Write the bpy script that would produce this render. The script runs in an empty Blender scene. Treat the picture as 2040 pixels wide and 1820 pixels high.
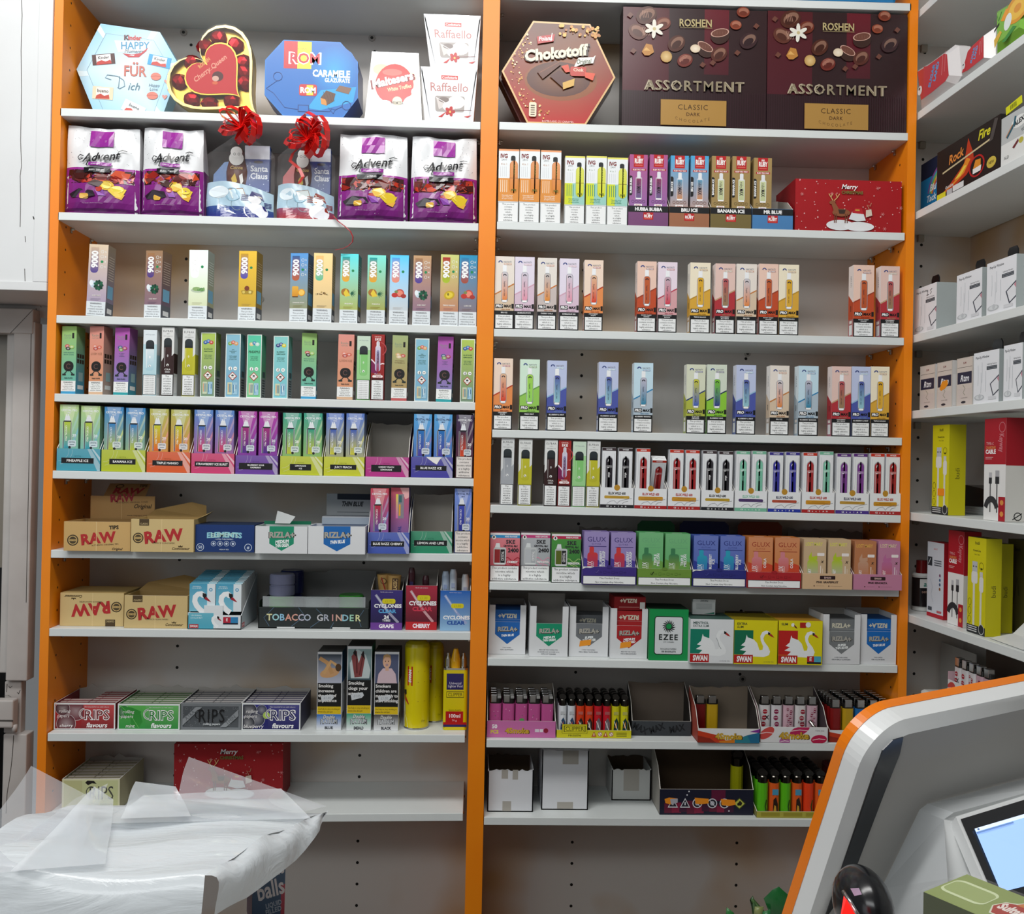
import bpy, bmesh, math, random
from math import sin, cos, pi, radians
from mathutils import Vector, Matrix
random.seed(7)
sc = bpy.context.scene
col = sc.collection
# ------------------------------------------------------------------ camera
F, D, ZC = 1850.0,1.67,1.50            # focal length in pixels of the 2040x1820 frame, distance, eye height
YAW, PITCH, ROLL = radians(2.17), radians(0.37), radians(1.163)
fw = Vector((sin(YAW) * cos(PITCH), cos(YAW) * cos(PITCH), sin(PITCH)))
r0 = fw.cross(Vector((0,0,1))).normalized(); u0 = r0.cross(fw).normalized()
cr = r0 * cos(ROLL) + u0 * sin(ROLL); cu = u0 * cos(ROLL) - r0 * sin(ROLL)
CAM = Vector((0,-D, ZC))
cd = bpy.data.cameras.new('camera'); cam = bpy.data.objects.new('camera', cd); col.objects.link(cam)
M = Matrix.Identity(4)
for i in range(3): M[i][0], M[i][1], M[i][2], M[i][3] = cr[i], cu[i], -fw[i], CAM[i]
cam.matrix_world = M
cd.sensor_fit = 'HORIZONTAL'; cd.sensor_width = 36; cd.lens = F * 36 / 2040; cd.clip_start = 0.02
sc.camera = cam
# ------------------------------------------------------------------ light and exposure
w = bpy.data.worlds.new('room_glow'); sc.world = w; w.use_nodes = True
bg = w.node_tree.nodes['Background']; bg.inputs[0].default_value = (0.93,0.97,1.0,1); bg.inputs[1].default_value = 0.13
def area(name, loc, to, sx, sy, power, c=(1,1,1)):
    d = bpy.data.lights.new(name, 'AREA'); d.shape = 'RECTANGLE'; d.size = sx; d.size_y = sy; d.energy = power; d.color = c
    o = bpy.data.objects.new(name, d); col.objects.link(o); o.location = loc
    o.rotation_euler = (Vector(to) - Vector(loc)).to_track_quat('-Z', 'Y').to_euler(); return o
area('ceiling_tube_light', (-0.35,-1.0,2.82),(-0.25,-0.2,1.4), 1.6,0.3,19,(1.0,0.99,0.97))
area('ceiling_tube_light', (-0.9,-2.4,2.75),(-0.2,0,1.2), 1.8,0.5,13,(0.96,0.99,1.0))
area('shop_window_light', (-2.3,-2.6,1.9),(0.3,0,1.1), 1.6,1.4,6,(0.93,0.97,1.0))
vs = sc.view_settings; vs.view_transform = 'Standard'; vs.look = 'None'; vs.gamma = 1; vs.exposure = 0.27; vs.use_curve_mapping = False
sc.cycles.max_bounces = 8; sc.cycles.transparent_max_bounces = 24
# ------------------------------------------------------------------ pixels of the photograph to places in the room
def ray(px, py): return (fw * F + cr * (px - 1020) - cu * (py - 910)).normalized()
def P(px, py, Y=0.0):
    d = ray(px, py); return CAM + d * ((Y - CAM.y) / d.y)
def PZ(px, py, z):
    d = ray(px, py); return CAM + d * ((z - CAM.z) / d.z)
def PD(px, py, dist): return CAM + ray(px, py) * (dist / ray(px, py).dot(fw))
def Ppl(px, py, o, n):
    d = ray(px, py); return CAM + d * ((o - CAM).dot(n) / d.dot(n))
# ------------------------------------------------------------------ materials
def lin(h):
    if not isinstance(h, str): return tuple(h[:3])
    h = h.lstrip('#'); v = [int(h[i:i + 2], 16) / 255 for i in (0,2,4)]
    return tuple(x / 12.92 if x <= .04045 else ((x + .055) / 1.055) ** 2.4 for x in v)
def mixc(a, b, t):
    a, b = lin(a), lin(b); return tuple(x + (y - x) * t for x, y in zip(a, b))
def newmat(name):
    m = bpy.data.materials.new(name); m.use_nodes = True; nt = m.node_tree
    return m, nt, nt.nodes['Principled BSDF']
def mprint(name, rough, metal=0.0, coat=0.0, spec=0.5, emis=0.0):
    m, nt, b = newmat(name); a = nt.nodes.new('ShaderNodeAttribute'); a.attribute_name = 'Col'
    nt.links.new(a.outputs['Color'], b.inputs['Base Color'])
    b.inputs['Roughness'].default_value = rough; b.inputs['Metallic'].default_value = metal
    b.inputs['Coat Weight'].default_value = coat; b.inputs['Coat Roughness'].default_value = .08
    b.inputs['Specular IOR Level'].default_value = spec
    if emis:
        nt.links.new(a.outputs['Color'], b.inputs['Emission Color']); b.inputs['Emission Strength'].default_value = emis
    return m
MATT = mprint('printed_card', .55, spec=.35)
GLOSS = mprint('glossy_card', .3, spec=.5)
FOIL = mprint('metal_foil', .32, metal=.85)
SHINY = mprint('shiny_plastic', .2, spec=.5)
CHROME = mprint('bright_metal', .18, metal=1.0)
GLOW = mprint('lit_screen', .2, emis=.75)
MATS = dict(m=MATT, g=GLOSS, f=FOIL, s=SHINY, c=CHROME, e=GLOW)
def clearfilm(name, tint, alpha, rough=.08):
    m, nt, b = newmat(name); out = nt.nodes['Material Output']
    t = nt.nodes.new('ShaderNodeBsdfTransparent'); t.inputs[0].default_value = (1,1,1,1)
    b.inputs['Base Color'].default_value = (*lin(tint), 1); b.inputs['Roughness'].default_value = rough
    b.inputs['Specular IOR Level'].default_value = .8
    mx = nt.nodes.new('ShaderNodeMixShader'); mx.inputs[0].default_value = alpha
    nt.links.new(t.outputs[0], mx.inputs[1]); nt.links.new(b.outputs[0], mx.inputs[2]); nt.links.new(mx.outputs[0], out.inputs[0])
    return m
FILM = clearfilm('clear_film', '#ffffff', .05)
HAZE = clearfilm('clear_plastic', '#e8f0f2', .28,.15)
def mnoise(name, c1, c2, scale, rough=.5, detail=4, lo=.4, hi=.7, bump=0.0):
    m, nt, b = newmat(name); tc = nt.nodes.new('ShaderNodeTexCoord'); n = nt.nodes.new('ShaderNodeTexNoise')
    n.inputs['Scale'].default_value = scale; n.inputs['Detail'].default_value = detail
    r = nt.nodes.new('ShaderNodeValToRGB'); r.color_ramp.elements[0].position = lo; r.color_ramp.elements[1].position = hi
    r.color_ramp.elements[0].color = (*lin(c1), 1); r.color_ramp.elements[1].color = (*lin(c2), 1)
    nt.links.new(tc.outputs['Object'], n.inputs['Vector']); nt.links.new(n.outputs[0], r.inputs[0]); nt.links.new(r.outputs[0], b.inputs['Base Color'])
    b.inputs['Roughness'].default_value = rough
    if bump:
        bp = nt.nodes.new('ShaderNodeBump'); bp.inputs['Strength'].default_value = bump; bp.inputs['Distance'].default_value = .002
        nt.links.new(n.outputs[0], bp.inputs['Height']); nt.links.new(bp.outputs[0], b.inputs['Normal'])
    return m
# ------------------------------------------------------------------ letter shapes (Blender's own built-in font, one mesh per character)
GL = {}
def make_glyphs():
    chars = [chr(c) for c in range(33,127)] + list('ÜÎ£')
    jobs = []
    for style, (off, res) in dict(r=(0,2), b=(.022,2), k=(.045,2), l=(.006,1)).items():
        for ch in chars:
            for s in ('|' + ch + '|', ch):
                cv = bpy.data.curves.new('glyph', 'FONT'); cv.body = s; cv.resolution_u = res; cv.offset = off
                o = bpy.data.objects.new('glyph', cv); col.objects.link(o); jobs.append((style, ch, s == ch, o))
        cv = bpy.data.curves.new('glyph', 'FONT'); cv.body = '||'; cv.resolution_u = res; cv.offset = off
        o = bpy.data.objects.new('glyph', cv); col.objects.link(o); jobs.append((style, None, False, o))
    bpy.context.view_layer.update(); dg = bpy.context.evaluated_depsgraph_get()
    wid, base = {}, {}
    for style, ch, solo, o in jobs:
        me = o.evaluated_get(dg).to_mesh(); v = [(x.co.x, x.co.y) for x in me.vertices]
        W = max(a[0] for a in v) - min(a[0] for a in v) if v else 0
        if ch is None: base[style] = W
        elif solo: GL[(style, ch)] = [v, [tuple(p.vertices) for p in me.polygons], 0]
        else: wid[(style, ch)] = W
        o.evaluated_get(dg).to_mesh_clear()
    for k in wid: GL[k][2] = wid[k] - base[k[0]]
    for s in 'rbkl': GL[(s, ' ')] = [[], [], .28]
    for _, _, _, o in jobs:
        c = o.data; bpy.data.objects.remove(o); bpy.data.curves.remove(c)
make_glyphs()
# ------------------------------------------------------------------ mesh builder
class MB:
    def __init__(s): s.v, s.f, s.c, s.m, s.mats, s.sm = [], [], [], [], [], []
    def mi(s, k):
        m = MATS[k] if isinstance(k, str) else k
        if m not in s.mats: s.mats.append(m)
        return s.mats.index(m)
    def add(s, vs, fs, c, mat='m', cols=None, smooth=False):
        b = len(s.v); s.v += [tuple(x) for x in vs]; k = s.mi(mat); L = lin(c) if c is not None else (1,1,1)
        for f in fs:
            s.f.append(tuple(b + i for i in f)); s.m.append(k); s.sm.append(smooth)
            s.c.append([cols[i] for i in f] if cols else [L] * len(f))
    def box(s, x0, x1, y0, y1, z0, z1, c, mat='m', bev=0.0, top=None):
        if bev:
            bm = bmesh.new(); bmesh.ops.create_cube(bm, size=1)
            for v in bm.verts: v.co = ((x0 + x1) / 2 + v.co.x * (x1 - x0),(y0 + y1) / 2 + v.co.y * (y1 - y0),(z0 + z1) / 2 + v.co.z * (z1 - z0))
            bmesh.ops.bevel(bm, geom=bm.edges[:], offset=bev, segments=2, affect='EDGES', profile=.5)
            s.bm(bm, c, mat); return
        v = [(x, y, z) for z in (z0, z1) for y in (y0, y1) for x in (x0, x1)]
        for f in ((0,2,3,1),(4,5,7,6),(0,1,5,4),(2,6,7,3),(0,4,6,2),(1,3,7,5)):
            s.add([v[i] for i in f], [(0,1,2,3)], top if (top and f[0] == 4) else c, mat)
    def bm(s, bm, c, mat='m', smooth=False):
        bm.verts.index_update(); s.add([v.co[:] for v in bm.verts], [[v.index for v in f.verts] for f in bm.faces], c, mat, smooth=smooth); bm.free()
    def prism(s, pts, y0, y1, c, mat='m', front=None, back=None):     # outline in x,z extruded along y (front at y0)
        n = len(pts); A = [(x, y0, z) for x, z in pts]; B = [(x, y1, z) for x, z in pts]
        s.add(A, [tuple(range(n))], front or c, mat); s.add(B, [tuple(range(n - 1,-1,-1))], back or c, mat)
        s.add(A + B, [(i, n + i, n + (i + 1) % n, (i + 1) % n) for i in range(n)], c, mat)
    def zprism(s, pts, z0, z1, c, mat='m', smooth=False):
        n = len(pts); A = [(x, y, z0) for x, y in pts]; B = [(x, y, z1) for x, y in pts]
        s.add(A, [tuple(range(n - 1,-1,-1))], c, mat); s.add(B, [tuple(range(n))], c, mat)
        s.add(A + B, [(i, (i + 1) % n, n + (i + 1) % n, n + i) for i in range(n)], c, mat, smooth=smooth)
    def lathe(s, prof, cx, cy, c, mat='m', n=20, sy=1.0, smooth=True, cols=None):     # prof: (radius, z) bottom to top
        for k in range(len(prof) - 1):
            (ra, za),(rb, zb) = prof[k], prof[k + 1]; v = []
            for r, z in ((ra, za),(rb, zb)):
                v += [(cx + r * cos(2 * pi * i / n), cy + sy * r * sin(2 * pi * i / n), z) for i in range(n)]
            s.add(v, [(i, (i + 1) % n, n + (i + 1) % n, n + i) for i in range(n)], cols[k] if cols else c, mat, smooth=smooth)
        for r, z, fl in ((*prof[0], True),(*prof[-1], False)):
            if r > 1e-6:
                v = [(cx + r * cos(2 * pi * i / n), cy + sy * r * sin(2 * pi * i / n), z) for i in range(n)]
                s.add(v, [tuple(range(n - 1,-1,-1)) if fl else tuple(range(n))], (cols[0 if fl else -1] if cols else c), mat)
    def tube(s, pts, r, c, mat='m', n=8, smooth=True):
        pts = [Vector(p) for p in pts]; rings = []; up = Vector((0.13,.2,.97))
        for i, p in enumerate(pts):
            t = (pts[min(i + 1, len(pts) - 1)] - pts[max(i - 1,0)]).normalized(); a = t.cross(up).normalized(); b = t.cross(a)
            rr = r[i] if isinstance(r, (list, tuple)) else r
            rings.append([p + a * rr * cos(2 * pi * k / n) + b * rr * sin(2 * pi * k / n) for k in range(n)])
        v = [x for q in rings for x in q]; fs = []
        for i in range(len(pts) - 1): fs += [(i * n + k, i * n + (k + 1) % n, (i + 1) * n + (k + 1) % n, (i + 1) * n + k) for k in range(n)]
        fs += [tuple(range(n - 1,-1,-1)), tuple(range((len(pts) - 1) * n, len(pts) * n))]
        s.add(v, fs, c, mat, smooth=smooth)
    def ribbon(s, pts, width, wd, c, mat='s', th=.0004):              # flat strip along pts, width along wd
        wd = Vector(wd).normalized() * width / 2; v = []
        for i, p in enumerate(pts):
            p = Vector(p); q = Vector(pts[min(i + 1, len(pts) - 1)]) - Vector(pts[max(i - 1,0)])
            nn = q.cross(wd).normalized() * th
            v += [p - wd + nn, p + wd + nn, p + wd - nn, p - wd - nn]
        fs = []
        for i in range(len(pts) - 1):
            a, b = 4 * i, 4 * i + 4; fs += [(a + k, a + (k + 1) % 4, b + (k + 1) % 4, b + k) for k in range(4)]
        e = 4 * (len(pts) - 1); fs += [(3,2,1,0),(e, e + 1, e + 2, e + 3)]; s.add(v, fs, c, mat)
    def obj(s, name, parent=None, loc=(0,0,0), rot=(0,0,0)):
        me = bpy.data.meshes.new(name); me.from_pydata(s.v, [], s.f)
        for m in s.mats: me.materials.append(m)
        me.polygons.foreach_set('material_index', s.m); me.polygons.foreach_set('use_smooth', s.sm)
        at = me.color_attributes.new('Col', 'FLOAT_COLOR', 'CORNER'); buf = []
        for cs in s.c:
            for c in cs: buf += (c[0], c[1], c[2], 1.0)
        at.data.foreach_set('color', buf)
        o = bpy.data.objects.new(name, me); col.objects.link(o); o.location = loc; o.rotation_euler = rot
        if parent is not None: o.parent = parent
        return o
class Pan:                                   # a printed face: u to the right, v up, both 0..1
    def __init__(s, mb, o, U, V, w, h, mat='m', warp=None, step=2.5e-5):
        s.mb, s.o, s.U, s.V, s.w, s.h = mb, Vector(o), Vector(U).normalized(), Vector(V).normalized(), w, h
        s.N = s.U.cross(s.V).normalized(); s.k = 2; s.clip = (0,-9,1,9); s.mat = mat; s.warp = warp; s.step = step
    def pt(s, u, v, k):
        q = s.o + s.U * (u * s.w) + s.V * (v * s.h) + s.N * (k * s.step)
        if s.warp: q = q + s.N * s.warp(u, v)
        return q
    def nx(s): s.k += 1; return s.k
    def poly(s, pts, c, mat=None):
        k = s.nx(); s.mb.add([s.pt(u, v, k) for u, v in pts], [tuple(range(len(pts)))], c, mat or s.mat)
    def rect(s, u0, v0, u1, v1, c, c2=None, mat=None, n=None):      # c at the bottom, c2 at the top
        k = s.nx(); nu = nv = 1
        if s.warp: nu, nv = max(1, int(abs(u1 - u0) * 16)), max(1, int(abs(v1 - v0) * 16))
        if n: nv = n
        vs, cs = [], []
        a, b = lin(c), lin(c2 if c2 is not None else c)
        for j in range(nv + 1):
            for i in range(nu + 1):
                vs.append(s.pt(u0 + (u1 - u0) * i / nu, v0 + (v1 - v0) * j / nv, k)); cs.append(tuple(x + (y - x) * j / nv for x, y in zip(a, b)))
        s.mb.add(vs, [(j * (nu + 1) + i, j * (nu + 1) + i + 1,(j + 1) * (nu + 1) + i + 1,(j + 1) * (nu + 1) + i) for j in range(nv) for i in range(nu)], None, mat or s.mat, cols=cs)
    def rr(s, u0, v0, u1, v1, r, c, c2=None, mat=None, corners='1111'):   # rounded rectangle, r in metres
        ru, rv = r / s.w, r / s.h; pts = []
        for q, (cu_, cv_, a0) in enumerate(((u1 - ru, v1 - rv, 0),(u0 + ru, v1 - rv, 90),(u0 + ru, v0 + rv, 180),(u1 - ru, v0 + rv, 270))):
            if corners[q] == '0': pts.append((u1 if q in (0,3) else u0, v1 if q < 2 else v0)); continue
            for t in range(5): a = radians(a0 + 22.5 * t); pts.append((cu_ + ru * cos(a), cv_ + rv * sin(a)))
        k = s.nx(); A, B = lin(c), lin(c2 if c2 is not None else c)
        cs = [tuple(x + (y - x) * (v - v0) / (v1 - v0) for x, y in zip(A, B)) for u, v in pts]
        s.mb.add([s.pt(u, v, k) for u, v in pts], [tuple(range(len(pts)))], None, mat or s.mat, cols=cs)
    def ell(s, u, v, ru, rv, c, n=16, rot=0, mat=None, c2=None):    # ru as a share of the width, rv in the SAME length unit as ru when None
        if rv is None: rv = ru * s.w / s.h
        ca, sa = cos(rot), sin(rot); A, B = ru * s.w, rv * s.h; pts = []; cl = s.clip
        for i in range(n):
            a = 2 * pi * i / n; x, y = A * cos(a), B * sin(a); pts.append((min(max(u + (x * ca - y * sa) / s.w, cl[0]), cl[2]), min(max(v + (x * sa + y * ca) / s.h, cl[1]), cl[3])))
        if c2 is None: s.poly(pts, c, mat)
        else:
            k = s.nx(); s.mb.add([s.pt(u, v, k)] + [s.pt(*p, k) for p in pts], [(0, i + 1,(i + 1) % n + 1) for i in range(n)], None, mat or s.mat, cols=[lin(c2)] + [lin(c)] * n)
    def line(s, pts, wd, c, mat=None, taper=False):                 # wd in metres
        k = s.nx(); q = [Vector((u * s.w, v * s.h)) for u, v in pts]; L = []
        for i, p in enumerate(q):
            t = (q[min(i + 1, len(q) - 1)] - q[max(i - 1,0)]); t = t.normalized() if t.length else Vector((1,0)); n = Vector((-t.y, t.x))
            h = wd / 2 * (1 if not taper else (.25 + .75 * sin(pi * (i + .6) / (len(q) + .2))))
            L.append((p + n * h, p - n * h))
        vs = [s.pt(a.x / s.w, a.y / s.h, k) for pr in L for a in pr]
        s.mb.add(vs, [(2 * i, 2 * i + 1,2 * i + 3,2 * i + 2) for i in range(len(q) - 1)], c, mat or s.mat)
    def arc(s, u, v, r, a0, a1, wd, c, n=10, sy=1.0):                 # r in metres, degrees
        s.line([(u + r * cos(radians(a0 + (a1 - a0) * i / n)) / s.w, v + sy * r * sin(radians(a0 + (a1 - a0) * i / n)) / s.h) for i in range(n + 1)], wd, c)
    def text(s, t, u, v, size, c, al='C', st='r', mx=None, rot=0.0, sh=0.0, sx=1.0, sp=0.0, mat=None, curve=0.0, sy=1.0):
        # size: capital height as a share of the face height; mx: greatest width as a share of the face width; rot in degrees
        if not t: return
        H = size * s.h / .69
        if st in ('r',) and size * s.h < .0042: st = 'l'
        W = sum(GL.get((st, ch), GL[(st, 'o')])[2] + sp for ch in t) * H * sx
        span = s.w
        if abs(abs(rot) - 90) < 20: span = s.h
        if mx and W > mx * span: sx *= mx * span / W; W = mx * span
        x = {'C': -W / 2, 'L': 0, 'R': -W}[al]; ca, sa = cos(radians(rot)), sin(radians(rot))
        k = s.nx(); V_, F_ = [], []
        for ch in t:
            vs, fs, ad = GL.get((st, ch), GL[(st, 'o')]); b = len(V_)
            for a, q in vs:
                X = x + a * H * sx + q * H * sh; Y = (q - .345) * H * sy
                if curve: Y += curve * s.h * (1 - (2 * X / W) ** 2) if W else 0
                V_.append(s.pt(u + (X * ca - Y * sa) / s.w, v + (X * sa + Y * ca) / s.h, k))
            F_ += [tuple(b + i for i in f) for f in fs]; x += (ad + sp) * H * sx
        if V_: s.mb.add(V_, F_, c, mat or s.mat)
    def lines(s, L, u, v0, v1, c, mx=.9, st='l', fill=.62):          # several centred lines of text between heights v1 (top) and v0
        d = (v1 - v0) / len(L)
        for i, t in enumerate(L): s.text(t, u, v1 - d * (i + .5), d * fill, c, mx=mx, st=st)
# ------------------------------------------------------------------ things and their names
THINGS, CUR = [], []                          # CUR: slope and middle of the shelf spot being filled (old shelves sag a little)
def tag(o, label, cat, group=None, short=None):
    o['label'] = label; o['category'] = cat
    if group: o['group'] = group
    if CUR and o.parent is None:
        o.rotation_euler.y -= math.atan(CUR[0])
        if cat in ('lighter', 'paper booklet', 'filter tip pack', 'tobacco grinder', 'clear tube', 'cone tube', 'booklet box'): o.location.z += CUR[0] * (o.location.x - CUR[1])
    THINGS.append((o, short)); return o
def empty(name, loc=(0,0,0), rot=(0,0,0)):
    o = bpy.data.objects.new(name, None); col.objects.link(o); o.location = loc; o.rotation_euler = rot; o.empty_display_size = .02; return o
def struct(o): o['kind'] = 'structure'; return o
# ================================================================== the setting
TH = .014; DEPTH = .168
WHITE = mnoise('white_laminate', '#dde2e1', '#d5dad9', 3.0,.38)
BACK = mnoise('stained_white_board', '#c4a070', '#d6d2cd', 2.6,.5,3,.30,.44)
ORANGE = mnoise('orange_laminate', '#ee8208', '#f28c0c', 5.0,.42,3)
LSH = {1: ((118.8,230.6),(957,258)), 2: ((114.7,438),(953,460)), 3: ((111.9,642.8),(951,665.5)), 4: ((108,799.3),(946.7,817)), 5: ((104.5,952.8),(944,968.7)),
       6: ((101,1110.8),(940,1118.7)), 7: ((97.5,1267),(937,1275)), 8: ((94.4,1476),(926,1479)), 9: ((91,1640),(922,1635))}
RSH = {0: ((997,-1),(1816,21.6)), 1: ((994.7,258),(1809,280)), 2: ((990,456.5),(1802.5,478.7)), 3: ((984,670),(1801,687.7)), 4: ((980.5,870.9),(1797,887)),
       5: ((976.7,1021),(1794.6,1041.4)), 6: ((975,1174.4),(1791,1188.5)), 7: ((971.6,1325.6),(1788,1340.3)), 8: ((969,1488.5),(1785,1497)), 9: ((964,1643),(1780,1648))}
SURF = {}
def shelf_line(key, ends):
    a, b = P(*ends[0]), P(*ends[1]); SURF[key] = (a.x, a.z + TH, b.x, b.z + TH); return a, b
def surf(key, x):
    x0, z0, x1, z1 = SURF[key]; return z0 + (z1 - z0) * (x - x0) / (x1 - x0)
for side, T in (('L', LSH),('R', RSH)):
    for k, e in T.items(): shelf_line((side, k), e)
XL0 = P(106,0).x; XL0 = (P(106,0).x + P(77,1500).x) / 2; XL1 = XL0 + .0155
XM0 = (P(963,0).x + P(926,1820).x) / 2; XM2 = (P(997,0).x + P(958.8,1820).x) / 2; XM1 = (XM0 + XM2) / 2
XR1 = (P(1832,0).x + P(1803,1420).x) / 2; XR0 = XR1 - .0155
ZB, ZT = .03,2.56
def side_panel(parent, x0, x1, holes):
    h = MB(); h.box(x0, x1,0, DEPTH + .012, ZB, ZT, '#e8780f', ORANGE)
    s = 1 if holes > 0 else -1; X = (x1 if s > 0 else x0) + s * .0002
    for col_y in (.03,.135):
        z = .45
        while z < 2.5:
            h.add([(X, col_y + .0022 * cos(a * pi / 4), z + .0022 * sin(a * pi / 4)) for a in range(8)], [tuple(range(8))], '#3a1c08', 'm'); z += .0405
    h.obj('side_panel', parent)['label'] = 'orange side panel with drilled peg holes'
def peg_holes(h, xs):
    for x in xs:
        z = .5; Xw = P(x, 922, DEPTH).x
        while z < 2.5:
            h.add([(Xw + .003 * cos(a * pi / 5), DEPTH - .0003, z + .003 * sin(a * pi / 5)) for a in range(10)], [tuple(range(10))], '#141210'); z += .0420
def bay(key, T, x0, x1, label):
    u = empty('shelving_unit', ((x0 + x1) / 2,0,0)); tag(u, label, 'shelving unit', 'built-in shelving units')
    return u
def finish(u):                                  # children were built in room coordinates: keep them there
    for c in bpy.data.objects:
        if c.parent is u: c.matrix_parent_inverse = Matrix.Translation(-u.location)
def shelf_board(u, key, k):
    x0, z0, x1, z1 = SURF[(key, k)]; b = MB()
    v = [(x0,0, z0 - TH),(x1,0, z1 - TH),(x1, DEPTH - .001, z1 - TH),(x0, DEPTH - .001, z0 - TH),(x0,0, z0),(x1,0, z1),(x1, DEPTH - .001, z1),(x0, DEPTH - .001, z0)]
    bm = bmesh.new(); V = [bm.verts.new(p) for p in v]
    for f in ((3,2,1,0),(4,5,6,7),(0,1,5,4),(2,3,7,6),(1,2,6,5),(3,0,4,7)): bm.faces.new([V[i] for i in f])
    bmesh.ops.bevel(bm, geom=bm.edges[:], offset=.0008, segments=2, affect='EDGES', profile=.5); b.bm(bm, '#ffffff', WHITE); b.obj('shelf_board', u)
    for X, s in ((x0,-1),(x1,1)):
        for y in (.05,.135):
            z = (z0 if s < 0 else z1) - TH; m = MB(); d = .004 if s < 0 else -.004
            m.tube([(X + s * .002, y, z - .004),(X + d * 2, y, z - .004)], .0022,'#b9b2a6', 'c', 8)
            m.box(min(X, X + d), max(X, X + d), y - .003, y + .003, z - .0115, z - .002,'#b9b2a6', 'c', .0008); m.obj('shelf_pin', u)
UL = bay('L', LSH, XL0, XM1, 'orange and white shelving unit of sweets, vape cartons and rolling papers beside the door')
side_panel(UL, XL0, XL1,1); side_panel(UL, XM0, XM1,-1)
UR = bay('R', RSH, XM1, XR1, 'orange and white shelving unit of chocolate boxes and lighters behind the till')
side_panel(UR, XM1, XM2,1); side_panel(UR, XR0, XR1,-1)
for u, key, T, x0, x1, xs in ((UL, 'L', LSH, XL1, XM0,(362,729)),(UR, 'R', RSH, XM2, XR0,(1155,1482))):
    b = MB(); b.box(x0, x1, DEPTH, DEPTH + .01, ZB, ZT, '#d0cbc5', BACK); peg_holes(b, xs); b.obj('back_panel', u)
    for k in T: shelf_board(u, key, k)
    for (px, py) in ({'L': ((366,65),(741,76),(519,596)), 'R': ((1489,704),(1479,1352))}[key]):
        p = P(px, py, DEPTH); m = MB(); n = 14
        m.prism([(p.x + .0068 * cos(a * 2 * pi / n), p.z + .0068 * sin(a * 2 * pi / n)) for a in range(n)], DEPTH - .002, DEPTH, '#b5b0aa', 's')
        m.prism([(p.x + .003 * cos(a * 2 * pi / n), p.z + .003 * sin(a * 2 * pi / n)) for a in range(n)], DEPTH - .0024, DEPTH - .001,'#3a3836', 'm'); m.obj('screw_cap', u)
# the top of the unit, above the picture
for u, x0, x1 in ((UL, XL1, XM0),(UR, XM2, XR0)):
    b = MB(); b.box(x0, x1,0, DEPTH, ZT - .02, ZT, '#ffffff', WHITE); b.obj('top_board', u)
xa, xb = P(112,0,0).x, XM0
finish(UL); finish(UR)
# upper-bay shelf above the sweets in the first unit (only its underside shows)
uz = P(600,8,0).z
b = MB(); p1, p2 = P(560,66, DEPTH), P(960,79, DEPTH); zl, zr = P(124,48, DEPTH).z, P(960,79, DEPTH).z
b.add([(XL1,0, zl),(XM0,0, zr),(XM0, DEPTH, zr),(XL1, DEPTH, zl),(XL1,0, zl + TH),(XM0,0, zr + TH),(XM0, DEPTH, zr + TH),(XL1, DEPTH, zl + TH)],
      [(3,2,1,0),(4,5,6,7),(0,1,5,4),(2,3,7,6),(1,2,6,5),(3,0,4,7)], '#ffffff', WHITE)
o = b.obj('shelf_board', UL); o.matrix_parent_inverse = Matrix.Translation(-UL.location)
# ---- the side unit on the wall at ninety degrees
SA = radians(1.95); SO = Vector((P(1822.7,682).x, 0,0)); ES = Vector((sin(SA), -cos(SA), 0)); ET = Vector((cos(SA), sin(SA), 0))
SROT = math.atan2(ES.y, ES.x)                       # local x runs along the shelf towards the camera, local y into the shelf
def SW(s, t, z=0): return SO + ES * s + ET * t + Vector((0,0, z))
def Sx(px, py, t=0.0):                             # pixel -> (s, z) on the plane t
    q = Ppl(px, py, SW(0, t), ET); return (q - SW(0, t)).dot(ES), q.z
SPX = {0: (1832,34), 1: (1827,240), 2: (1827,436), 3: (1822.7,682), 4: (1821,833.5), 5: (1812,1036), 6: (1809,1238.7)}
SZ = {k: Ppl(*v, SW(0,0), ET).z + .0145 for k, v in SPX.items()}; SZ[7] = SZ[6] - .21
US = empty('shelving_unit', SW(0,0),(0,0, SROT)); tag(US, 'white side shelving unit with phone cables and earphones along the side wall', 'shelving unit', 'built-in shelving units')
SF = -.128; SN = .75
for k in SZ:
    b = MB(); b.box(SF + .012, SN, 0,.168, SZ[k] - .0145, SZ[k], '#ffffff', WHITE, .0008); b.obj('shelf_board', US)
    for s in (.02,):
        m = MB(); m.box(SF + .012, SF + .02,.06,.072, SZ[k] - .028, SZ[k] - .0147,'#a8a296', 's', .001); m.obj('shelf_pin', US)
b = MB(); b.box(SF, SF + .012,0,.17, ZB, ZT, '#d6cfc2', BACK); z = .6
q = MB(); q.box(SF, SN, .17,.18, ZB, ZT, '#d6cfc2', BACK)
while z < 2.5:
    c8 = [(.003 * cos(a * pi / 4), z + .003 * sin(a * pi / 4)) for a in range(8)]; z += .042
    b.add([(SF + .0123,.07 + x, y) for x, y in c8], [tuple(range(8))], '#141210'); q.add([(.16 + x, .1697, y) for x, y in c8], [tuple(range(8))], '#141210')
b.obj('side_panel', US); q.obj('back_panel', US)
# ---- the room behind and around
PLASTER = mnoise('painted_plaster', '#d5d5d3', '#c4c1bd', 4.0,.6,6,.45,.75,.15)
def wall(name, x0, x1, y0, y1, z0, z1, m=PLASTER):
    b = MB(); b.box(x0, x1, y0, y1, z0, z1,'#d0d0ce', m); return struct(b.obj(name))
wall('wall_back', XL0 - .0,1.6, DEPTH + .03, DEPTH + .13,0,2.9)
wall('wall_right', 1.45,1.55,-3.6, DEPTH + .03,0,2.9)
FLOOR = mnoise('grey_vinyl_floor', '#8d8a85', '#7a7772', 8.0,.5)
wall('floor', -3.2,1.6,-3.6,.3,-.06,0, FLOOR)
wall('ceiling', -3.2,1.6,-3.6,.3,2.9,2.96)
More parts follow.
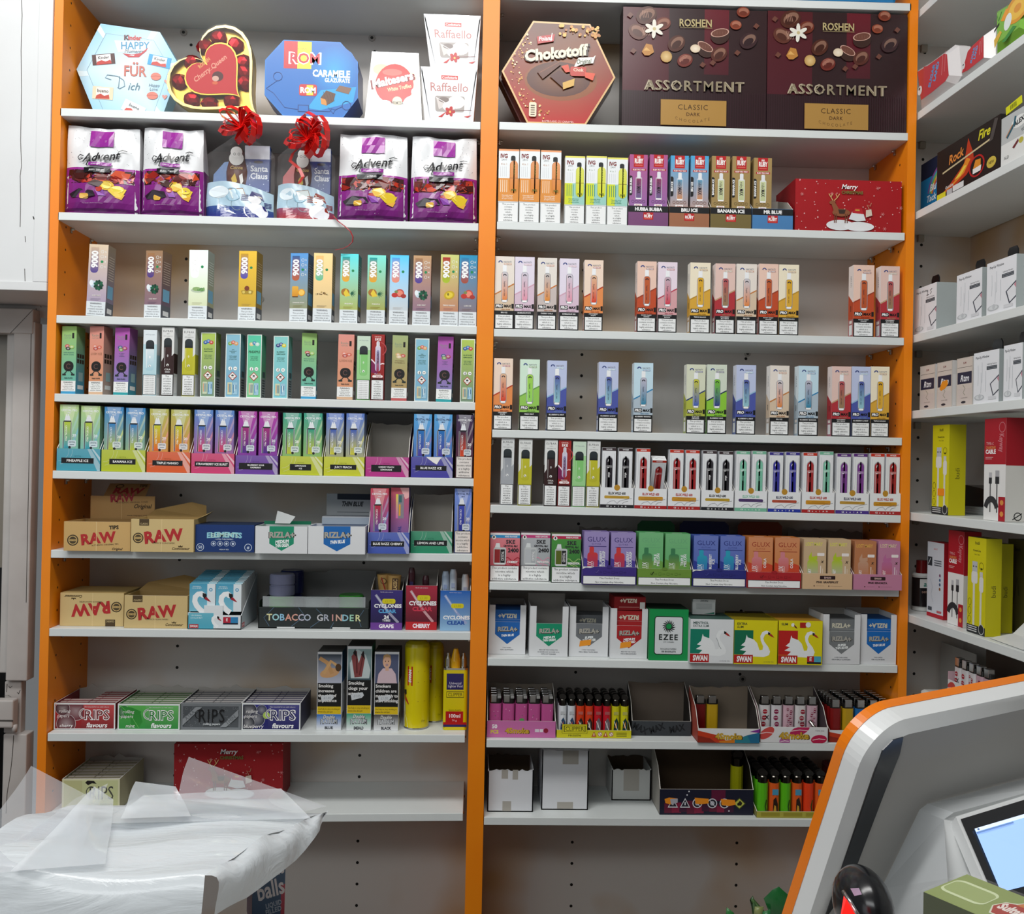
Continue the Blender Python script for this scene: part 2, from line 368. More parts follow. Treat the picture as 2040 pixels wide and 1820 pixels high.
# ================================================================== printed art and product builders
def shelf_above(key, x, z):
    c = [surf(k, x) - TH for k in SURF if k[0] == key[0] and surf(k, x) - TH > z + .02]; return min(c) if c else 9
def frame_at(key, xl, xr, yt, yb, Y=None, z0=None, fit=True):
    xc = (xl + xr) / 2; z = surf(key, P(xc, yb, 0).x)
    if Y is None: Y = .004 if z > ZC - .16 else max(-.03, min(.12, PZ(xc, yb, z).y))
    a, b = P(xl, yb, Y), P(xr, yb, Y); X = (a.x + b.x) / 2; q = SURF[key]; sl = (q[3] - q[1]) / (q[2] - q[0])
    if z0 is None: CUR[:] = [sl, X]; z = surf(key, X) + .0004
    else: z = z0 + (sl * (X - CUR[1]) if CUR else 0)
    h = P(xc + .0203 * (yb - yt), yt, Y).z - z
    if fit and Y > -.02: h = min(h, shelf_above(key, X, z) - z - .001)
    return X, Y, z, b.x - a.x, h
def faces(mb, wd, dep, h, mat='m', warp=None):
    f = Pan(mb, (-wd / 2,0,0),(1,0,0),(0,0,1), wd, h, mat, warp); l = Pan(mb, (-wd / 2, dep, 0),(0,-1,0),(0,0,1), dep, h, mat)
    r = Pan(mb, (wd / 2,0,0),(0,1,0),(0,0,1), dep, h, mat); t = Pan(mb, (-wd / 2,0, h),(1,0,0),(0,1,0), wd, dep, mat); return f, l, r, t
def carton(name, key, x, yt, yb, dep, art, look, cat='vape carton', group=None, Y=None, side='#e8e8e6', topc=None, rz=0, ry=0, z0=None, mat='m', short=None, sideart=None, hs=None):
    X, Yw, z, wd, h = frame_at(key, x[0], x[1], yt, yb, Y if z0 is None else Y - .003, z0)
    if z0 is not None: Yw = Y; wd -= .0032
    if hs: h *= hs
    dep = min(dep, DEPTH - .004 - Yw)
    mb = MB(); mb.box(-wd / 2, wd / 2,0, dep, 0, h, side, mat, top=topc); f, l, r, t = faces(mb, wd, dep, h, mat)
    if art: art(f)
    if sideart: sideart(l, r, t)
    o = mb.obj(name, None, (X, Yw, z + wd / 2 * abs(sin(radians(ry)))),(0, radians(ry), radians(rz)))
    return tag(o, look, cat, group, short)
def warn(p, u0, v0, u1, v1, L, bd='#1b1b1b', bg='#eceeee', ink='#2a2a2a', fill=.6):
    p.rect(u0, v0, u1, v1, bd); bw = .0009; p.rect(u0 + bw / p.w, v0 + bw / p.h, u1 - bw / p.w, v1 - bw / p.h, bg)
    d = (v1 - v0) * .04; p.lines(L, (u0 + u1) / 2, v0 + d, v1 - d, ink, mx=(u1 - u0) * .86, fill=fill)
W5 = ['This product', 'contains nicotine', 'which is a', 'highly addictive', 'substance']
W6 = ['This product', 'contains', 'nicotine', 'which', 'is a highly', 'addictive', 'substance.']
W7 = ['This', 'product', 'contains', 'nicotine', 'which is', 'a highly', 'addictive', 'substance']
# ---- tall cartons with a slanted stripe
HAY = dict(bru=('#e9e0d6', '#d8c2a8', '#c07a3a', '#cfccd2', '#e0843a', 'BRU ICE'), bub=('#e3dbea', '#d8bfd0', '#d0a4b8', '#cfcbd8', '#e095aa', 'BUBBLEGUM ICE'),
  coke=('#e6e0d8', '#c9bcb8', '#c87634', '#c0bdbc', '#e08a26', 'CHERRY COLA'), moj=('#f0d9c6', '#e68e50', '#b63820', '#e0b894', '#d8371a', 'STRAWBERRY|MOJITO'),
  rock=('#ecc9b8', '#c04c28', '#9a3a20', '#c05c30', '#b8532c', 'ROCKY CANDY|ORANGE'), sban=('#e9dae6', '#d6a2a6', '#b63a50', '#c4b0be', '#d0364a', 'STRAWBERRY|BANANA'),
  mango=('#f0e6cc', '#d8a63a', '#b88a28', '#d8a628', '#deac38', 'TRIPLE MANGO'), jelly=('#e4c4ba', '#b2323a', '#c0a07c', '#b85058', '#96805c', 'STRAWBERRY|JELLY BEANS'),
  mint=('#d4ecd8', '#94ca58', '#6ca04e', '#a0d250', '#94d860', 'FRESH MINT'), bmint=('#bec8e6', '#4c58a6', '#94bcd8', '#4c52a2', '#94c8d2', 'BLUEBERRY & MINT'),
  bban=('#c4dfec', '#b0c0cc', '#2a80b4', '#c0bccc', '#2484a6', 'BLUEBERRY BANANA'), razz=('#d8dcc4', '#b0b848', '#2c3e70', '#ccca28', '#385cb8', 'BLUE RAZZ|LEMONADE'),
  kiwi=('#d2dccb', '#8cc83c', '#182852', '#7cc828', '#282e88', 'BLUEBERRY KIWI'))
def art_slant(k):
    a, b, st, d0, d1, name = HAY[k]
    def f(p):
        p.rect(0,0,1,1, a); p.poly([(0,0),(1,0),(1,.62),(0,.47)], b); p.line([(0,.475),(1,.625)], .0022, st)
        p.rr(.335,.365,.685,.79,.005,'#8d9096'); p.rr(.36,.40,.66,.785,.004, d1, d0); p.rr(.40,.79,.60,.885,.002,'#f2f4f6', mat='g', corners='1100'); p.rect(.39,.375,.63,.40,'#f8f8f8')
        p.line([(.38,.41),(.38,.77)], .0008, mixc(d1,'#ffffff', .45)); p.arc(.51,.735,.0024,0,180,.0016,'#1b1d2a'); p.text('hayati', .51,.62,.022,'#262a3a', rot=-90, mx=.12); p.text('pro max', .51,.50,.018,'#262a3a', rot=-90, mx=.1)
        p.arc(.27,.915,.0030,0,180,.0018,'#3a4a86'); p.text('HAYATI', .64,.925,.022,'#8a8c94', mx=.44, st='r'); p.rect(.46,.882,.85,.905, mixc(st, '#ffffff', .25)); p.text('PRO MAX', .655,.893,.014,'#f2f2f2', mx=.34, st='b')
        p.rect(.04,.29,.44,.345,'#141414'); p.text('PRO', .235,.317,.036,'#f4f4f4', st='k', sh=.15, mx=.34); p.text('MAX', .66,.317,.034,'#141414', st='k', sh=.15, mx=.36); p.rect(.88,.285,.99,.35,'#141414')
        p.text('4000+ PUFFS', .58,.268,.015, mixc(st, '#000000', .3), mx=.6, st='b')
        p.rect(0,0,1,.252,'#17181a'); n = name.split('|')
        p.lines(n, .5,.205,.25,'#ececec', mx=.82, st='b', fill=.62 if len(n) > 1 else .38); warn(p, .03,.008,.97,.202, W5)
    def side(l, r, t):
        for q in (l, r):
            q.rect(0,0,1,1, mixc(a, '#ffffff', .5)); q.poly([(0,.25),(1,.25),(1,.47),(0,.60)], b); q.rect(0,0,1,.25, mixc(b, '#8090a0', .4)); q.rect(.2,.03,.8,.17,'#e4e6e6')
            q.text('HAYATI', .5,.78,.03,'#6a6c74', rot=-90); q.text('4000', .5,.40,.03,'#202020', rot=-90, st='b'); q.rect(.25,.19,.75,.23,'#e8e0d8')
        t.rect(0,0,1,1, a)
    return f, side
SLN = dict(bru='grey and tan', bub='lilac pink', coke='cream and amber-orange', moj='peach and red', rock='peach and rust', sban='pale pink and crimson', mango='cream and mustard', jelly='dusty pink and dark red',
           mint='mint green', bmint='lilac and indigo', bban='pale blue', razz='olive and blue', kiwi='green and navy')
def flav(k): return HAY[k][5].replace('|', ' ').lower()
# ---- foil cartons with a sideways 9000
def art_9000(bg0, bg1, tab, pill, pic, four=True, nm=''):
    def f(p):
        p.rect(0,0,1,1, bg1, bg0, mat='f'); p.rr(.10,.60,.52,.96,.006, pill, tab, corners='0011', mat='m' if four else 'f'); p.text('9000', .31,.79,.082,'#f6f6f6', rot=90, st='k', mx=.29)
        p.ell(.70,.76,.075, None, '#1f8a55')
        if four:
            for v in (.90,.83,.69): p.arc(.70, v, .0025,0,360,.0007,'#e4e4e2'); p.text('K', .88, v, .022,'#ecece8', st='b')
            p.text('K', .88,.76,.022,'#ecece8', st='b')
        pic(p); p.text(nm, .5,.285,.017,'#f0ece4', mx=.7, st='b'); p.rect(.2,.235,.72,.242, mixc(bg1,'#404040', .4)); p.rect(.2,.218,.62,.224, mixc(bg1,'#404040', .4))
        p.rect(0,0,1,.20,'#dfe6ea'); p.text('WARNING:', .5,.172,.022,'#2c3038', mx=.7, st='b'); p.lines(['This product', 'contains nicotine.', 'Nicotine is an', 'addictive chemical'], .5,.01,.15,'#4a5058', mx=.86)
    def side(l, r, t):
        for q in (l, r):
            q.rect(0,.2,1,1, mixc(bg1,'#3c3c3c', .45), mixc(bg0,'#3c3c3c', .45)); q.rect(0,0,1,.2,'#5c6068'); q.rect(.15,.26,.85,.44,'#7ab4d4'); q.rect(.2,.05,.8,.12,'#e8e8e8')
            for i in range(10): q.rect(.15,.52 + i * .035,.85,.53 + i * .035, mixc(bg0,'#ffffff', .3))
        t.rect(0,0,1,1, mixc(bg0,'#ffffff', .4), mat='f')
    return f, side
def pic_mint(p):
    p.ell(.30,.44,.16,.05,'#c4d8e4'); p.ell(.2,.46,.1,.04,'#e8f0f4')
    for i in range(9): a = i * .7; p.ell(.58 + .15 * cos(a), .43 + .045 * sin(a), .12,.022,('#0f4a34', '#1a6244', '#0b3a2a')[i % 3], rot=a, n=8)
def pic_grass(p):
    p.ell(.5,.42,.38,.035,'#b9c8b0'); p.ell(.42,.44,.22,.03,'#8fb070')
    for i in range(6): p.ell(.55 + .05 * i, .425 + .006 * (i % 3), .10,.016,('#5f8f54', '#7aa864')[i % 2], rot=.3 * i, n=8)
def pic_cup(p): p.poly([(.22,.38),(.78,.38),(.86,.43),(.66,.44),(.5,.47),(.34,.44),(.14,.43)], '#a98b2c'); p.ell(.48,.465,.14,.035,'#7c3a20'); p.ell(.3,.41,.08,.02,'#d8c060'); p.ell(.66,.41,.08,.02,'#e0d080')
def pic_orange(p): p.rr(.12,.37,.48,.52,.002,'#d68e1e', '#e8b040'); p.ell(.66,.43,.2, None, '#e6a020'); p.ell(.66,.43,.15, None, '#f4c860'); p.rect(.14,.36,.46,.375,'#4a2a10')
def pic_seeds(p):
    for i in range(22): a = random.random(); p.ell(.12 + .76 * a, .40 + .05 * random.random() * (1 - abs(a - .5) * 2), .05,.008,('#5c4020', '#a8854a', '#e0cc98')[i % 3], rot=random.random() * 3, n=6)
def pic_pine(p):
    p.ell(.3,.45,.24,.055,'#a8702c', rot=-.3); p.poly([(.2,.44),(.34,.5),(.58,.40),(.3,.385)], '#e4c83c')
    for i in range(7): a = -1.2 + i * .4; p.poly([(.58,.43),(.60 + .34 * cos(a), .44 + .075 * sin(a)),(.62,.45)], '#1f5f44')
def pic_lush(p): p.ell(.55,.45,.24,.06,'#c94a40'); p.ell(.55,.45,.17,.042,'#e88a74'); p.ell(.28,.42,.17,.035,'#c0342c'); p.ell(.75,.41,.15,.03,'#a8342e'); p.ell(.36,.47,.1,.02,'#7a8a50')
def pic_mango(p): p.ell(.5,.43,.3,.06,'#c8a81e', rot=.3); p.ell(.5,.43,.2,.04,'#e4cc40', rot=.3); p.ell(.44,.44,.06,.02,'#8a7a20')
# ---- slim cartons, shelf under the foil ones
def art_nature(bg0, bg1, fr, foot, name):
    def f(p):
        p.rect(0,0,1,1, bg1, bg0); p.text('Randm', .40,.865,.04,'#7c8f7e', mx=.5); p.text('NATURE', .40,.825,.018,'#7c8f7e', mx=.5); p.rect(.70,.82,.84,.90,'#22201e')
        for i, c in enumerate(fr): a = i * 2.2; p.ell(.5 + .2 * cos(a), .69 + .02 * sin(a), .17,.026, c); p.ell(.5 + .2 * cos(a), .69 + .02 * sin(a), .09,.014, mixc(c, '#ffffff', .35))
        p.lines(name.split('|'), .5,.565,.625, mixc(bg1,'#302020', .6), mx=.8, fill=.55)
        p.rr(.16,.335,.84,.485,.008,'#1d1b1b'); p.arc(.5,.41,.004,40,320,.0012,'#6a4a44')
        for s in (-1,1): p.line([(.5 + s * .12,.34),(.5 + s * .22,.31),(.5 + s * .3,.305)], .0016,'#26302c'); p.rect(.5 + s * .3 - .12,.275,.5 + s * .3 + .12,.30,'#26302c')
        p.text('7000 PUFFS', .5,.235,.018,'#2a3a3a', mx=.6, st='b'); p.rect(0,0,1,.04, foot); p.rect(0,.04,1,.195,'#eef0ee'); p.text('WARNING:', .5,.172,.022,'#2a2a2a', mx=.66, st='b'); p.lines(['This product', 'contains nicotine.', 'Nicotine is an', 'addictive chemical'], .5,.05,.155,'#454545', mx=.86)
    def side(l, r, t):
        for q in (l, r):
            q.rect(0,0,1,1, mixc(foot, '#207090', .4), mixc(bg0,'#50602a', .25))
            for i in range(6): q.rect(.12 + .28 * (i % 3), .46 + .08 * (i // 3), .34 + .28 * (i % 3), .52 + .08 * (i // 3), '#3c2c20')
            q.rect(.2,.08,.85,.14,'#e8e8e4'); q.rect(.3,.2,.8,.33,'#9ab8b8')
        t.rect(0,0,1,1, mixc(bg0,'#ffffff', .2))
    return f, side
def art_hazard(bg0, bg1, fr, name):
    def f(p):
        p.rect(0,0,1,1,'#e8efe8'); p.rect(.05,.01,.95,.985, bg1, bg0)
        for i, c in enumerate(fr): p.ell(.3 + .2 * i, .845 + .018 * (i % 2), .15,.03, c); p.ell(.3 + .2 * i, .85 + .018 * (i % 2), .07,.013, mixc(c, '#ffffff', .4))
        p.lines(name.split('|'), .5,.69,.76,'#2f5a40', mx=.78, st='b', fill=.52); p.lines(['DISPOSABLE', '3500 PUFFS', '2% SALT NIC'], .5,.585,.66,'#3e6a58', mx=.6)
        for u in (.33,.67): p.ell(u, .455,.13, None, '#e8f0ea'); p.ell(u, .455,.11, None, '#f8f8f6')
        p.poly([(.30,.45),(.37,.49),(.35,.42)], '#202020'); p.text('18+', .67,.455,.018,'#303030', st='b')
        p.poly([(.5,.265),(.80,.335),(.5,.405),(.20,.335)], '#b84a3a'); p.poly([(.5,.28),(.735,.335),(.5,.39),(.265,.335)], '#f4f4f0'); p.ell(.5,.345,.09,.014,'#3c3c3c'); p.rect(.36,.315,.64,.32,'#3c3c3c')
        p.rr(.16,.045,.48,.235,.001,'#c8d2b4'); p.rr(.52,.045,.84,.235,.001,'#9cc4d8')
        for i in range(3): p.rect(.22 + .08 * i, .08,.26 + .08 * i, .21,('#d88a5a', '#3a7a9a', '#4a6a8a')[i]); p.rect(.57 + .08 * i, .07 + .03 * i, .61 + .08 * i, .2,('#2f6f9a', '#e8f0f0', '#2f5f8a')[i])
    def side(l, r, t):
        for q in (l, r):
            q.rect(0,.2,1,1, mixc(bg1,'#203030', .35), mixc(bg0,'#405a10', .35)); q.rect(0,0,1,.32,'#8c9494'); q.rect(.3,.33,.85,.42,'#46585a')
            for i in range(7): q.rect(.25,.03 + .04 * i, .8,.05 + .04 * i, '#3c4444')
        t.rect(0,0,1,1,'#dde6dd')
    return f, side
def art_pod(capc, body0, body1, topbg, side_white=True, full=None, txt=None, grey=False):
    def f(p):
        p.rect(0,0,1,1, body1); p.rect(0,.33,1,1, full or body1)
        if side_white:
            p.poly([(0,1),(1,1),(1,.62),(.82,.58),(.82,.80),(.18,.80),(.18,.56),(0,.50)], topbg)
            p.text('ELFBAR', .5,.945,.03,'#3a3a3c', mx=.8, sp=.12); p.text('- 600 -', .5,.905,.016,'#5a5a5c', mx=.5); p.text('DISPOSABLE POD', .5,.87,.012,'#5a5a5c', mx=.7)
        else: p.rect(0,.78,1,1, topbg); p.text('600 Disposable', .5,.93,.018,'#7c8a90', mx=.7)
        p.rr(.19,.38,.81,.84,.005, body1, body0, corners='1111'); p.rr(.19,.72,.81,.845,.006,'#20262a', '#2c3438', corners='1100'); p.rect(.19,.71,.81,.735,'#15191c')
        p.line([(.27,.42),(.27,.70)], .0009, mixc(body0,'#ffffff', .35)); p.ell(.5,.585,.06,.02, mixc(body0,'#ffffff', .4), n=8)
        if txt: p.text(txt[0], .5,.385,.022,'#f0eee8', mx=.5, st='b'); p.rr(.3,.335,.7,.36,.001, mixc(body1,'#ffffff', .3))
        p.ell(.5,.45,.10, None, mixc(body1,'#ffffff', .75) if not txt else '#f0f0ec'); p.poly([(.42,.47),(.56,.44),(.5,.43)], mixc(body1,'#201008', .6))
        warn(p, .02,.008,.98,.315, W7 if not grey else ['contains nicotine'] * 10, fill=.66 if not grey else .5, ink='#2a2a2a' if not grey else '#7a7a7a')
    def side(l, r, t):
        for q in (l, r): q.rect(0,0,1,1,'#d4d8d8'); q.rect(0,.33,1,.62, body1); q.rect(.15,.05,.85,.28,'#e8e8e8')
        t.rect(0,0,1,1,'#e8e8e6')
    return f, side
def art_crystal_red():
    def f(p):
        p.rect(0,0,1,1,'#8c1c1e', '#a02824'); p.poly([(0,.62),(.3,.55),(.5,.52),(.5,.40),(0,.42)], '#7a1a50'); p.line([(0,.62),(.25,.57),(.4,.53)], .0022,'#f0d8e0'); p.line([(.62,.54),(.85,.56),(1,.555)], .002,'#f0d8d8'); p.arc(.6,.78,.012,-60,80,.0016,'#b8484a')
        p.text('CRYSTAL', .5,.965,.018,'#f0c8c0', mx=.6, st='b'); p.text('SKE', .5,.925,.034,'#f6ecea', mx=.75, st='k', sp=.1); p.rr(.3,.44,.70,.83,.004,'#b9b4d0', '#d4cfe0'); p.rr(.38,.80,.62,.90,.003,'#e8e6ee'); p.rr(.4,.44,.60,.76,.002,'#a02850', '#8c8cb4'); p.text('CRYSTAL', .5,.64,.03,'#20202c', rot=-90, st='b', mx=.2)
        p.text('Cherry ice', .5,.40,.018,'#f4e4e0', mx=.5, st='b'); p.rr(.10,.345,.90,.38,.002,'#f4ecea'); p.text('20mg/ml', .58,.362,.02,'#a02020', mx=.4, st='b'); p.rect(.02,.315,.98,.335,'#3c1010'); warn(p, .02,.008,.98,.31, W7, fill=.66)
    def side(l, r, t):
        for q in (l, r): q.rect(0,0,1,1,'#7a1818')
    return f, side
# ---- four-in-one cartons with a round device
def art_ivg(dev, low, lowtxt, strip):
    def f(p):
        p.rect(0,0,1,1,'#e9edef'); p.rect(0,.975,1,1, strip); p.text('IVG', .26,.905,.055,'#7a2a2a', mx=.36, st='k'); p.text('2400', .27,.855,.026,'#7c8084', mx=.34); p.text('4 in 1', .27,.795,.028, mixc(low if low != '#split' else '#b8d0b0', '#909090', .5), mx=.3)
        for i in range(4): p.rect(.1 + .09 * i, .62,.112 + .09 * i, .76,'#b9bcc0')
        p.rect(0,.285,1,.60, low if low != '#split' else '#9accc0')
        if low == '#split': p.rect(0,.285,.38,.60,'#d2dc30')
        for i in range(4): p.rect(.1 + .1 * i, .41,.13 + .1 * i, .58, lowtxt)
        p.lines(['Disposable device', 'Up to 2400 puffs', '20 mg/ml nicotine'], .45,.31,.38, lowtxt, mx=.7, st='b')
        p.rr(.55,.395,.95,.845,.008, mixc(dev, '#000000', .25)); p.rr(.57,.40,.95,.845,.008, mixc(dev, '#ffffff', .0), mixc(dev, '#ffffff', .12)); p.rr(.60,.845,.82,.91,.003,'#262a2c', corners='1100'); p.line([(.77 + .04 * sin(i * 2.1), .64 + i * .012) for i in range(14)], .0008, mixc(dev, '#ffffff', .8) if dev[1] != 'd' else '#5a6a10'); p.text('IVG', .76,.44,.03,'#f4f4f0' if dev[1] != 'd' else '#4a5a10', st='k', mx=.24); p.line([(.54,.605),(.96,.605)], .0006,'#6a4a2a')
        warn(p, .0,.0,1,.275, W6, bd='#9aa0a2')
    def side(l, r, t):
        for q in (l, r): q.rect(0,.3,1,.6,'#d6cf60' if low == '#split' else low); q.rect(0,.6,1,1,'#d8d4c8')
        t.rect(0,0,1,1, mixc(strip, '#ffffff', .3))
    return f, side
def ruby(p, u, v, wd, hh):
    p.rect(u - wd / 2, v, u + wd / 2, v + hh, '#b81c20'); p.text('RUBY', u, v + hh * .5, hh * .36,'#f6f2f0', mx=wd * .84, st='k'); p.poly([(u - wd * .16, v + hh * .74),(u - wd * .12, v + hh * .92),(u - wd * .04, v + hh * .78),(u, v + hh * .98),(u + wd * .04, v + hh * .78),(u + wd * .12, v + hh * .92),(u + wd * .16, v + hh * .74)], '#f0e4e0'); p.rect(u - wd * .38, v + hh * .12, u + wd * .38, v + hh * .2,'#d86a5c')
def art_ruby(bg0, bg1, d0, d1, name):
    def f(p):
        p.rect(0,0,1,1, bg1, bg0); ruby(p, .5,.82,.56,.18); p.rect(.12,.77,.90,.80,'#b02028'); p.text('RUBY PRO MAX', .51,.785,.02,'#f4f0ee', mx=.68, st='b')
        p.rr(.34,.38,.70,.68,.002, mixc(d1,'#e8e8f0', .5), mixc(d0,'#e8e8f0', .5)); p.rr(.38,.38,.66,.66,.002, d1, d0); p.rr(.42,.66,.62,.76,.002,'#e4e6ea', corners='1100'); p.rect(.36,.365,.68,.385,'#f4f4f4'); p.text('ruby', .52,.60,.04,'#2c2430', rot=-90, mx=.08); p.text('MAX', .52,.50,.05,'#2c2430', rot=-90, st='b', mx=.1)
        p.rr(0,.42,.16,.70,.003,'#1a1a1c', corners='1001'); p.text(name, .075,.56,.026,'#f2f2f2', rot=90, st='k', mx=.22)
        for i in range(4): p.arc(.2 + .2 * i, .335,.0025,0,360,.0006, mixc(bg1,'#202020', .6), n=8)
        p.rr(.28,.27,.72,.30,.001,'#f0f0ee'); p.text('20mg/ml', .5,.285,.016,'#b02028', mx=.3, st='b')
    def side(l, r, t):
        for q in (l, r): q.rect(0,0,1,1, mixc(bg1,'#000000', .2), mixc(bg0,'#000000', .2))
        t.rect(0,0,1,1, bg0)
    return f, side
# ---- open display trays: a low printed front, sloping sides, a tall back
def tray(name, key, x, ytf, yb, dep, hb, art, look, cat='display tray', group=None, side='#8a8a8a', inside='#b4afa6', Y=None, tear=True, t=.0012, slope=.35, back='#b0aba2', backart=None, notch=None, mat='m', short=None):
    X, Yw, z, wd, hf = frame_at(key, x[0], x[1], ytf, yb, Y); wd -= .0014
    dep = min(dep, DEPTH - .004 - Yw)
    if isinstance(hb, tuple): hb = min(P(hb[0], hb[1], Yw + dep).z - z, (shelf_above(key, X, z) - z - .002) if Yw + dep > 0 else 9)
    e = empty(name, (X, Yw, z)); tag(e, look, cat, group, short)
    b = MB(); b.box(-wd / 2, wd / 2,0, dep, 0, t, inside, mat)
    for s in (-1,1):
        x0 = s * wd / 2; x1 = x0 - s * t
        pts = [(0,0),(dep, 0),(dep, hb),(dep * slope, hf + (hb - hf) * .55),(0, hf)]
        A = [(x0, y, q) for y, q in pts]; B = [(x1, y, q) for y, q in pts]; n = 5; o = tuple(range(n))
        if s > 0: b.add(A, [o], side, mat); b.add(B, [o[::-1]], inside, mat)
        else: b.add(A, [o[::-1]], side, mat); b.add(B, [o], inside, mat)
        b.add(A + B, [(i, (i + 1) % n, n + (i + 1) % n, n + i) for i in range(n)], '#dcd8d0', mat)
    b.obj('tray_body', e)
    g = MB(); g.box(-wd / 2, wd / 2,0, t, 0, hf, inside, mat, top='#dcd8d0'); pf = Pan(g, (-wd / 2,0,0),(1,0,0),(0,0,1), wd, hf, mat); art(pf); g.obj('front_panel', e)
    g = MB(); pts = [(-wd / 2 + t, 0),(wd / 2 - t, 0),(wd / 2 - t, hb)]
    rnd = random.Random(int(x[0]))
    if notch: pts += [(notch * wd + .02 * wd * q, hb - d * hb) for q, d in ((7,0),(5.5,.05),(4.2,.035),(3,.08),(1.6,.12),(0,.13),(-1.2,.10),(-2.6,.05),(-4,.07),(-6,0))]
    elif tear:
        for i in range(1,8): pts.append((wd / 2 - wd * i / 8, hb - rnd.random() * .004))
    pts.append((-wd / 2 + t, hb)); g.prism(pts, dep - t, dep, back, mat)
    if backart: backart(Pan(g, (-wd / 2, dep - t, 0),(1,0,0),(0,0,1), wd, hb, mat))
    g.obj('back_panel', e)
    return e, (X, Yw, z, wd, hf)
def art_flavour(c0, c1, name, tear=False):
    def f(p):
        p.rect(0,0,1,1, c0, c1); sw = mixc(c0,'#ffffff', .30)
        p.poly([(.70,1),(.78,1),(1,.30),(1,0),(.94,0)], sw); p.poly([(.80,1),(.84,1),(1,.62),(1,.45)], mixc(c0,'#ffffff', .45)); p.arc(.04,.9,.018,-90,10,.0006, sw); p.arc(.02,.95,.026,-80,0,.0006, sw)
        p.text('-  CRYSTAL  -', .48,.66,.07, mixc(c0,'#202020', .45), mx=.26)
        n = name.split('|'); hh = .125 if len(n) == 1 else .17; vv = .46 if len(n) == 1 else .42; hw = min(.40,.055 + .0245 * max(len(q) for q in n)); p.rect(.48 - hw, vv - hh, .48 + hw, vv + hh, '#16171a')
        p.lines(n, .48, vv - hh * .8, vv + hh * .8,'#f4f4f2', mx=hw * 1.84, st='b', fill=.56 if len(n) > 1 else .52)
        if tear: p.poly([(.36,1),(.74,1),(.68,.86),(.62,.64),(.54,.72),(.46,.84),(.40,.92)], '#eceae6')
    return f
def art_crystal(c0, c1, d0, d1, lite=.35, tagc='#dfe8ec', dark=False):
    def f(p):
        p.rect(0,0,1,1, c1, c0); p.poly([(.12,1),(.88,1),(.66,.72),(.36,.72)], mixc(c0,'#ffffff', lite * .6)); p.poly([(1,.9),(1,.8),(.6,.5),(.6,.56)], mixc(mixc(c0, c1,.5), '#ffffff', lite * .5)); p.poly([(1,.66),(1,.58),(.72,.36),(.68,.42)], mixc(c1,'#ffffff', lite * .5))
        ink = '#f0f2f4' if not dark else '#23305a'
        p.text('THE', .5,.955,.015, ink, mx=.2, st='b'); p.text('CRYSTAL PRO', .5,.915,.032, ink, mx=.84, st='b'); p.text('MAX', .5,.875,.018, ink, mx=.2, st='b')
        p.rect(.16,.33,.66,.74, mixc(d1,'#d8dce0', .55), mixc(d0,'#d8dce0', .55)); p.rect(.19,.33,.23,.74,'#1c1e24'); p.rect(.25,.33,.58,.735, d1, d0); p.rect(.60,.36,.63,.73,'#26282e'); p.text('CRYSTAL PRO', .36,.56,.026, mixc(d0,'#ffffff', .7), rot=-90, mx=.24, st='b')
        p.poly([(.24,.74),(.60,.74),(.52,.83),(.32,.83)], '#e4e8ec'); p.rect(.35,.82,.40,.855,'#f2f4f6'); p.rect(.44,.82,.49,.855,'#f2f4f6'); p.rect(.22,.735,.62,.755,'#202228')
        p.text('20', .79,.53,.04, mixc(c1,'#ffffff', .75), mx=.2, st='k'); p.text('mg/ml', .79,.495,.016, mixc(c1,'#ffffff', .6), mx=.2); p.rr(.46,.355,.90,.455,.0025, mixc(tagc, c1,.18)); p.text('CRYSTAL', .68,.425,.026,'#4a5a6a', mx=.34, st='b'); p.rect(.56,.38,.80,.39,'#6a7a8a')
        p.ell(.56,.345,.07,.02,'#1c1e24')
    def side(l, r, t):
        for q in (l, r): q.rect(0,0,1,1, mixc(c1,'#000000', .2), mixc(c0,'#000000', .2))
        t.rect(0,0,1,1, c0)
    return f, side
# ================================================================== tall slanted-stripe cartons, two shelves of the second unit
SL = 'slanted stripe vape cartons'
def slant_row(key, rows, dep=.022):
    for k, x0, x1, yt, yb, look in rows:
        f, s = art_slant(k)
        carton('vape_carton', key, (x0, x1), yt, yb, dep, f, look, group=SL, sideart=s)
N = lambda k: f'{SLN[k]} vape carton marked {flav(k)}'
slant_row(('R', 3), [
 ('bru', 984.5,1022.8,510.6,654.7, N('bru') + ', against the middle orange post'),('bub', 1024,1063,511.6,655.7, N('bub') + ', touching the grey bru ice carton'),
 ('coke', 1069.6,1107.6,513.7,657, N('coke')),('bub', 1113.4,1152,515,658.8, N('bub') + ', between cherry cola and strawberry mojito'),
 ('moj', 1162.8,1200,518,661, N('moj') + ', alone before a gap, third shelf down'),('rock', 1268,1306,520.5,665, N('rock') + ', leaning on the strawberry banana carton'),
 ('sban', 1309.4,1347.5,522,665, N('sban')),('mango', 1373.5,1413.7,523,667, N('mango') + ', first of a row of five'),
 ('jelly', 1423.6,1463,525,667.5, N('jelly') + ', beside the white bru ice'),('bru', 1466,1506,525.6,668, 'white and tan vape carton marked bru ice, middle one of a row of five'),
 ('rock', 1510.6,1549,525.6,668, N('rock') + ', beside the white bru ice'),('mango', 1550.5,1590,527,668.6, N('mango') + ', last of a row of five'),
 ('rock', 1699,1740,528,670, N('rock') + ', in the pair by the outer post'),('jelly', 1753.5,1790.7,530,671, N('jelly') + ', against the outer orange post')])
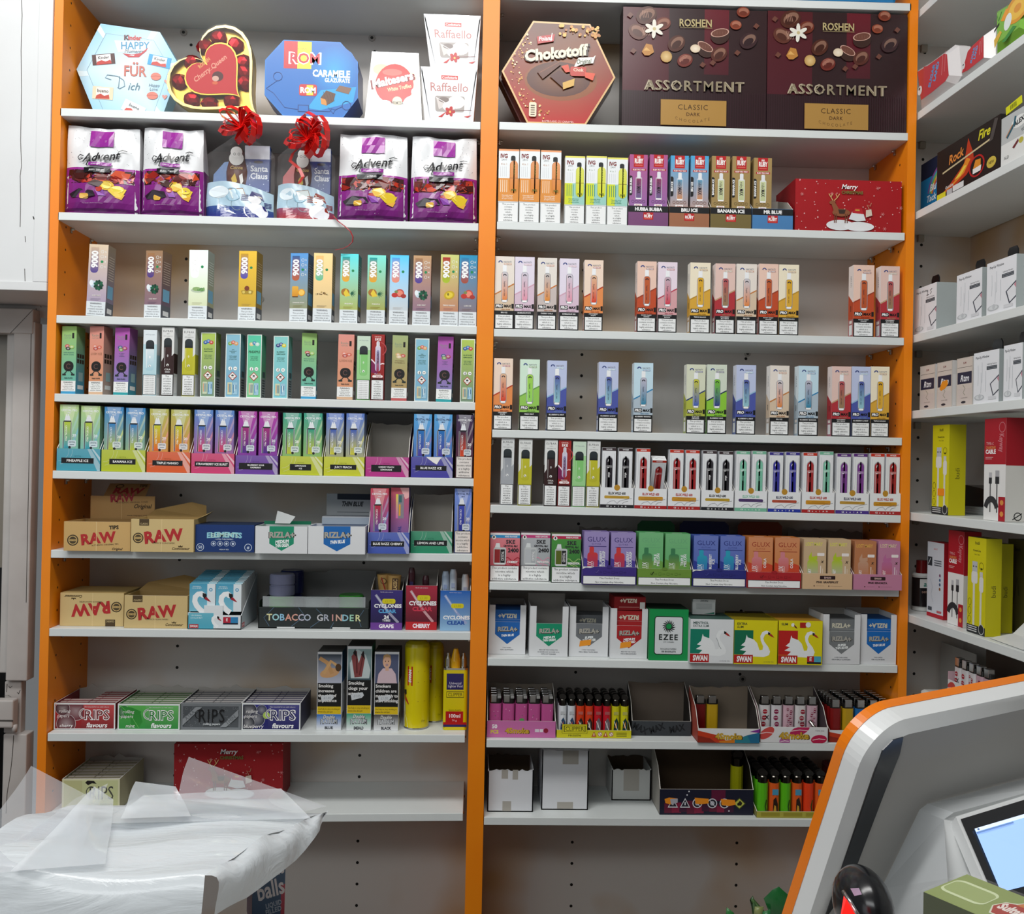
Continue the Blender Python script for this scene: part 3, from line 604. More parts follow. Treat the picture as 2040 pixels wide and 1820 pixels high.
slant_row(('R', 4), [
 ('moj', 981.6,1019.5,713.6,856.5, N('moj') + ', against the middle orange post'),('mint', 1034,1073,715.7,858, N('mint')),('bmint', 1088.5,1127,718,859.7, N('bmint') + ', next to fresh mint'),
 ('bmint', 1191,1230,721,862.4, N('bmint') + ', next to a blueberry banana'),('bban', 1261,1299,722.7,864, N('bban') + ', before the widest gap of its shelf'),('razz', 1366,1403.4,725.7,867.4, N('razz')),
 ('kiwi', 1407,1446,726,867.5, N('kiwi')),('bmint', 1465,1504,727,868.6, N('bmint') + ', next to blueberry kiwi'),('bru', 1532.4,1570.4,728,869.7, 'beige and orange vape carton marked bru ice, one shelf below the row of five'),
 ('bban', 1589,1628.7,728.7,870, N('bban') + ', next to the beige bru ice'),('jelly', 1655.7,1693.7,729.6,871, N('jelly') + ', beside blueberry and mint'),('bmint', 1695.5,1732.4,730,871.5, N('bmint') + ', beside jelly beans'),
 ('mango', 1733.5,1770,730,871.5, N('mango') + ', end of the shelf with fresh mint')])
# ================================================================== foil 9000 cartons
for (bg0, bg1, tab, pill, pic, four, nm, x0, x1, yt, yb, look, ry, rz) in [
 ('#c8b49a', '#a89ab8', '#c8b098', '#4a3a8c', pic_mint, True, 'ICED MINT', 171,209,487,629, 'shiny mauve foil carton marked 9000 tilting beside the orange side panel', 1.6,0),
 ('#b08a68', '#8a7088', '#a87848', '#4a3a8c', pic_mint, True, 'ICED MINT', 285.5,321,499,635, 'tan and mauve foil 9000 carton turned to show its printed side', .6,-9),
 ('#dcece4', '#d6d8a8', '#f0f6f2', '#f0f6f2', pic_grass, False, '', 374,412,498,638, 'silver green foil 9000 carton with a heap of green leaves', 0,-3),
 ('#d0a83c', '#c8a440', '#b0882c', '#4a4aa0', pic_cup, False, '', 473,509,499.6,641.5, 'golden foil 9000 carton with a nut cake, standing alone', 0,-5),
 ('#4f86bc', '#a09a5a', '#2f5f98', '#c0602c', pic_orange, True, 'ORANGE SODA', 575.6,611.7,504,644, 'blue to olive foil 9000 carton with an orange drink', 0,-7),
 ('#e0bc84', '#e4cc98', '#d8a868', '#58b090', pic_seeds, False, '', 622.5,659.8,504,645, 'pale gold foil 9000 carton with scattered seeds', 0,0),
 ('#58c4c8', '#c0b838', '#0f8a8c', '#d89a2a', pic_pine, False, 'PINEAPPLE', 675.7,711.5,505.6,647, 'turquoise to yellow foil 9000 carton with pineapple, beside the pale gold one', 0,-2),
 ('#70c8bc', '#b8a82c', '#0f8a8c', '#d89a2a', pic_pine, False, 'PINEAPPLE', 729.7,766,508,648, 'turquoise to yellow foil 9000 carton with pineapple, beside the white pomegranate one', 0,0),
 ('#4fb4e4', '#e6e2dc', '#4890c8', '#e08a6c', pic_lush, False, '', 774.5,811.6,508,649, 'sky blue to white foil 9000 carton with red fruit', 0,0),
 ('#b08c68', '#9c7e98', '#a87c50', '#4a3a9a', pic_mint, True, 'ICED MINT', 821,856.5,509,649.5, 'tan foil 9000 carton with dark mint leaves, facing straight ahead', 0,0),
 ('#c0c478', '#d88a7c', '#b01828', '#a8c42c', pic_mango, True, 'TRIPLE MANGO', 875.5,911.6,507,650, 'lime to pink foil 9000 carton with a mango slice', 0,0),
 ('#3090b8', '#a88c8c', '#1480b0', '#a84a2c', pic_lush, True, 'LUSH ICE', 912.8,948.3,508,651, 'steel blue foil 9000 carton with red fruit, against the middle post', 0,0)]:
    f, s = art_9000(bg0, bg1, tab, pill, pic, four, nm)
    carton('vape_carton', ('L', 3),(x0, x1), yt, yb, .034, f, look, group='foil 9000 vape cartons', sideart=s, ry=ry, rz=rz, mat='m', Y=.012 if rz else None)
# ================================================================== slim cartons, fourth shelf of the first unit
green, gfr = ('#9cc46a', '#58b0b0'),('#6a9a4a', '#c8605a', '#2c2a2a', '#a8c870')
NT = dict(g=('#9ec66c', '#58b4b0', gfr, '#3c9ac8', 'KIWI PASSION|FRUIT GUAVA'), p=('#e09488', '#d89a6c', ('#d0604a', '#e08a74', '#b84a40'), '#d8b494', 'LUSH ICE'),
          m=('#b850b0', '#7888b8', ('#8a3a4a', '#4a5a8a', '#7a9a4a', '#b04a70'), '#2c9aa0', 'BLUEBERRY|CHERRY|CRANBERRY'), o=('#a4b47c', '#b89060', ('#c8584a', '#d8b078', '#e0c8a0'), '#c05a5a', 'STRAWBERRY|WATERMELON'))
for k, x0, x1, yt, yb, look, ry, rz in [
 ('g', 120.5,150.7,649.4,783.6, 'lime green slim carton with guava fruit, at the end against the orange side panel', 0,-5),('p', 175.5,205.3,649.4,785.7, 'salmon slim carton with a round black badge, second in its row', 0,-8),
 ('m', 225,255.3,652.6,788.5, 'magenta slim carton with a round black badge, third in its row', .6,-6),('g', 599.4,628.5,663.4,799, 'lime green slim carton with guava fruit, turned before a wide gap', 0,6),
 ('p', 670.6,702,666,801.5, 'salmon slim carton with a black badge, beside the white and green pod carton', .6,0),('o', 778.8,809.5,668,802.6, 'olive and tan slim carton with strawberries and a black badge', .4,0),('m', 868,898.6,670.5,803.6, 'magenta slim carton with a black badge, leaning near the middle post', 1.2,-3)]:
    f, s = art_nature(*NT[k]); carton('vape_carton', ('L', 4),(x0, x1), yt, yb, .03, f, look, group='slim cartons with a round badge', sideart=s, ry=ry, rz=rz, Y=.012 if rz else None)
HZ = dict(b=('#b4cc5c', '#78927a', ('#2f5aa0', '#3a70b8', '#c84a40'), 'BLUE RAZZ|LEMONADE'), k=('#8cc0d4', '#7cb0cc', ('#7aa84a', '#d86a50', '#d8a06a'), 'KIWI|PASSIONFRUIT|GUAVA'), a=('#58cca8', '#7cc48a', ('#e0c890', '#3a8ab0', '#c8e0d8'), 'PINEAPPLE'), l=('#8cd0cc', '#7cc4d0', ('#2f3f7a', '#4a5a9a', '#d8cc3a'), 'BLUEBERRY|LEMONADE'))
for k, x0, x1, yt, yb, look in [
 ('b', 398,427.9,662,795, 'yellow-green to grey slim carton marked blue razz lemonade, beside the yellow pod carton'),('k', 447.3,477.5,664.5,795.7, 'light blue kiwi guava slim carton with a hazard diamond, between lemonade and pineapple'),
 ('a', 490,519.5,666,796.5, 'sea green slim carton marked pineapple with a hazard diamond'),('l', 542.6,572.8,668.8,797.8, 'aqua slim carton marked blueberry lemonade with a hazard diamond'),
 ('k', 825,853,674,802.6, 'light blue kiwi guava slim carton with a hazard diamond, between olive and magenta cartons'),('b', 916,944,675,804, 'yellow-green to grey slim carton marked blue razz lemonade, against the middle post')]:
    f, s = art_hazard(*HZ[k]); carton('vape_carton', ('L', 4),(x0, x1), yt, yb, .026, f, look, group='slim cartons with a hazard diamond', sideart=s, rz=-4 if x0 < 560 else 0, Y=.01 if x0 < 560 else None)
POD = dict(w=('#20262a', '#eef2f4', '#a8d0dc', '#dfe8ec', False, '#b8d8e0', None, True), c=('#20262a', '#3c2222', '#2e1616', '#dfe0de', True, '#301818', ('COLA', '')), y=('#20262a', '#c4c02c', '#b8b42c', '#dcdedc', True, '#c0bc30', None),
           n=('#20262a', '#7cc46c', '#88c87c', '#c8dcc8', False, '#9cd090', None, True), s=('#20262a', '#8c9098', '#a8acb2', '#d4d6d6', True, '#a4a8ae', None))
for key, k, x0, x1, yt, yb, look, dep in [
 (4, 'w', 283.4,310.3,657,790, 'white and pale blue slim pod carton beside the cola one', .018),(4, 'c', 320,344.8,651.6,791, 'dark brown pod carton marked cola, topped with a torn white lid flap', .02),
 (4, 'y', 361.4,386.9,654,792, 'yellow pod carton with white top, on the shelf of slim cartons', .02),(4, 'n', 709.4,735.7,669,801.5, 'white and green pod carton beside the red crystal carton, fourth shelf', .018),
 (-5, 's', 995.7,1021.6,873,1007, 'grey pod carton with white top, beside the middle post', .02),(-5, 'y', 1031,1057.5,875,1007, 'yellow pod carton with white top, beside the grey one', .018),
 (-5, 'c', 1082.8,1108,876,1008.5, 'dark brown pod carton marked cola, pressed against the red crystal carton', .018),(-5, 'n', 1138.6,1165,879,1011, 'mint green pod carton between the red crystal and a yellow carton', .018),
 (-5, 'y', 1167,1193,878.5,1012, 'yellow pod carton with white top, touching the first black pen tray', .018)]:
    f, s = art_pod(*POD[k]); carton('vape_carton', ('L', 4) if key > 0 else ('R', 5),(x0, x1), yt, yb, dep, f, look, group='slim pod vape cartons', sideart=s)
for key, x0, x1, yt, yb, look in [(('L', 4), 738,764,666,802, 'dark red crystal carton with pale swirls, beside the white and green pod carton'),(('R', 5), 1110,1134.8,877,1010, 'dark red crystal carton with pale swirls, between cola and mint pod cartons')]:
    f, s = art_crystal_red(); carton('vape_carton', key, (x0, x1), yt, yb, .018, f, look, group='dark red crystal cartons', sideart=s)
# torn lid flap on the cola carton
# ================================================================== round-device cartons and their crowned neighbours
for (a, x0, x1, yt, yb, look) in [
 (('#d8822a', '#dc9040', '#f4e4d0', '#e8a070'), 991.5,1032,297,440.6, 'orange and white vape carton with a round device, against the middle post'),(('#d8822a', '#dc9040', '#f4e4d0', '#e8a070'), 1033.5,1073.5,297.5,442.7, 'orange and white vape carton with a round device, middle of three'),
 (('#d8822a', '#dc9040', '#f4e4d0', '#e8a070'), 1075.5,1116,299.6,444, 'orange and white vape carton with a round device, beside the lime ones'),(('#d4d820', '#split', '#3a8a70', '#e4e06a'), 1124,1163.5,311,444.7, 'lime and aqua vape carton with a round device, beside the orange ones'),
 (('#d4d820', '#split', '#3a8a70', '#e4e06a'), 1166.5,1207,311,446.8, 'lime and aqua vape carton with a round device, middle of three'),(('#d4d820', '#split', '#3a8a70', '#e4e06a'), 1208.5,1249,314,448.4, 'lime and aqua vape carton with a round device, beside the purple tray')]:
    f, s = art_ivg(*a); carton('vape_carton', ('R', 2),(x0, x1), yt, yb, .024, f, look, group='cartons picturing a round device', sideart=s)
RB = dict(h=('#b0588c', '#8a6aa8', '#8a3a60', '#6a5a8a', 'HUBBA BUBBA'), b=('#48a8d8', '#c89470', '#5a98b8', '#c88a5a', 'BRU ICE'), n=('#a88c58', '#9a8250', '#c8d0a0', '#c0c898', 'BANANA ICE'))
for (x0, x1, ytf, yb, k, c, name, bx, lk) in [
 (1250.7,1331.5,410,450, 'h', '#7c4a78', 'HUBBA BUBBA', [(1251.5,1290.5,306.8, 'beside the lime cartons'),(1291.5,1330.5,307, 'beside the blue cartons')], 'purple'),(1332.3,1413.3,412,453, 'b', '#a06a4c', 'BRU ICE', [(1333.5,1372.5,309, 'beside the purple cartons'),(1373.5,1412.5,309.5, 'beside the olive cartons')], 'copper'),
 (1414.4,1496.8,413.8,455.4, 'n', '#77683c', 'BANANA ICE', [(1415.5,1454.8,310, 'beside the blue cartons'),(1456.4,1495.6,310.6, 'next to the blue tray')], 'olive brown'),(1497.8,1580,416,456.7, 'n', '#4a82b8', 'MR BLUE', [(1499.5,1538.5,313.6, 'alone in the blue tray')], 'blue')]:
    def art(p, c=c, name=name):
        p.rect(0,0,1,1, mixc(c, '#000000', .1), c); p.rect(0,.68,1,.99,'#16171a'); p.text(name, .5,.835,.16,'#f2f2f2', st='k', mx=.68); ruby(p, .5,.30,.25,.37)
    t, (X, Yw, z, wd, hf) = tray('display_tray', ('R', 2),(x0, x1), ytf, yb, .085,.085 if k != 'n' or name == 'BANANA ICE' else .075, art, f'low {lk} display tray marked {name.lower()} under a black band', group='crowned badge display trays', side=mixc(c, '#808080', .3), Y=.002)
    for q, (a0, a1, yt, where) in enumerate(bx):
        f, s = art_ruby(*RB[k]); colr = {'h': 'pink and violet', 'b': 'blue and copper', 'n': 'olive gold'}[k]
        carton('vape_carton', ('R', 2),(a0, a1), yt, yb - 1,.03, f, f'{colr} vape carton with a crowned red badge, {where}', group='crowned badge vape cartons', sideart=s, Y=Yw + .003, z0=z + .0016)
# ================================================================== crystal flavour trays
CT = dict(pine=('#b8d48c', '#4ab0b8', '#b8cc3a', '#2a9ab0'), ban=('#3c88c4', '#a8c060', '#2f80c0', '#b8c42c'), mango=('#b8b85c', '#dc7a3c', '#c8c830', '#e06028'), straw=('#5a88c8', '#b04a80', '#3a70b8', '#d83a5a'), sour=('#b040a4', '#6a3a98', '#a02c78', '#4a2c88'),
          lem=('#3ca088', '#a0c060', '#2a9a80', '#c0c430'), peach=('#5a7cc8', '#b8b448', '#3a5ab0', '#ccc830'), razz=('#58a8e0', '#4a4aa8', '#1f70b8', '#4a3a9a'), cherry=('#c84a58', '#5a5ab0', '#b82c3c', '#4a4a98'), dark=('#3a2c50', '#5a2030', '#3c2840', '#d84a20'), blue=('#7894dc', '#4a60b0', '#3a48b0', '#28308a'))
CTL = dict(pine='green to teal', ban='blue to yellow-green', mango='yellow to orange', straw='blue to pink', sour='magenta to violet', lem='teal to lime', peach='blue to yellow', razz='bright blue', cherry='red to indigo')
G1, G2 = 'crystal flavour display trays', 'crystal vape cartons in trays'
def crystal_tray(key, x, ytf, yb, k, c, name, look, bx, hb=.10, dep=.085, tear=False, tearlid=False):
    t, (X, Yw, z, wd, hf) = tray('display_tray', key, x, ytf, yb, dep, hb, art_flavour(c, mixc(c, '#ffffff', .06), name, tear), look, group=G1, side=mixc(c, '#505050', .2))
    for q, (a0, a1, yt) in enumerate(bx):
        f, s = art_crystal(*CT[k], dark=k == 'razz'); fl = name.replace('|', ' ').lower()
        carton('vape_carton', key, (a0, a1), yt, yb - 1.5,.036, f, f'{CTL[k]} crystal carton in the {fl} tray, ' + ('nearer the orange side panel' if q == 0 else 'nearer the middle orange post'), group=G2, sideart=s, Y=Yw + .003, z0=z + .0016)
L5 = ('L', 5)
crystal_tray(L5,(111.6,199.6), 893.5,938.4, 'pine', '#3f9cb0', 'PINEAPPLE ICE', 'teal display tray marked pineapple ice', [(113.5,154.5,805.5),(155.8,197.5,807.7)])
crystal_tray(L5,(200.7,289.5), 896,943, 'ban', '#b4c028', 'BANANA ICE', 'yellow-green display tray marked banana ice', [(202.5,244,810),(245.5,287.5,812)])
crystal_tray(L5,(291,378.8), 900,945, 'mango', '#d85a26', 'TRIPLE MANGO', 'orange display tray marked triple mango', [(293,334,814),(335.5,377,815.5)])
crystal_tray(L5,(379.8,466.8), 903,948.5, 'straw', '#cc3c70', 'STRAWBERRY ICE BURST', 'pink display tray marked strawberry ice burst', [(382,422.5,816),(424,465,817)])
crystal_tray(L5,(467.8,553.5), 907,950.5, 'sour', '#6a3c9c', 'BLUEBERRY SOUR|RASPBERRY', 'violet display tray marked blueberry sour raspberry', [(470,510,818.7),(511.2,552,819.8)])
crystal_tray(L5,(556.8,642.8), 908.7,952, 'lem', '#bcc42c', 'LEMONADE|ICE', 'lime yellow display tray marked lemonade ice', [(559,599,822),(600.5,641,822.5)])
crystal_tray(L5,(643.8,726), 909.8,952, 'peach', '#c4c828', 'JUICY PEACH', 'bright yellow display tray marked juicy peach', [(645.5,684,822.6),(685.5,725,823)])
crystal_tray(L5,(727,814.4), 910,953.7, 'razz', '#b42c84', 'CHERRY PEACH|LEMONADE', 'empty magenta display tray marked cherry peach lemonade', [])
crystal_tray(L5,(817.5,902), 910,952.8, 'razz', '#403c9a', 'BLUE RAZZ ICE', 'indigo display tray marked blue razz ice with a torn front', [(820.5,859.5,824.6),(861,900.5,825)], tear=True)
def art_single(k, dark=False):
    f0, s = art_crystal(*CT[k], dark=dark)
    def f(p): f0(p); warn(p, .02,.005,.98,.345, ['This product', 'contains', 'nicotine which', 'is a highly', 'addictive', 'substance'], bg='#e4ddd8', bd='#1c1c22')
    return f, s
f, s = art_single('dark'); carton('vape_carton', L5,(907,941), 826,950,.036, f, 'dark plum and red crystal carton with a warning label, against the middle post', group='crystal vape cartons in trays', sideart=s)
# ================================================================== pen trays, fifth shelf of the second unit
R5 = ('R', 5); EG, EG2 = 'white pen display trays', 'white pen cartons in trays'
EX = dict(k=('#2a262c', '#3a2c30', 'black'), r=('#a82a2c', '#c0301c', 'red'), m=('#7cc4a8', '#74b496', 'mint'), b=('#35349c', '#3a3088', 'blue'), p=('#7c3c90', '#5a2c78', 'purple'))
def art_pen(k):
    c, low, _ = EX[k]
    def f(p):
        p.rect(0,0,1,1,'#e4e6e8'); p.rect(0,.945,1,.995, low); p.text('VAPORIZER', .5,.97,.022,'#f0f0f0', mx=.45, st='b')
        for u in (.12,.9): p.line([(u, .9),(u + .03,.6),(u - .02,.4)], .0005,'#c4c6ca')
        p.rr(.24,.24,.80,.86,.0082,'#b0b2b6', mat='g'); p.rr(.28,.24,.76,.845,.0074, mixc(c, '#000000', .15), c, mat='g'); p.rr(.30,.66,.74,.70,.001, mixc(c, '#ffffff', .18), mat='g')
        p.line([(.36,.30),(.36,.68)], .0012, mixc(c, '#ffffff', .35)); p.line([(.42,.76),(.46,.80)], .001,'#f4f4f4'); p.text('elux', .54,.54,.035, mixc(c, '#ffffff', .8) if k == 'k' else mixc(c, '#000000', .45), rot=-90, st='b', mx=.14); p.rect(.40,.655,.50,.668,'#e8e8e8')
        p.rr(.02,.10,.98,.245,.003, low, corners='1100'); p.ell(.5,.25,.10, None, '#3a3030' if k == 'm' else '#b88a28'); p.ell(.5,.25,.06, None, mixc(low, '#000000', .3)); p.rect(.06,.205,.94,.215, mixc(low, '#ffffff', .4)); p.rr(.28,.12,.46,.185,.001,'#e8d8a8'); p.rr(.52,.12,.70,.19,.002,'#f0f0ee'); p.text('L', .61,.155,.03,'#404040', st='b')
    def side(l, r, t):
        for q in (l, r): q.rect(0,0,1,1,'#dcdee2'); q.text('elux wild', .5,.6,.03,'#8a8c90', rot=-90)
        t.rect(0,0,1,1, mixc(low, '#ffffff', .2))
    return f, side
def art_pentray(tc, bar, foot, two):
    def f(p):
        p.rect(0,0,1,1,'#e6e8ea'); p.rect(0,0,1,.16, foot); p.ell(.5,1.0,.09,.15,'#b8882a', n=20)
        p.text('ELUX WILD 600', .5,.72,.115, tc, st='k', mx=.52, sx=.8); p.rr(.12,.46 if not two else .40,.88,.60,.002, bar); p.rect(.30,.52,.70,.54, mixc(bar, '#503010', .5))
        if two: p.rect(.2,.45,.8,.47, mixc(bar, '#503010', .5))
        for a in (([(.2,.2),(.3,.32),(.42,.36),(.5,.24)]),([(.5,.2),(.58,.34),(.74,.42),(.95,.48)]),([(.66,.2),(.72,.3),(.84,.34)])): p.line(a, .0007,'#8a8c90')
        for i, t in enumerate(('CE', 'x', 'o', 'I', 'A', 'H')): p.text(t, .22 + .11 * i, .08,.07,'#f0f0f0', st='b')
    return f
for (x0, x1, ytf, yb, tc, bar, foot, two, lk, bx) in [
 (1194.5,1262,971,1014.4,'#1c1c1e', '#c09a38', '#232226', 0, 'black lettered white pen tray with two black pens, beside the pod cartons', [('k', 1196,891, 'tray beside the pod cartons, first'),('k', 1229,892, 'tray beside the pod cartons, second')]),
 (1262.6,1328.4,973,1016.5,'#b02c20', '#c8902a', '#a82224', 1, 'red lettered white pen tray holding one carton askew', [('r', 1264.5,893, 'beside the carton lying askew')]),
 (1329.4,1394.8,974,1017.6,'#b02c20', '#c8902a', '#a82224', 1, 'red lettered white pen tray with two red pens, after the one with the askew carton', [('r', 1331,895, 'nearer the askew one'),('r', 1363,896, 'beside a black pen carton')]),
 (1395.8,1461.5,976.5,1019,'#1c1c1e', '#b8982c', '#1f2026', 0, 'black lettered white pen tray with two black pens, between red and mint trays', [('k', 1397,897, 'beside a red pen carton'),('k', 1429.3,898.5, 'beside a mint pen carton')]),
 (1462.3,1528,977.5,1021,'#8cc4ac', '#4a3468', '#74b498', 0, 'mint lettered white pen tray with a purple bar', [('m', 1463.6,898, 'beside a black pen carton'),('m', 1496,898, 'beside a blue pen carton')]),
 (1528.8,1595,979.6,1022,'#2c3050', '#b04a34', '#22349a', 0, 'blue footed white pen tray with a brick red bar', [('b', 1530,900, 'beside a mint pen carton'),('b', 1562.8,900, 'beside a red pen carton')]),
 (1596,1662.5,980,1023,'#b02c20', '#c88c22', '#a82224', 1, 'red lettered white pen tray holding one red and one mint pen', [('r', 1597.5,901, 'beside the mint one sharing its tray'),('m', 1630,899, 'sharing a tray with a red one')]),
 (1663.5,1731,982,1024.5,'#3a3450', '#b89038', '#4a3488', 0, 'purple footed white pen tray with a gold bar', [('p', 1665,903, 'beside a mint pen carton'),('p', 1698,903, 'beside a red pen carton')]),
 (1731.6,1794,983,1025.6,'#b03a28', '#c48c22', '#a82a2c', 1, 'red lettered white pen tray against the outer orange post', [('r', 1732.2,902.7, 'beside a purple pen carton'),('r', 1762.8,903.5, 'against the outer orange post')])]:
    t, (X, Yw, z, wd, hf) = tray('display_tray', R5,(x0, x1), ytf, yb, .075,.06, art_pentray(tc, bar, foot, two), lk, group=EG, side='#d8dadc', inside='#c8c8c8', Y=.002, tear=False)
    for k, a0, yt, where in bx:
        f, s = art_pen(k); carton('vape_carton', R5,(a0, a0 + 30.5), yt, yb - 1,.02, f, f'white carton picturing a {EX[k][2]} pen, {where}', group=EG2, sideart=s, Y=Yw + .003, z0=z + .0016)
    if lk.endswith('carton askew'):
        f, s = art_pen('r'); p0 = P(1317,1010, Yw + .012)
        mb = MB(); w_, h_, d_ = .0255,.082,.02; mb.box(-w_ / 2, w_ / 2,0, d_, 0, h_, '#dcdee0'); fa = faces(mb, w_, d_, h_); f(fa[0]); s(*fa[1:]); fa[3].rect(0,0,1,1,'#eceeee'); fa[3].line([(.2,.3),(.5,.6),(.9,.4)], .0006,'#888'+'888')
        tag(mb.obj('vape_carton', None, (P(1312,1010, Yw).x, Yw + .034, z + .013),(.42,0,0)), 'white carton picturing a red pen, lying askew with its top tipped forward', 'vape carton', EG2)
# ================================================================== sixth shelf of the first unit
L6 = ('L', 6)
def raw_art(kind):
    def f(p):
        p.rect(0,0,1,1,'#c8a368' if kind == 'tips' else '#cbb27c')
        A = {'tips': (.135,.36), 'classic': (.115,.42)}[kind]
        p.ell(A[0], A[1], .085, None, '#3a3020'); p.ell(A[0], A[1], .068, None, '#c8a76a'); p.ell(A[0], A[1], .055, None, '#4a3e28'); p.rect(A[0] - .05, A[1] - .03, A[0] + .05, A[1] + .03,'#c8a76a'); p.text('NATURAL', A[0], A[1], .035,'#3a3020', mx=.09)
        p.text('RAW', .515,.43 if kind == 'tips' else .48,.34,'#b02a2c', st='k', mx=.62, rot=6, sp=.03, curve=.02)
        if kind == 'tips': p.text('TIPS', .75,.81,.12,'#33281a', st='k', rot=3, mx=.2); p.text('AUTHENTIC ORIGINAL TIPS', .62,.215,.05,'#4a3a24', rot=4, mx=.48); p.text('Original', .80,.075,.075,'#33281a', sh=.3, st='b', mx=.26)
        else: p.text('CLASSIC ROLLING PAPERS', .52,.27,.045,'#5a4a30', mx=.36); p.text('Connoisseur', .79,.11,.075,'#4a3a20', sh=.3, mx=.28, st='b'); p.poly([(.76,.15),(.75,.20),(.775,.175),(.79,.215),(.805,.175),(.83,.20),(.82,.15)], '#4a3a20'); p.rect(.13,.80,.285,1,'#4a3a22'); p.text('CLASSIC', .207,.855,.055,'#d0ba88', mx=.13)
        p.rect(.485,0,.492,1,'#e4cc98')
    return f
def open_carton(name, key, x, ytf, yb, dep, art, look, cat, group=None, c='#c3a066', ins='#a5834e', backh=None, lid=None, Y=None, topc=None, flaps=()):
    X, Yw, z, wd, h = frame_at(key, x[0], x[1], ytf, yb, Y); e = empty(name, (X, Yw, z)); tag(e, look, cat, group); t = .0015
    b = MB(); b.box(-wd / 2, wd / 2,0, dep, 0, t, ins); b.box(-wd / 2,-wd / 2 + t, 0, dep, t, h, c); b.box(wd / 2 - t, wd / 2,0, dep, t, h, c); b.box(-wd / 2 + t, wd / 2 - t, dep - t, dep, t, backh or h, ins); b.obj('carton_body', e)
    g = MB(); g.box(-wd / 2 + t, wd / 2 - t, 0, t, t, h, c, top=mixc(c, '#ffffff', .4)); art(Pan(g, (-wd / 2,0,0),(1,0,0),(0,0,1), wd, h)); g.obj('front_panel', e)
    if topc: g = MB(); g.box(-wd / 2 + t, wd / 2 - t, t, dep - t, h - .012, h - .006, topc); g.obj('contents', e)
    return e, (X, Yw, z, wd, h)
RG = 'boxes of rolling papers and tips'
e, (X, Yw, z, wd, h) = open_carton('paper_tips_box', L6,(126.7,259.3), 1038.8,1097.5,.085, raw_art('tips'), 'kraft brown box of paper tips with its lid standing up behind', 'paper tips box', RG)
b = MB(); hb = .044; zt = h - .002; A0 = (-wd / 2 + .008,.088, zt); b.box(-wd / 2 + .01, wd / 2 + .012,.086,.088, zt, zt + hb, '#b8925a'); q = Pan(b, (-wd / 2 + .01,.086, zt),(1,0,0),(0,0,1), wd, hb)
q.text('RAW', .50,.93,.30,'#9c2a34', st='k', mx=.55, rot=4); q.text('AUTHENTIC ORIGINAL CONES', .66,.74,.07,'#5a4528', mx=.5, rot=2); q.text('Original', .82,.58,.17,'#3a2c18', sh=.3, st='b', mx=.28); q.text('www.rawpaper.com', .74,.2,.07,'#5a4528', mx=.4); q.rect(.49,0,.497,1,'#d8b880'); b.obj('lid', e)
b = MB(); b.add([(-wd / 2 + .033,.087, zt + hb),(wd / 2 - .006,.087, zt + hb),(wd / 2 - .01,.125, zt + hb + .022),(-wd / 2 + .030,.125, zt + hb + .022),(-wd / 2 + .033,.089, zt + hb),(wd / 2 - .006,.089, zt + hb),(wd / 2 - .01,.127, zt + hb + .022),(-wd / 2 + .030,.127, zt + hb + .022)], [(0,1,2,3),(7,6,5,4),(0,4,5,1),(1,5,6,2),(2,6,7,3),(3,7,4,0)], '#a88254')
V = Vector((0,.038,.022)); q = Pan(b, (-wd / 2 + .033,.087, zt + hb),(1,0,0), V, wd - .04, V.length); q.text('RAW', .52,.42,.42,'#9c2a34', st='k', mx=.72); q.text('TIPS', .82,.83,.2,'#4a3420', st='k', mx=.2); q.ell(.25,.78,.1, None, '#4a3a24'); q.ell(.25,.78,.07, None, '#a88254'); b.obj('lid_flap', e)
def raw_box(key, x, yt, yb, dep, look, open_=True, flip=False):
    if flip:
        def side(l, r, t): t.rect(0,0,1,1,'#b89c62'); t.rect(.02,.05,.98,.5,'#c0a56c'); t.rect(.02,.5,.98,.52,'#8a7040')
        X, Yw, z, wd, h = frame_at(key, x[0], x[1], yt, yb); mb = MB(); mb.box(-wd / 2, wd / 2,0, dep, 0, h, '#c4aa70'); p = Pan(mb, (wd / 2,0, h),(-1,0,0),(0,0,-1), wd, h); p.N = Vector((0,-1,0)); raw_art('classic')(p); fa = faces(mb, wd, dep, h); side(*fa[1:])
        return tag(mb.obj('rolling_paper_box', None, (X, Yw, z)), look, 'rolling paper box', RG)
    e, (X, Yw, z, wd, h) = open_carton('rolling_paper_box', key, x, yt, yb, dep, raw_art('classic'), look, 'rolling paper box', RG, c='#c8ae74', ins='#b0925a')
    g = MB(); g.add([(-wd / 2, dep, h),(wd / 2, dep, h),(wd / 2 - .006, dep + .02, h + .02),(.02, dep + .024, h + .026),(-wd / 2 + .01, dep + .02, h + .012)], [(0,1,2,3,4)], '#b0905a')
    if key == L6: g.add([(wd / 2,.02, h),(wd / 2 + .012,.03, h + .006),(wd / 2 + .014, dep, h + .012),(wd / 2, dep, h)], [(0,1,2,3)], '#c8ae74')
    g.obj('lid_flap', e)
raw_box(L6,(260.4,385.5), 1033.8,1099.6,.075, 'kraft box of rolling papers with red lettering, open, beside the paper tips')
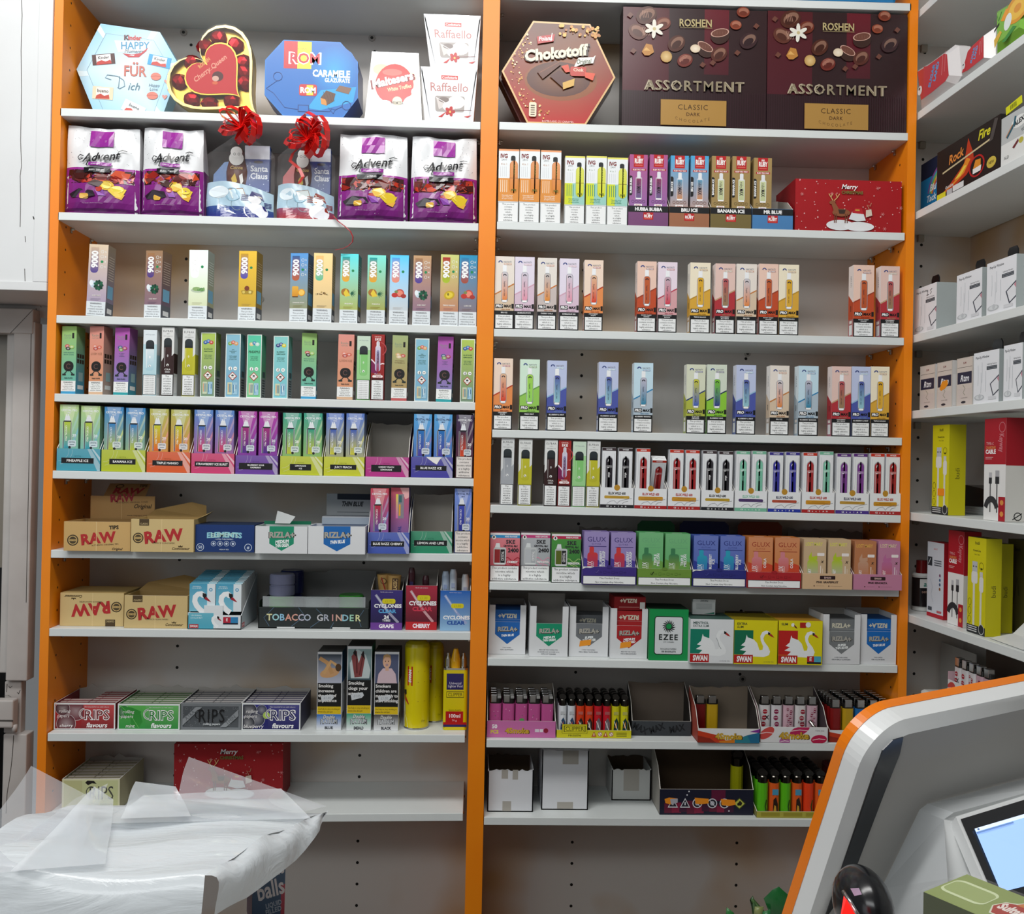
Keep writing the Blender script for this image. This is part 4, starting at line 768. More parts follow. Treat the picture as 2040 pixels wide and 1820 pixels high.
def art_elements(p):
    p.rect(0,0,1,1,'#15346e'); p.text('ELEMENTS', .49,.61,.19,'#8cc8d8', st='k', mx=.76, curve=.03); p.text('ELEMENTS', .495,.605,.15,'#b4d8d0', st='b', mx=.70, curve=.03); p.text('- ULTRA THIN PAPERS -', .49,.47,.045,'#c8d4e4', mx=.42, st='b')
    for i in range(4): p.ell(.31 + .11 * i, .31,.045, None, '#c8d4e4'); p.ell(.31 + .11 * i, .31,.038, None, '#15346e'); p.ell(.31 + .11 * i, .31,.02, None, '#c8d4e4')
    for u, t in ((.085, '50'),(.90,'#')): p.ell(u, .18,.065, None, '#c8d4e4'); p.ell(u, .18,.055, None, '#15346e'); p.text(t, u, .18,.10,'#c8d4e4', st='b')
    p.text('MEDIUM SIZE', .49,.10,.04,'#c8d4e4', mx=.2, st='b')
carton('rolling_paper_box', L6,(388.8,506), 1045,1100,.08, art_elements, 'navy blue box of rolling papers with silver blue lettering', 'rolling paper box', RG, side='#122c5c', topc='#1c2c4a')
def rizla(p, c, L, tagl=None, top=1.0, sil=True, sticker=False, cut=None, wide=False):
    p.rect(0,0,1,1 if cut is None else cut, '#d6d8da')
    if cut is not None:
        for a, b_ in ((0,.165),(.845,1)): p.rect(a, cut, b_, 1,'#d6d8da')
    l, r = (.17,.84) if not wide else (.27,.74); p.poly([(l, top),(r, top),(r, .36 if wide else .405),((l + r) / 2,.10 if wide else .205),(l, .36 if wide else .405)], c)
    a, w_ = (.505,.84) if not wide else (.51,.56); v = .505 if not wide else .68; hh = .085 if not wide else .20
    p.text('RIZLA+', a + .006, v - .008, hh * 1.08,'#3c3c3a', st='k', mx=w_ * 1.02, curve=.012); p.text('RIZLA+', a, v, hh, '#a8a59c', st='k', mx=w_, curve=.012)
    for i, t in enumerate(L): p.text(t, a, (.385 if not wide else .44) - i * (.055 if not wide else .14), .042 if not wide else .11,'#eef2f2', st='k', sh=.2, rot=5, mx=.34 if not wide else .26)
    if tagl:
        for i, t in enumerate(tagl): p.text(t, .5,.135 - i * .042,.021,'#5c6068', mx=.8, st='b' if i == len(tagl) - 1 else 'r')
    if sticker: p.poly([(.26,.20),(.55,.235),(.57,.345),(.28,.315)], '#e8952a')
for (x, yt, yb, c, L, look, ins) in [((508,612), 1048,1102.8,'#1a8a68', ['MEDIUM', 'THIN GREEN'], 'wide white rolling paper box with a green arrow badge and a loose card on top', '#127a58'),((613.5,727), 1048,1104,'#1a64ac', ['THIN BLUE'], 'wide white box of rolling papers with a blue arrow badge and its lid folded back', '#12508c')]:
    e, (X, Yw, z, wd, h) = open_carton('rolling_paper_box', L6, x, yt, yb, .075, lambda p: rizla(p, c, L, wide=True), look, 'rolling paper box', RG, c='#d4d6d8', ins='#b8babc', topc=ins)
    g = MB()
    if 'green' in look: g.box(-wd / 2 + .004, wd / 2 - .003,.05,.0515, h, h + .006,'#12684c'); g.obj('lid_flap', e); g = MB(); g.add([(-.018,.03, h + .003),(.012,.012, h + .004),(.020,.02, h + .016),(-.020,.06, h + .024)], [(0,1,2,3)], '#b8bcbc'); q = Pan(g, (-.016,.03, h + .004),(.03,-.018,.001),(0,.02,.02), .03,.02); g.obj('loose_card', e)
    else:
        zt = h + .011; g.box(-wd / 2 + .012, wd / 2,.07,.085, zt - .012, zt, '#9aa4ac'); g.box(-wd / 2 + .012, wd / 2,.072,.12, zt, zt + .002,'#b0b4b8'); g.box(-wd / 2 + .012, wd / 2,.12,.122, zt, zt + .042,'#aeb2b4'); q = Pan(g, (-wd / 2 + .012,.12, zt),(1,0,0),(0,0,1), wd, .042); q.text('THIN BLUE', .48,.55,.2,'#22262c', st='k', sh=.2, mx=.4); q.rect(.2,.16,.8,.19,'#70767a'); q.rect(.2,.74,.84,1,'#1c2634'); g.obj('lid', e)
crystal_tray(L6,(731.5,815.5), 1060,1103, 'cherry', '#4058b0', 'BLUE RAZZ CHERRY', 'blue display tray marked blue razz cherry', [(734.5,774,973)], dep=.08)
xX, xY, xz, xw, xh = frame_at(L6,777,813,973,1101); mb = MB(); mb.box(-xw / 2, xw / 2,0,.036,0, xh, '#6a5a9a'); fa = faces(mb, xw, .036, xh); fa[0].rect(0,0,1,1,'#5a62b0', '#c85a64'); fa[0].poly([(.5,1),(1,1),(1,.85),(.8,.82)], '#e8b0b0'); fa[0].rect(.28,.52,.72,.90,'#c8c0cc', mat='f'); fa[0].rect(.28,.52,.40,.90,'#e070c0', '#e8e048'); fa[0].rect(.44,.56,.54,.74,'#e8a83a'); fa[0].rect(.44,.77,.6,.88,'#3c6a6c'); fa[0].text('CRYSTAL', .5,.28,.05,'#3a3f90', rot=90, st='b', mx=.24)
tag(mb.obj('vape_carton', None, (xX, xY + .003, xz + .0016)), 'red to indigo crystal carton turned backwards with a shiny hologram sticker', 'vape carton', G2)
crystal_tray(L6,(817,901), 1058,1102, 'lem', '#1f8a64', 'LEMON AND LIME', 'empty green display tray marked lemon and lime', [], hb=.104, dep=.08)
f, s = art_single('blue', True); carton('vape_carton', L6,(904.5,938), 973,1102,.036, f, 'blue crystal carton with a warning label, beside the empty green tray', group=G2, sideart=s)
# ================================================================== sixth shelf of the second unit
R6 = ('R', 6)
def art_ske(c0, c1, band, dv, wave, nm):
    def f(p):
        p.rect(0,0,1,1, c1, c0); p.rect(0,.90,1,.96, band); p.rect(0,.96,1,1,'#e4e0e0'); p.text('MIXED FLAVOURS', .70,.93,.03,'#f4f4f4', mx=.42, st='b'); p.ell(.12,.91,.07, None, '#e8e8e4'); p.ell(.12,.915,.028,.026,'#2a2a2a')
        p.text('SKE', .69,.82,.075,'#2c2c30', st='k', mx=.42, sp=.06); p.text('CRYSTAL 4in1', .69,.735,.042,'#28282c', st='k', mx=.48); p.text('2400', .78,.645,.078,'#28282c', st='k', mx=.36)
        for i in range(3): p.line([(.5 + .05 * j, .46 - .07 * i + .035 * sin(j * .9 + i)) for j in range(11)], .0014, wave)
        p.rr(.12,.34,.54,.70,.003,'#c0c4c4', mat='g'); p.rect(.15,.38,.34,.66, dv); p.rr(.35,.38,.50,.66,.001,'#1c1c1e' if nm != 'white' else '#a8acb0'); p.text('CRYSTAL', .425,.52,.05,'#e0e0e0', rot=90, mx=.2, st='b'); p.poly([(.16,.70),(.20,.79),(.32,.79),(.34,.70)], '#d8dcdc'); p.rect(.16,.345,.5,.375,'#d4d8d8')
        p.text({'red': 'CHERRY', 'white': 'WHITE EDITION', 'green': 'GREEN EDITION'}[nm], .76,.40,.04,'#f4f0f0', mx=.4, st='k')
        warn(p, .01,.0,.99,.325, ['This product contains', 'nicotine which', 'is a highly', 'addictive substance.'])
    def side(l, r, t):
        for q in (l, r): q.rect(0,0,1,1, mixc(c1,'#000000', .3))
        t.rect(0,0,1,1, mixc(c0,'#b08090', .4))
    return f, side
for a, x0, x1, yt, yb, look in [(('#d8848c', '#b8243a', '#2c8ac0', '#8c2426', '#a01828', 'red'), 975,1034,1061.6,1157.5, 'red four in one vape carton with a blue band'),(('#b0b4b8', '#a0a4a8', '#c03a78', '#b8bcc0', '#d890a8', 'white'), 1036.3,1094.5,1061.6,1157.5, 'silver grey four in one vape carton with a pink band'),(('#4c9440', '#2c6a34', '#b82a50', '#5a6420', '#9cc070', 'green'), 1097.5,1155.5,1063.7,1160.7, 'green four in one vape carton with a red band')]:
    f, s = art_ske(*a); carton('vape_carton', R6,(x0, x1), yt, yb, .045, f, look, group='four in one vape cartons', sideart=s)
def art_glux(c0, c1, d0, d1, nm, ink):
    def f(p):
        p.rect(0,0,1,1, c0, mixc(c0,'#ffffff', .08)); p.poly([(0,0),(1,0),(1,.44),(.8,.48),(.6,.45),(.4,.50),(.2,.46),(0,.50)], c1); p.text('GLUX', .5,.855,.09, ink, st='r', mx=.76, sx=1.5); p.text('GLITINK', .5,.765,.028, ink, mx=.4, sp=.2); p.rect(.18,.71,.90,.722, ink)
        p.rr(.14,.30,.56,.60,.005, d1, d0); p.rr(.22,.58,.40,.71,.002, d0, d0); p.text('GLUX', .25,.33,.10,'#eef0f2', rot=90, mx=.2, sx=1.2); p.rect(.38,.2,.40,.42, mixc(c1,'#ffffff', .5))
        for i, t in enumerate(nm.split('|')): p.text(t, .68 + .12 * i, .48,.05,'#eef0f2', rot=90, st='b', mx=.30)
        p.rr(.64,.10,.93,.26,.002,'#e8eaec' if ink != '#6aa878' else '#b8d8a0'); p.text('5000', .785,.205,.05,'#3a3a50', mx=.25, st='b'); p.text('PUFFS', .785,.145,.04,'#3a3a50', mx=.25, st='b')
    def side(l, r, t):
        for q in (l, r): q.rect(0,0,1,1, c1, c0)
        t.rect(0,0,1,1, mixc(c0,'#000000', .15)); t.rect(.3,.2,.7,.35, mixc(c0,'#ffffff', .5))
    return f, side
def art_gtray(c, tick, tear):
    def f(p):
        p.rect(0,0,1,1, c); warn(p, .01,.02,.99,.50, ['This Product Does', 'Not Contain Any Nicotine'], bd='#15151c', fill=.46)
        for i in range(4): p.rect(.24 + .15 * i, .62,.29 + .15 * i, .78, mixc(c, '#000000', .35)); p.rect(.247 + .15 * i, .645,.283 + .15 * i, .755, c); p.text('0%', .335 + .15 * i, .70,.09, mixc(c, '#000000', .3), mx=.06)
        p.line([(.24,.72),(.262,.66),(.30,.82)], .0014, tick); p.ell(.5,1.0,.055,.10, mixc(c, '#000000', .12), n=14)
        if tear: p.poly([(0,1),(.22,1),(.14,.93),(.06,.95),(0,.86)], '#e0e2e0')
    return f
GX, GX2 = 'box vape display trays', 'box vape cartons in trays'
for (x0, x1, ytf, yb, c, tick, a, lk, cc, bx) in [
 (1159,1268,1129,1165,'#3c2c7c', '#5a4a90', ('#8a78b4', '#4a3c90', '#c83838', '#a03460', 'BLUEBERRY|SOUR RASP', '#3a2c70'), 'purple box vape tray with a no nicotine label', 'purple', [(1160.6,1213.6,1059),(1214.4,1267.2,1061)]),(1268.8,1377.4,1133,1167,'#6c9038', '#1c2a10', ('#5aac68', '#6a9c48', '#3a7a50', '#7a9a40', 'TRIPLE|MELON', '#6aa878'), 'green box vape tray with a no nicotine label', 'green', [(1270,1322,1061),(1323,1376,1063)]),
 (1378.2,1486.5,1135,1169,'#2a2c78', '#3c4090', ('#4660b4', '#2c3a90', '#2a9cb8', '#3070b0', 'BLUEBERRY|ICE', '#28327c'), 'blue box vape tray with a torn edge and a no nicotine label', 'blue', [(1380,1432,1067),(1433,1485,1068)]),(1487.5,1596,1139.6,1172,'#a82028', '#7c1820', ('#c87838', '#c84428', '#d08088', '#c85848', 'COLA', '#9c3a28'), 'red and orange box vape tray with a no nicotine label', 'orange', [(1489,1541,1070),(1542,1594.5,1071)])]:
    t, (X, Yw, z, wd, hf) = tray('display_tray', R6,(x0, x1), ytf, yb, .10,.075, art_gtray(c, tick, cc in ('purple', 'blue')), lk, group=GX, side=mixc(c, '#000000', .2), inside=mixc(c, '#888888', .5), tear=False)
    for q, (a0, a1, yt) in enumerate(bx):
        f, s = art_glux(*a); carton('vape_carton', R6,(a0, a1), yt, yb - 1.5,.042, f, f'{cc} box vape carton ' + ('nearer the middle post in its tray' if q == 0 else 'nearer the outer post in its tray'), group=GX2, sideart=s, Y=Yw + .003, z0=z + .0016)
def art_lost(c0, d0, d1, ink):
    def f(p):
        p.rect(0,0,1,1, mixc(c0,'#000000', .06), c0); p.text('LOST MARY', .45,.90,.07, ink, st='b', mx=.76); p.rr(.16,.06,.64,.58,.006, d1, d0); p.poly([(.22,.58),(.22,.64),(.34,.74),(.36,.64),(.60,.66),(.60,.58)], d0); p.rr(.60,.66,.92,.72,.001,'#ece4e0'); p.text('x', .82,.55,.07,'#3a2c20', st='b', sh=.3)
        p.text('LOST MARY', .27,.24,.06, mixc(d1,'#ffffff', .7), rot=90, mx=.3, st='b'); p.rect(.74,.10,.78,.46, mixc(c0,'#ffffff', .5)); p.rect(.84,.10,.86,.40, mixc(c0,'#ffffff', .4))
    def side(l, r, t):
        for q in (l, r): q.rect(0,0,1,1, mixc(c0,'#000000', .15))
        t.rect(0,0,1,1, c0)
    return f, side
def art_lostfront(c, nm):
    def f(p): p.rect(0,0,1,1, c); p.rr(.35,.62,.66,.85,.001,'#2c1418'); p.text('BM600', .505,.735,.11,'#d8b8b0', st='b', mx=.2); p.text(nm, .5,.45,.12,'#2e1a1c', st='k', mx=.52); p.rect(.28,.20,.44,.215, mixc(c, '#402020', .5)); p.rect(.56,.20,.80,.215, mixc(c, '#402020', .5)); p.ell(.235,.205,.012, None, '#40201c'); p.ell(.53,.205,.012, None, '#40201c')
    return f
for (x0, x1, ytf, yb, c, nm, lk, bx) in [(1597.5,1698,1142,1174,'#d0ae88', 'PINK GRAPEFRUIT', 'beige tray of box vapes marked pink grapefruit', [(('#c8ac88', '#b0c428', '#b09cbc', '#d8d458'), 1599.5,1647.5,1074, 'beige and lime box vape carton beside the orange cola one'),(('#c8ac88', '#b0c428', '#b09cbc', '#d8d458'), 1648.3,1696.5,1075, 'beige and lime box vape carton beside the rusty one')]),
   (1699,1797,1144,1175.5,'#bc7c98', 'PINK SENORITA', 'pink tray of box vapes marked pink senorita', [(('#b87850', '#c0967c', '#b45a28', '#d8a850'), 1701,1747.5,1078, 'rusty orange box vape carton in the pink tray'),(('#bc7e9c', '#b86a98', '#b8562a', '#d8c8a0'), 1748.5,1795,1078, 'pink box vape carton against the outer post')])]:
    t, (X, Yw, z, wd, hf) = tray('display_tray', R6,(x0, x1), ytf, yb, .10,.07, art_lostfront(c, nm), lk, group=GX, side=c, inside=mixc(c, '#888888', .4), tear=False)
    for a, a0, a1, yt, look in bx:
        f, s = art_lost(*a); carton('vape_carton', R6,(a0, a1), yt, yb - 1.5,.04, f, look, group=GX2, sideart=s, Y=Yw + .003, z0=z + .0016)
for (x0, x1, yt, c, look, g) in [(1152,1246,1046,'#8a827c', 'torn grey card flap standing behind the purple box vapes', 1),(1268,1342,1037,'#2e6a40', 'green card flap with round corners standing behind the green box vapes', 0),(1352,1450,1038,'#1e2450', 'dark blue card flap standing behind the blue box vapes', 0),(1468,1556,1039,'#7c3218', 'rust red card flap standing behind the orange box vapes', 0),(1568,1716,1052,'#6a625c', 'long torn grey card flap behind the beige and pink trays', 1)]:
    Y = .118 + .006 * (x0 > 1400) + .004 * (x0 > 1500); a, b_ = P(x0,1150, Y), P(x1,1150, Y); z = surf(R6,(a.x + b_.x) / 2) + .0004; h = min(P((x0 + x1) / 2, yt, Y).z - z, shelf_above(R6, a.x, z) - z - .004); wd = b_.x - a.x; rn = random.Random(int(x0)); pts = [(-wd / 2,0),(wd / 2,0)]
    if g: pts += [(wd / 2 - wd * i / 14, h - rn.random() * .008) for i in range(15)]
    else: pts += [(wd / 2, h - .008),(wd / 2 - .008, h),(-wd / 2 + .008, h),(-wd / 2, h - .008)]
    mb = MB(); mb.prism(pts, 0,.0014, c); mb.box(-wd / 2, wd / 2,0,.03,0,.0012, c); tag(mb.obj('card_flap', None, ((a.x + b_.x) / 2, Y, z)), look, 'card flap', 'card flaps behind the box vapes')
# ================================================================== seventh shelf of the first unit
L7, R7, L8, R8, L9, R9, L1, R1, L2, R2 = ('L', 7),('R', 7),('L', 8),('R', 8),('L', 9),('R', 9),('L', 1),('R', 1),('L', 2),('R', 2)
raw_box(L7,(119,245.7), 1180.7,1247,.09, 'closed kraft box of rolling papers standing upside down', flip=True)
raw_box(L7,(247,372.6), 1186,1251,.07, 'open kraft box of rolling papers beside the upside down one')
def swan(p, cx, cy, s, body='#eef0f0', beak='#a82820', small=False):       # s: height in metres; outline of a swimming swan
    def T(pts): return [(cx + x * s / p.w, cy + y * s / p.h) for x, y in pts]
    p.poly(T([(-.62,.02),(-.44,-.02),(-.66,-.16),(-.40,-.20),(-.56,-.36),(-.30,-.40),(.30,-.42),(.50,-.34),(.54,-.20),(.46,-.02),(.30,.18),(.26,.30),(.32,.46),(.44,.50),(.50,.42),(.56,.44),(.52,.56),(.38,.62),(.22,.56),(.14,.40),(.16,.22),(.26,.0),(.24,-.14),(.12,-.16),(.02,.12),(-.12,.26),(-.36,.34),(-.40,.44),(-.46,.16)]), body)
    p.poly(T([(.46,.54),(.60,.46),(.70,.34),(.58,.38),(.48,.44)]), beak); p.poly(T([(.44,.56),(.54,.53),(.50,.44),(.44,.46)]), '#1c1c1c')
def neck(p, u, v, s):
    q = [(u + (x * s) / p.w, v + y * s / p.h) for x, y in ((.30,-.62),(.12,-.50),(-.06,-.30),(-.16,-.08),(-.14,.14),(0,.28),(.16,.30),(.26,.22))]
    p.line(q, s * .26,'#eef1f2'); p.ell(u + .24 * s / p.w, v + .22 * s / p.h, .15 * s / p.w, .12 * s / p.h, '#eef1f2'); p.poly([(u + x * s / p.w, v + y * s / p.h) for x, y in ((.28,.24),(.44,.12),(.64,-.10),(.50,-.06),(.30,.04))], '#a02430'); p.poly([(u + x * s / p.w, v + y * s / p.h) for x, y in ((.22,.34),(.40,.30),(.42,.18),(.30,.06),(.22,.18))], '#181818')
X, Yw, z, wd, h = frame_at(L7,373.7,480.4,1161.8,1253.5); dp = min(.115, DEPTH - .006 - Yw); e = empty('filter_tip_display', (X, Yw, z)); tag(e, 'light blue and white display of filter tip packs picturing swans', 'filter tip display', 'boxes of rolling papers and tips')
b = MB(); hw = wd / 2; b.box(-hw, hw, 0, dp, 0,.0015,'#dce2e4')
for s in (-1,1):
    A = [(s * hw, 0,0),(s * hw, dp, 0),(s * hw, dp, h * 1.05),(s * hw, 0, h * .30)]; B = [(s * (hw - .0012), y, q) for _, y, q in A]; o = (0,1,2,3) if s > 0 else (3,2,1,0)
    b.add(A, [o], '#c4d0d6'); b.add(B, [o[::-1]], '#e0e4e6'); b.add(A + B, [(0,4,7,3),(3,7,6,2)], '#e4e8ea')
r = Pan(b, (hw, 0,0),(0,1,0),(0,0,1), dp, h); r.rect(.04,.03,.20,.13,'#c8505a'); r.text('SWAN', .12,.08,.05,'#f0f0f0', mx=.12, st='b'); b.box(-hw, hw, dp, dp + .0012,0, h * 1.08,'#d4dadc'); b.obj('tray_body', e)
g = MB(); g.prism([(-hw, 0),(hw, 0),(hw, h * .31),(.30 * hw, h * .31),(.30 * hw, h * .52),(-.40 * hw, h * .52),(-.40 * hw, h * .36),(-hw, h * .36)], 0,.0012,'#dfe5e8'); q = Pan(g, (-hw, 0,0),(1,0,0),(0,0,1), wd, h); q.rect(.01,.01,.48,.355,'#4aa4bc', '#6ab8cc'); q.text('CRUSHBALL', .16,.30,.03,'#e8f4f4', mx=.26); q.text('COOL BURST', .16,.245,.03,'#e8f4f4', mx=.26); neck(q, .50,.205,.020); q.rect(.03,.02,.20,.11,'#b0202a'); q.text('SWAN', .115,.065,.05,'#f4f4f4', st='b', mx=.14); q.rect(.66,.14,.94,.27,'#2f80b4'); q.rect(.66,.14,.80,.27,'#b4243a'); q.rect(.66,.11,.94,.14,'#1c2434'); q.text('E', .73,.21,.06,'#f0e4e4', st='b'); g.obj('front_panel', e)
def swan_pack(front):
    g = MB(); w_ = wd / 2 - .002; hh = h * .60; d = .0085; g.box(-w_ / 2, w_ / 2,0, d, 0, hh, '#e4e8ea', top='#7cbccc'); q = Pan(g, (-w_ / 2,0,0),(1,0,0),(0,0,1), w_, hh)
    q.rect(0,0,.69,1,'#7cc0d4', '#4a9cbc'); q.rect(.69,0,1,1,'#dde6ea'); q.ell(.83,.79,.07, None, '#4a9ac0'); q.ell(.83,.79,.035, None, '#dde6ea')
    if front: q.text('CRUSHBALL', .28,.90,.04,'#e8f4f4', mx=.42); q.text('COOL BURST', .28,.84,.04,'#e8f4f4', mx=.42); neck(q, .34,.42,.036)
    return g
for j in range(2):
    for i in range(int((dp - .006) / .0094)):
        g = swan_pack(i == 0); o = g.obj('filter_tip_pack', None, (X + (j - .5) * (wd / 2 - .0008), Yw + .0022 + i * .0094, z + h * (.36 + .030 * i * .3) + .002 + i * .0006)); tag(o, ('front light blue filter tip pack with a swan, ' + ('over the badge strip' if j else 'over the blue corner')) if i == 0 else 'filter tip pack standing behind the front swan packs in the slanted display', 'filter tip pack', 'filter tip packs in the display')
# grinder display
X, Yw, z, wd, h = frame_at(L7,514,735,1210,1252); e = empty('grinder_display', (X, Yw, z)); tag(e, 'black display case lettered for tobacco grinders with a clear plastic shield', 'grinder display', 'boxes of rolling papers and tips'); hw = wd / 2; dp = min(.112, DEPTH - .005 - Yw)
b = MB(); b.box(-hw, hw, 0, dp, 0,.0015,'#1c2020'); b.box(-hw, -hw + .0015,0, dp, 0, h * 1.3,'#1c2020'); b.box(hw - .0015, hw, 0, dp, 0, h * 1.3,'#1c2020'); pts = [(-hw + .012,0),(hw, 0),(hw, h * 2.45),(-hw + .115, h * 2.5),(-hw + .10, h * 2.35),(-hw + .062, h * 2.35),(-hw + .055, h * 2.5),(-hw + .02, h * 2.5)]; b.prism(pts, dp - .0015, dp, '#8c8c8c'); b.obj('display_body', e)
g = MB(); g.box(-hw, hw, 0,.0015,0, h, '#262c2c', bev=.0006); q = Pan(g, (-hw, 0,0),(1,0,0),(0,0,1), wd, h)
for a in ([(.14,1),(.05,.5),(.10,.1)], [(.36,1),(.42,.6),(.30,.1)], [(.52,.95),(.60,.55),(.47,.05)], [(.68,.3),(.65,.0)], [(.95,.9),(.90,.5),(.93,.1)]): q.line(a, .0008,'#55708a')
for i, (t, c) in enumerate(zip('TOBACCO GRINDER', ['#d8d4a0', '#a0d0d4', '#8cbcd8', '#d89c8c', '#d8a090', '#b8b4c4', '#a8b0c0', '#fff' + 'fff', '#c0c0c4', '#a8acb8', '#c8908c', '#d0a898', '#90c0d0', '#a0d0b8', '#d8d8a0'])): q.text(t, .10 + .057 * i, .53,.30, c, st='b', mx=.07)
for u in (.25,.75): q.rect(u - .08,.005, u + .08,.07,'#d0d2d2')
g.obj('front_panel', e); g = MB(); g.box(-hw + .006, hw - .008,.006,.0075, h, h * 1.50,'#ffffff', HAZE); g.obj('clear_shield', e)
def grinder(x0, x1, y, zb, hgt, c, mat, look, r_=None):
    R_ = (x1 - x0) / 2; m = MB(); pr = [(R_ * .92,0),(R_, .002),(R_, hgt * .45),(R_ * .93, hgt * .47),(R_ * .93, hgt * .53),(R_, hgt * .55),(R_, hgt - .003),(R_ * .9, hgt)]; m.lathe(pr, 0,0, c, mat, 22); o = m.obj('tobacco_grinder', None, (X + (x0 + x1) / 2, Yw + y, zb)); return tag(o, look, 'tobacco grinder', 'tobacco grinders in the case')
grinder(-hw + .012,-hw + .058,.033, z + .002,.052,'#4a9c3a', 's', 'green tobacco grinder beneath the smoky one')
grinder(-hw + .012,-hw + .058,.033, z + .0545,.040,'#7c809c', 's', 'smoky clear tobacco grinder stacked on a green one'); grinder(-hw + .022,-hw + .066,.080, z + .002,.094,'#242a5c', 's', 'tall dark blue tobacco grinder at the back of the case'); grinder(-.022,.022,.034, z + .002,.05,'#7c8888', 's', 'clear grey tobacco grinder in the middle of the case'); grinder(hw - .060, hw - .014,.033, z + .002,.056,'#3a9434', 's', 'green tobacco grinder beside the grape tubes')
# clear tube displays
def art_cyc(c0, c1, band, word, wc, flv, num):
    def f(p):
        p.rect(0,0,1,1, c1, c0); p.line([(.15,.88),(.55,.45),(.88,.18)], .0045, mixc(c0,'#ffffff', .3)); p.line([(.17,.86),(.55,.45)], .001,'#d0d4e4')
        if band: p.rect(0,0,1,.18, band); p.text(flv, .5,.09,.085,'#f0e8f0', st='k', mx=.55)
        p.text('CYCLONES', .54,.60 if band else .33,.085,'#f0f0f2', st='k', mx=.88, sx=1.1); p.text('CLEAR', .52,.47 if band else .20,.085, wc, st='k', mx=.70, sx=1.2); p.text('24' if num else '', .5,.32,.085,'#f0f0f0', st='k'); p.text('TUBES' if num else '', .5,.235,.05,'#f0f0f0', st='b'); p.text('Not for sale to minors', .5,.95,.025,'#e0d8e0', mx=.4); p.rr(.36,.66 if band else .56,.78,.78 if band else .68,.0035,'#d4c81e'); p.text('£1.00', .57,.72 if band else .62,.06,'#a89c1c', mx=.24)
    return f
def tube_box(x, yt, yb, a, look, hb, inside='#9c988f'):
    t, fr = tray('tube_display', L7, x, yt, yb, .06, hb, art_cyc(*a), look, 'tube display', 'displays of clear tubes', side=a[1], inside=inside, tear=False, slope=.5, back='#a09a94'); return fr
fr1 = tube_box((737,801.5), 1175,1254.4,('#3c3078', '#1e1838', '#6a3c90', 'CLEAR', '#5aa4d8', 'GRAPE', 1), 'purple box of clear tubes marked grape with a yellow price tag', .088)
fr2 = tube_box((807,870.5), 1166,1254.5,('#a82c40', '#3c1020', '#b82028', 'CLEAR', '#d03a50', 'CHERRY', 0), 'dark red box of clear tubes marked cherry with a yellow price tag', .103)
fr3 = tube_box((875.5,937), 1176,1256.6,('#1c5cb0', '#8cb4d4', None, 'CLEAR', '#1c4a9c', '', 0), 'blue box of clear tubes with a yellow price tag, beside the middle post', .088)
for i, (dx, dy, lean, lk) in enumerate(((-.004,.032,-.05, 'kraft paper cone tube with a round stamp, leaning behind the other'),(.009,.019,.03, 'kraft paper cone tube with a dark label marked classic'))):
    g = MB(); g.lathe([(.007,0),(.0125,.095)], 0,0,'#c49c5c', 'm', 14); q = Pan(g, (-.009,-.0128,.06),(1,0,0),(0,0,1), .018,.034)
    if i: q.rect(.35,.1,.95,.9,'#4a3422'); q.text('CLASSIC', .65,.5,.2,'#c8a870', rot=90, st='b', mx=.7)
    else: q.ell(.5,.7,.3, None, '#3a2c1a'); q.ell(.5,.7,.24, None, '#c49c5c'); q.line([(.3,.9),(.7,.1)], .002,'#a82c24')
    tag(g.obj('paper_cone_tube', None, (fr1[0] + dx, fr1[1] + dy, fr1[2] + .002),(0, lean, 0)), lk, 'cone tube', 'kraft cone tubes')
def clear_tube(fr, dx, dy, hh, c, look, mat='s', rr_=.0062):
    g = MB(); g.lathe([(rr_, 0),(rr_, hh * .92),(rr_ * .7, hh)], 0,0, c, mat, 12); q = Pan(g, (-.004,-rr_ - .0002, hh * .45),(1,0,0),(0,0,1), .008, hh * .4); q.rect(.1,.1,.9,.3, mixc(c, '#ffffff', .5)); q.rect(.1,.6,.9,.8, mixc(c, '#1c3c90', .4)); tag(g.obj('clear_tube', None, (fr[0] + dx, fr[1] + dy, fr[2] + .002)), look, 'clear tube', 'clear tubes in boxes')
for dx, hh, lk in ((-.020,.108, 'dark brown cone tube beside the paler back card of the cherry box'),(.006,.094, 'shorter dark brown cone tube in the cherry box')): clear_tube(fr2, dx, .022, hh, '#46202a', lk)
for dx, hh, c, lk in ((-.019,.103,'#a0b0c4', 'pale blue clear tube in the blue box, farthest from the post'),(-.005,.107,'#b0bcc8', 'pale blue clear tube in the middle of the blue box'),(.017,.098,'#b4b8bc', 'greyish clear tube in the blue box, nearest the post')): clear_tube(fr3, dx, .02, hh, c, lk, rr_=.0068)
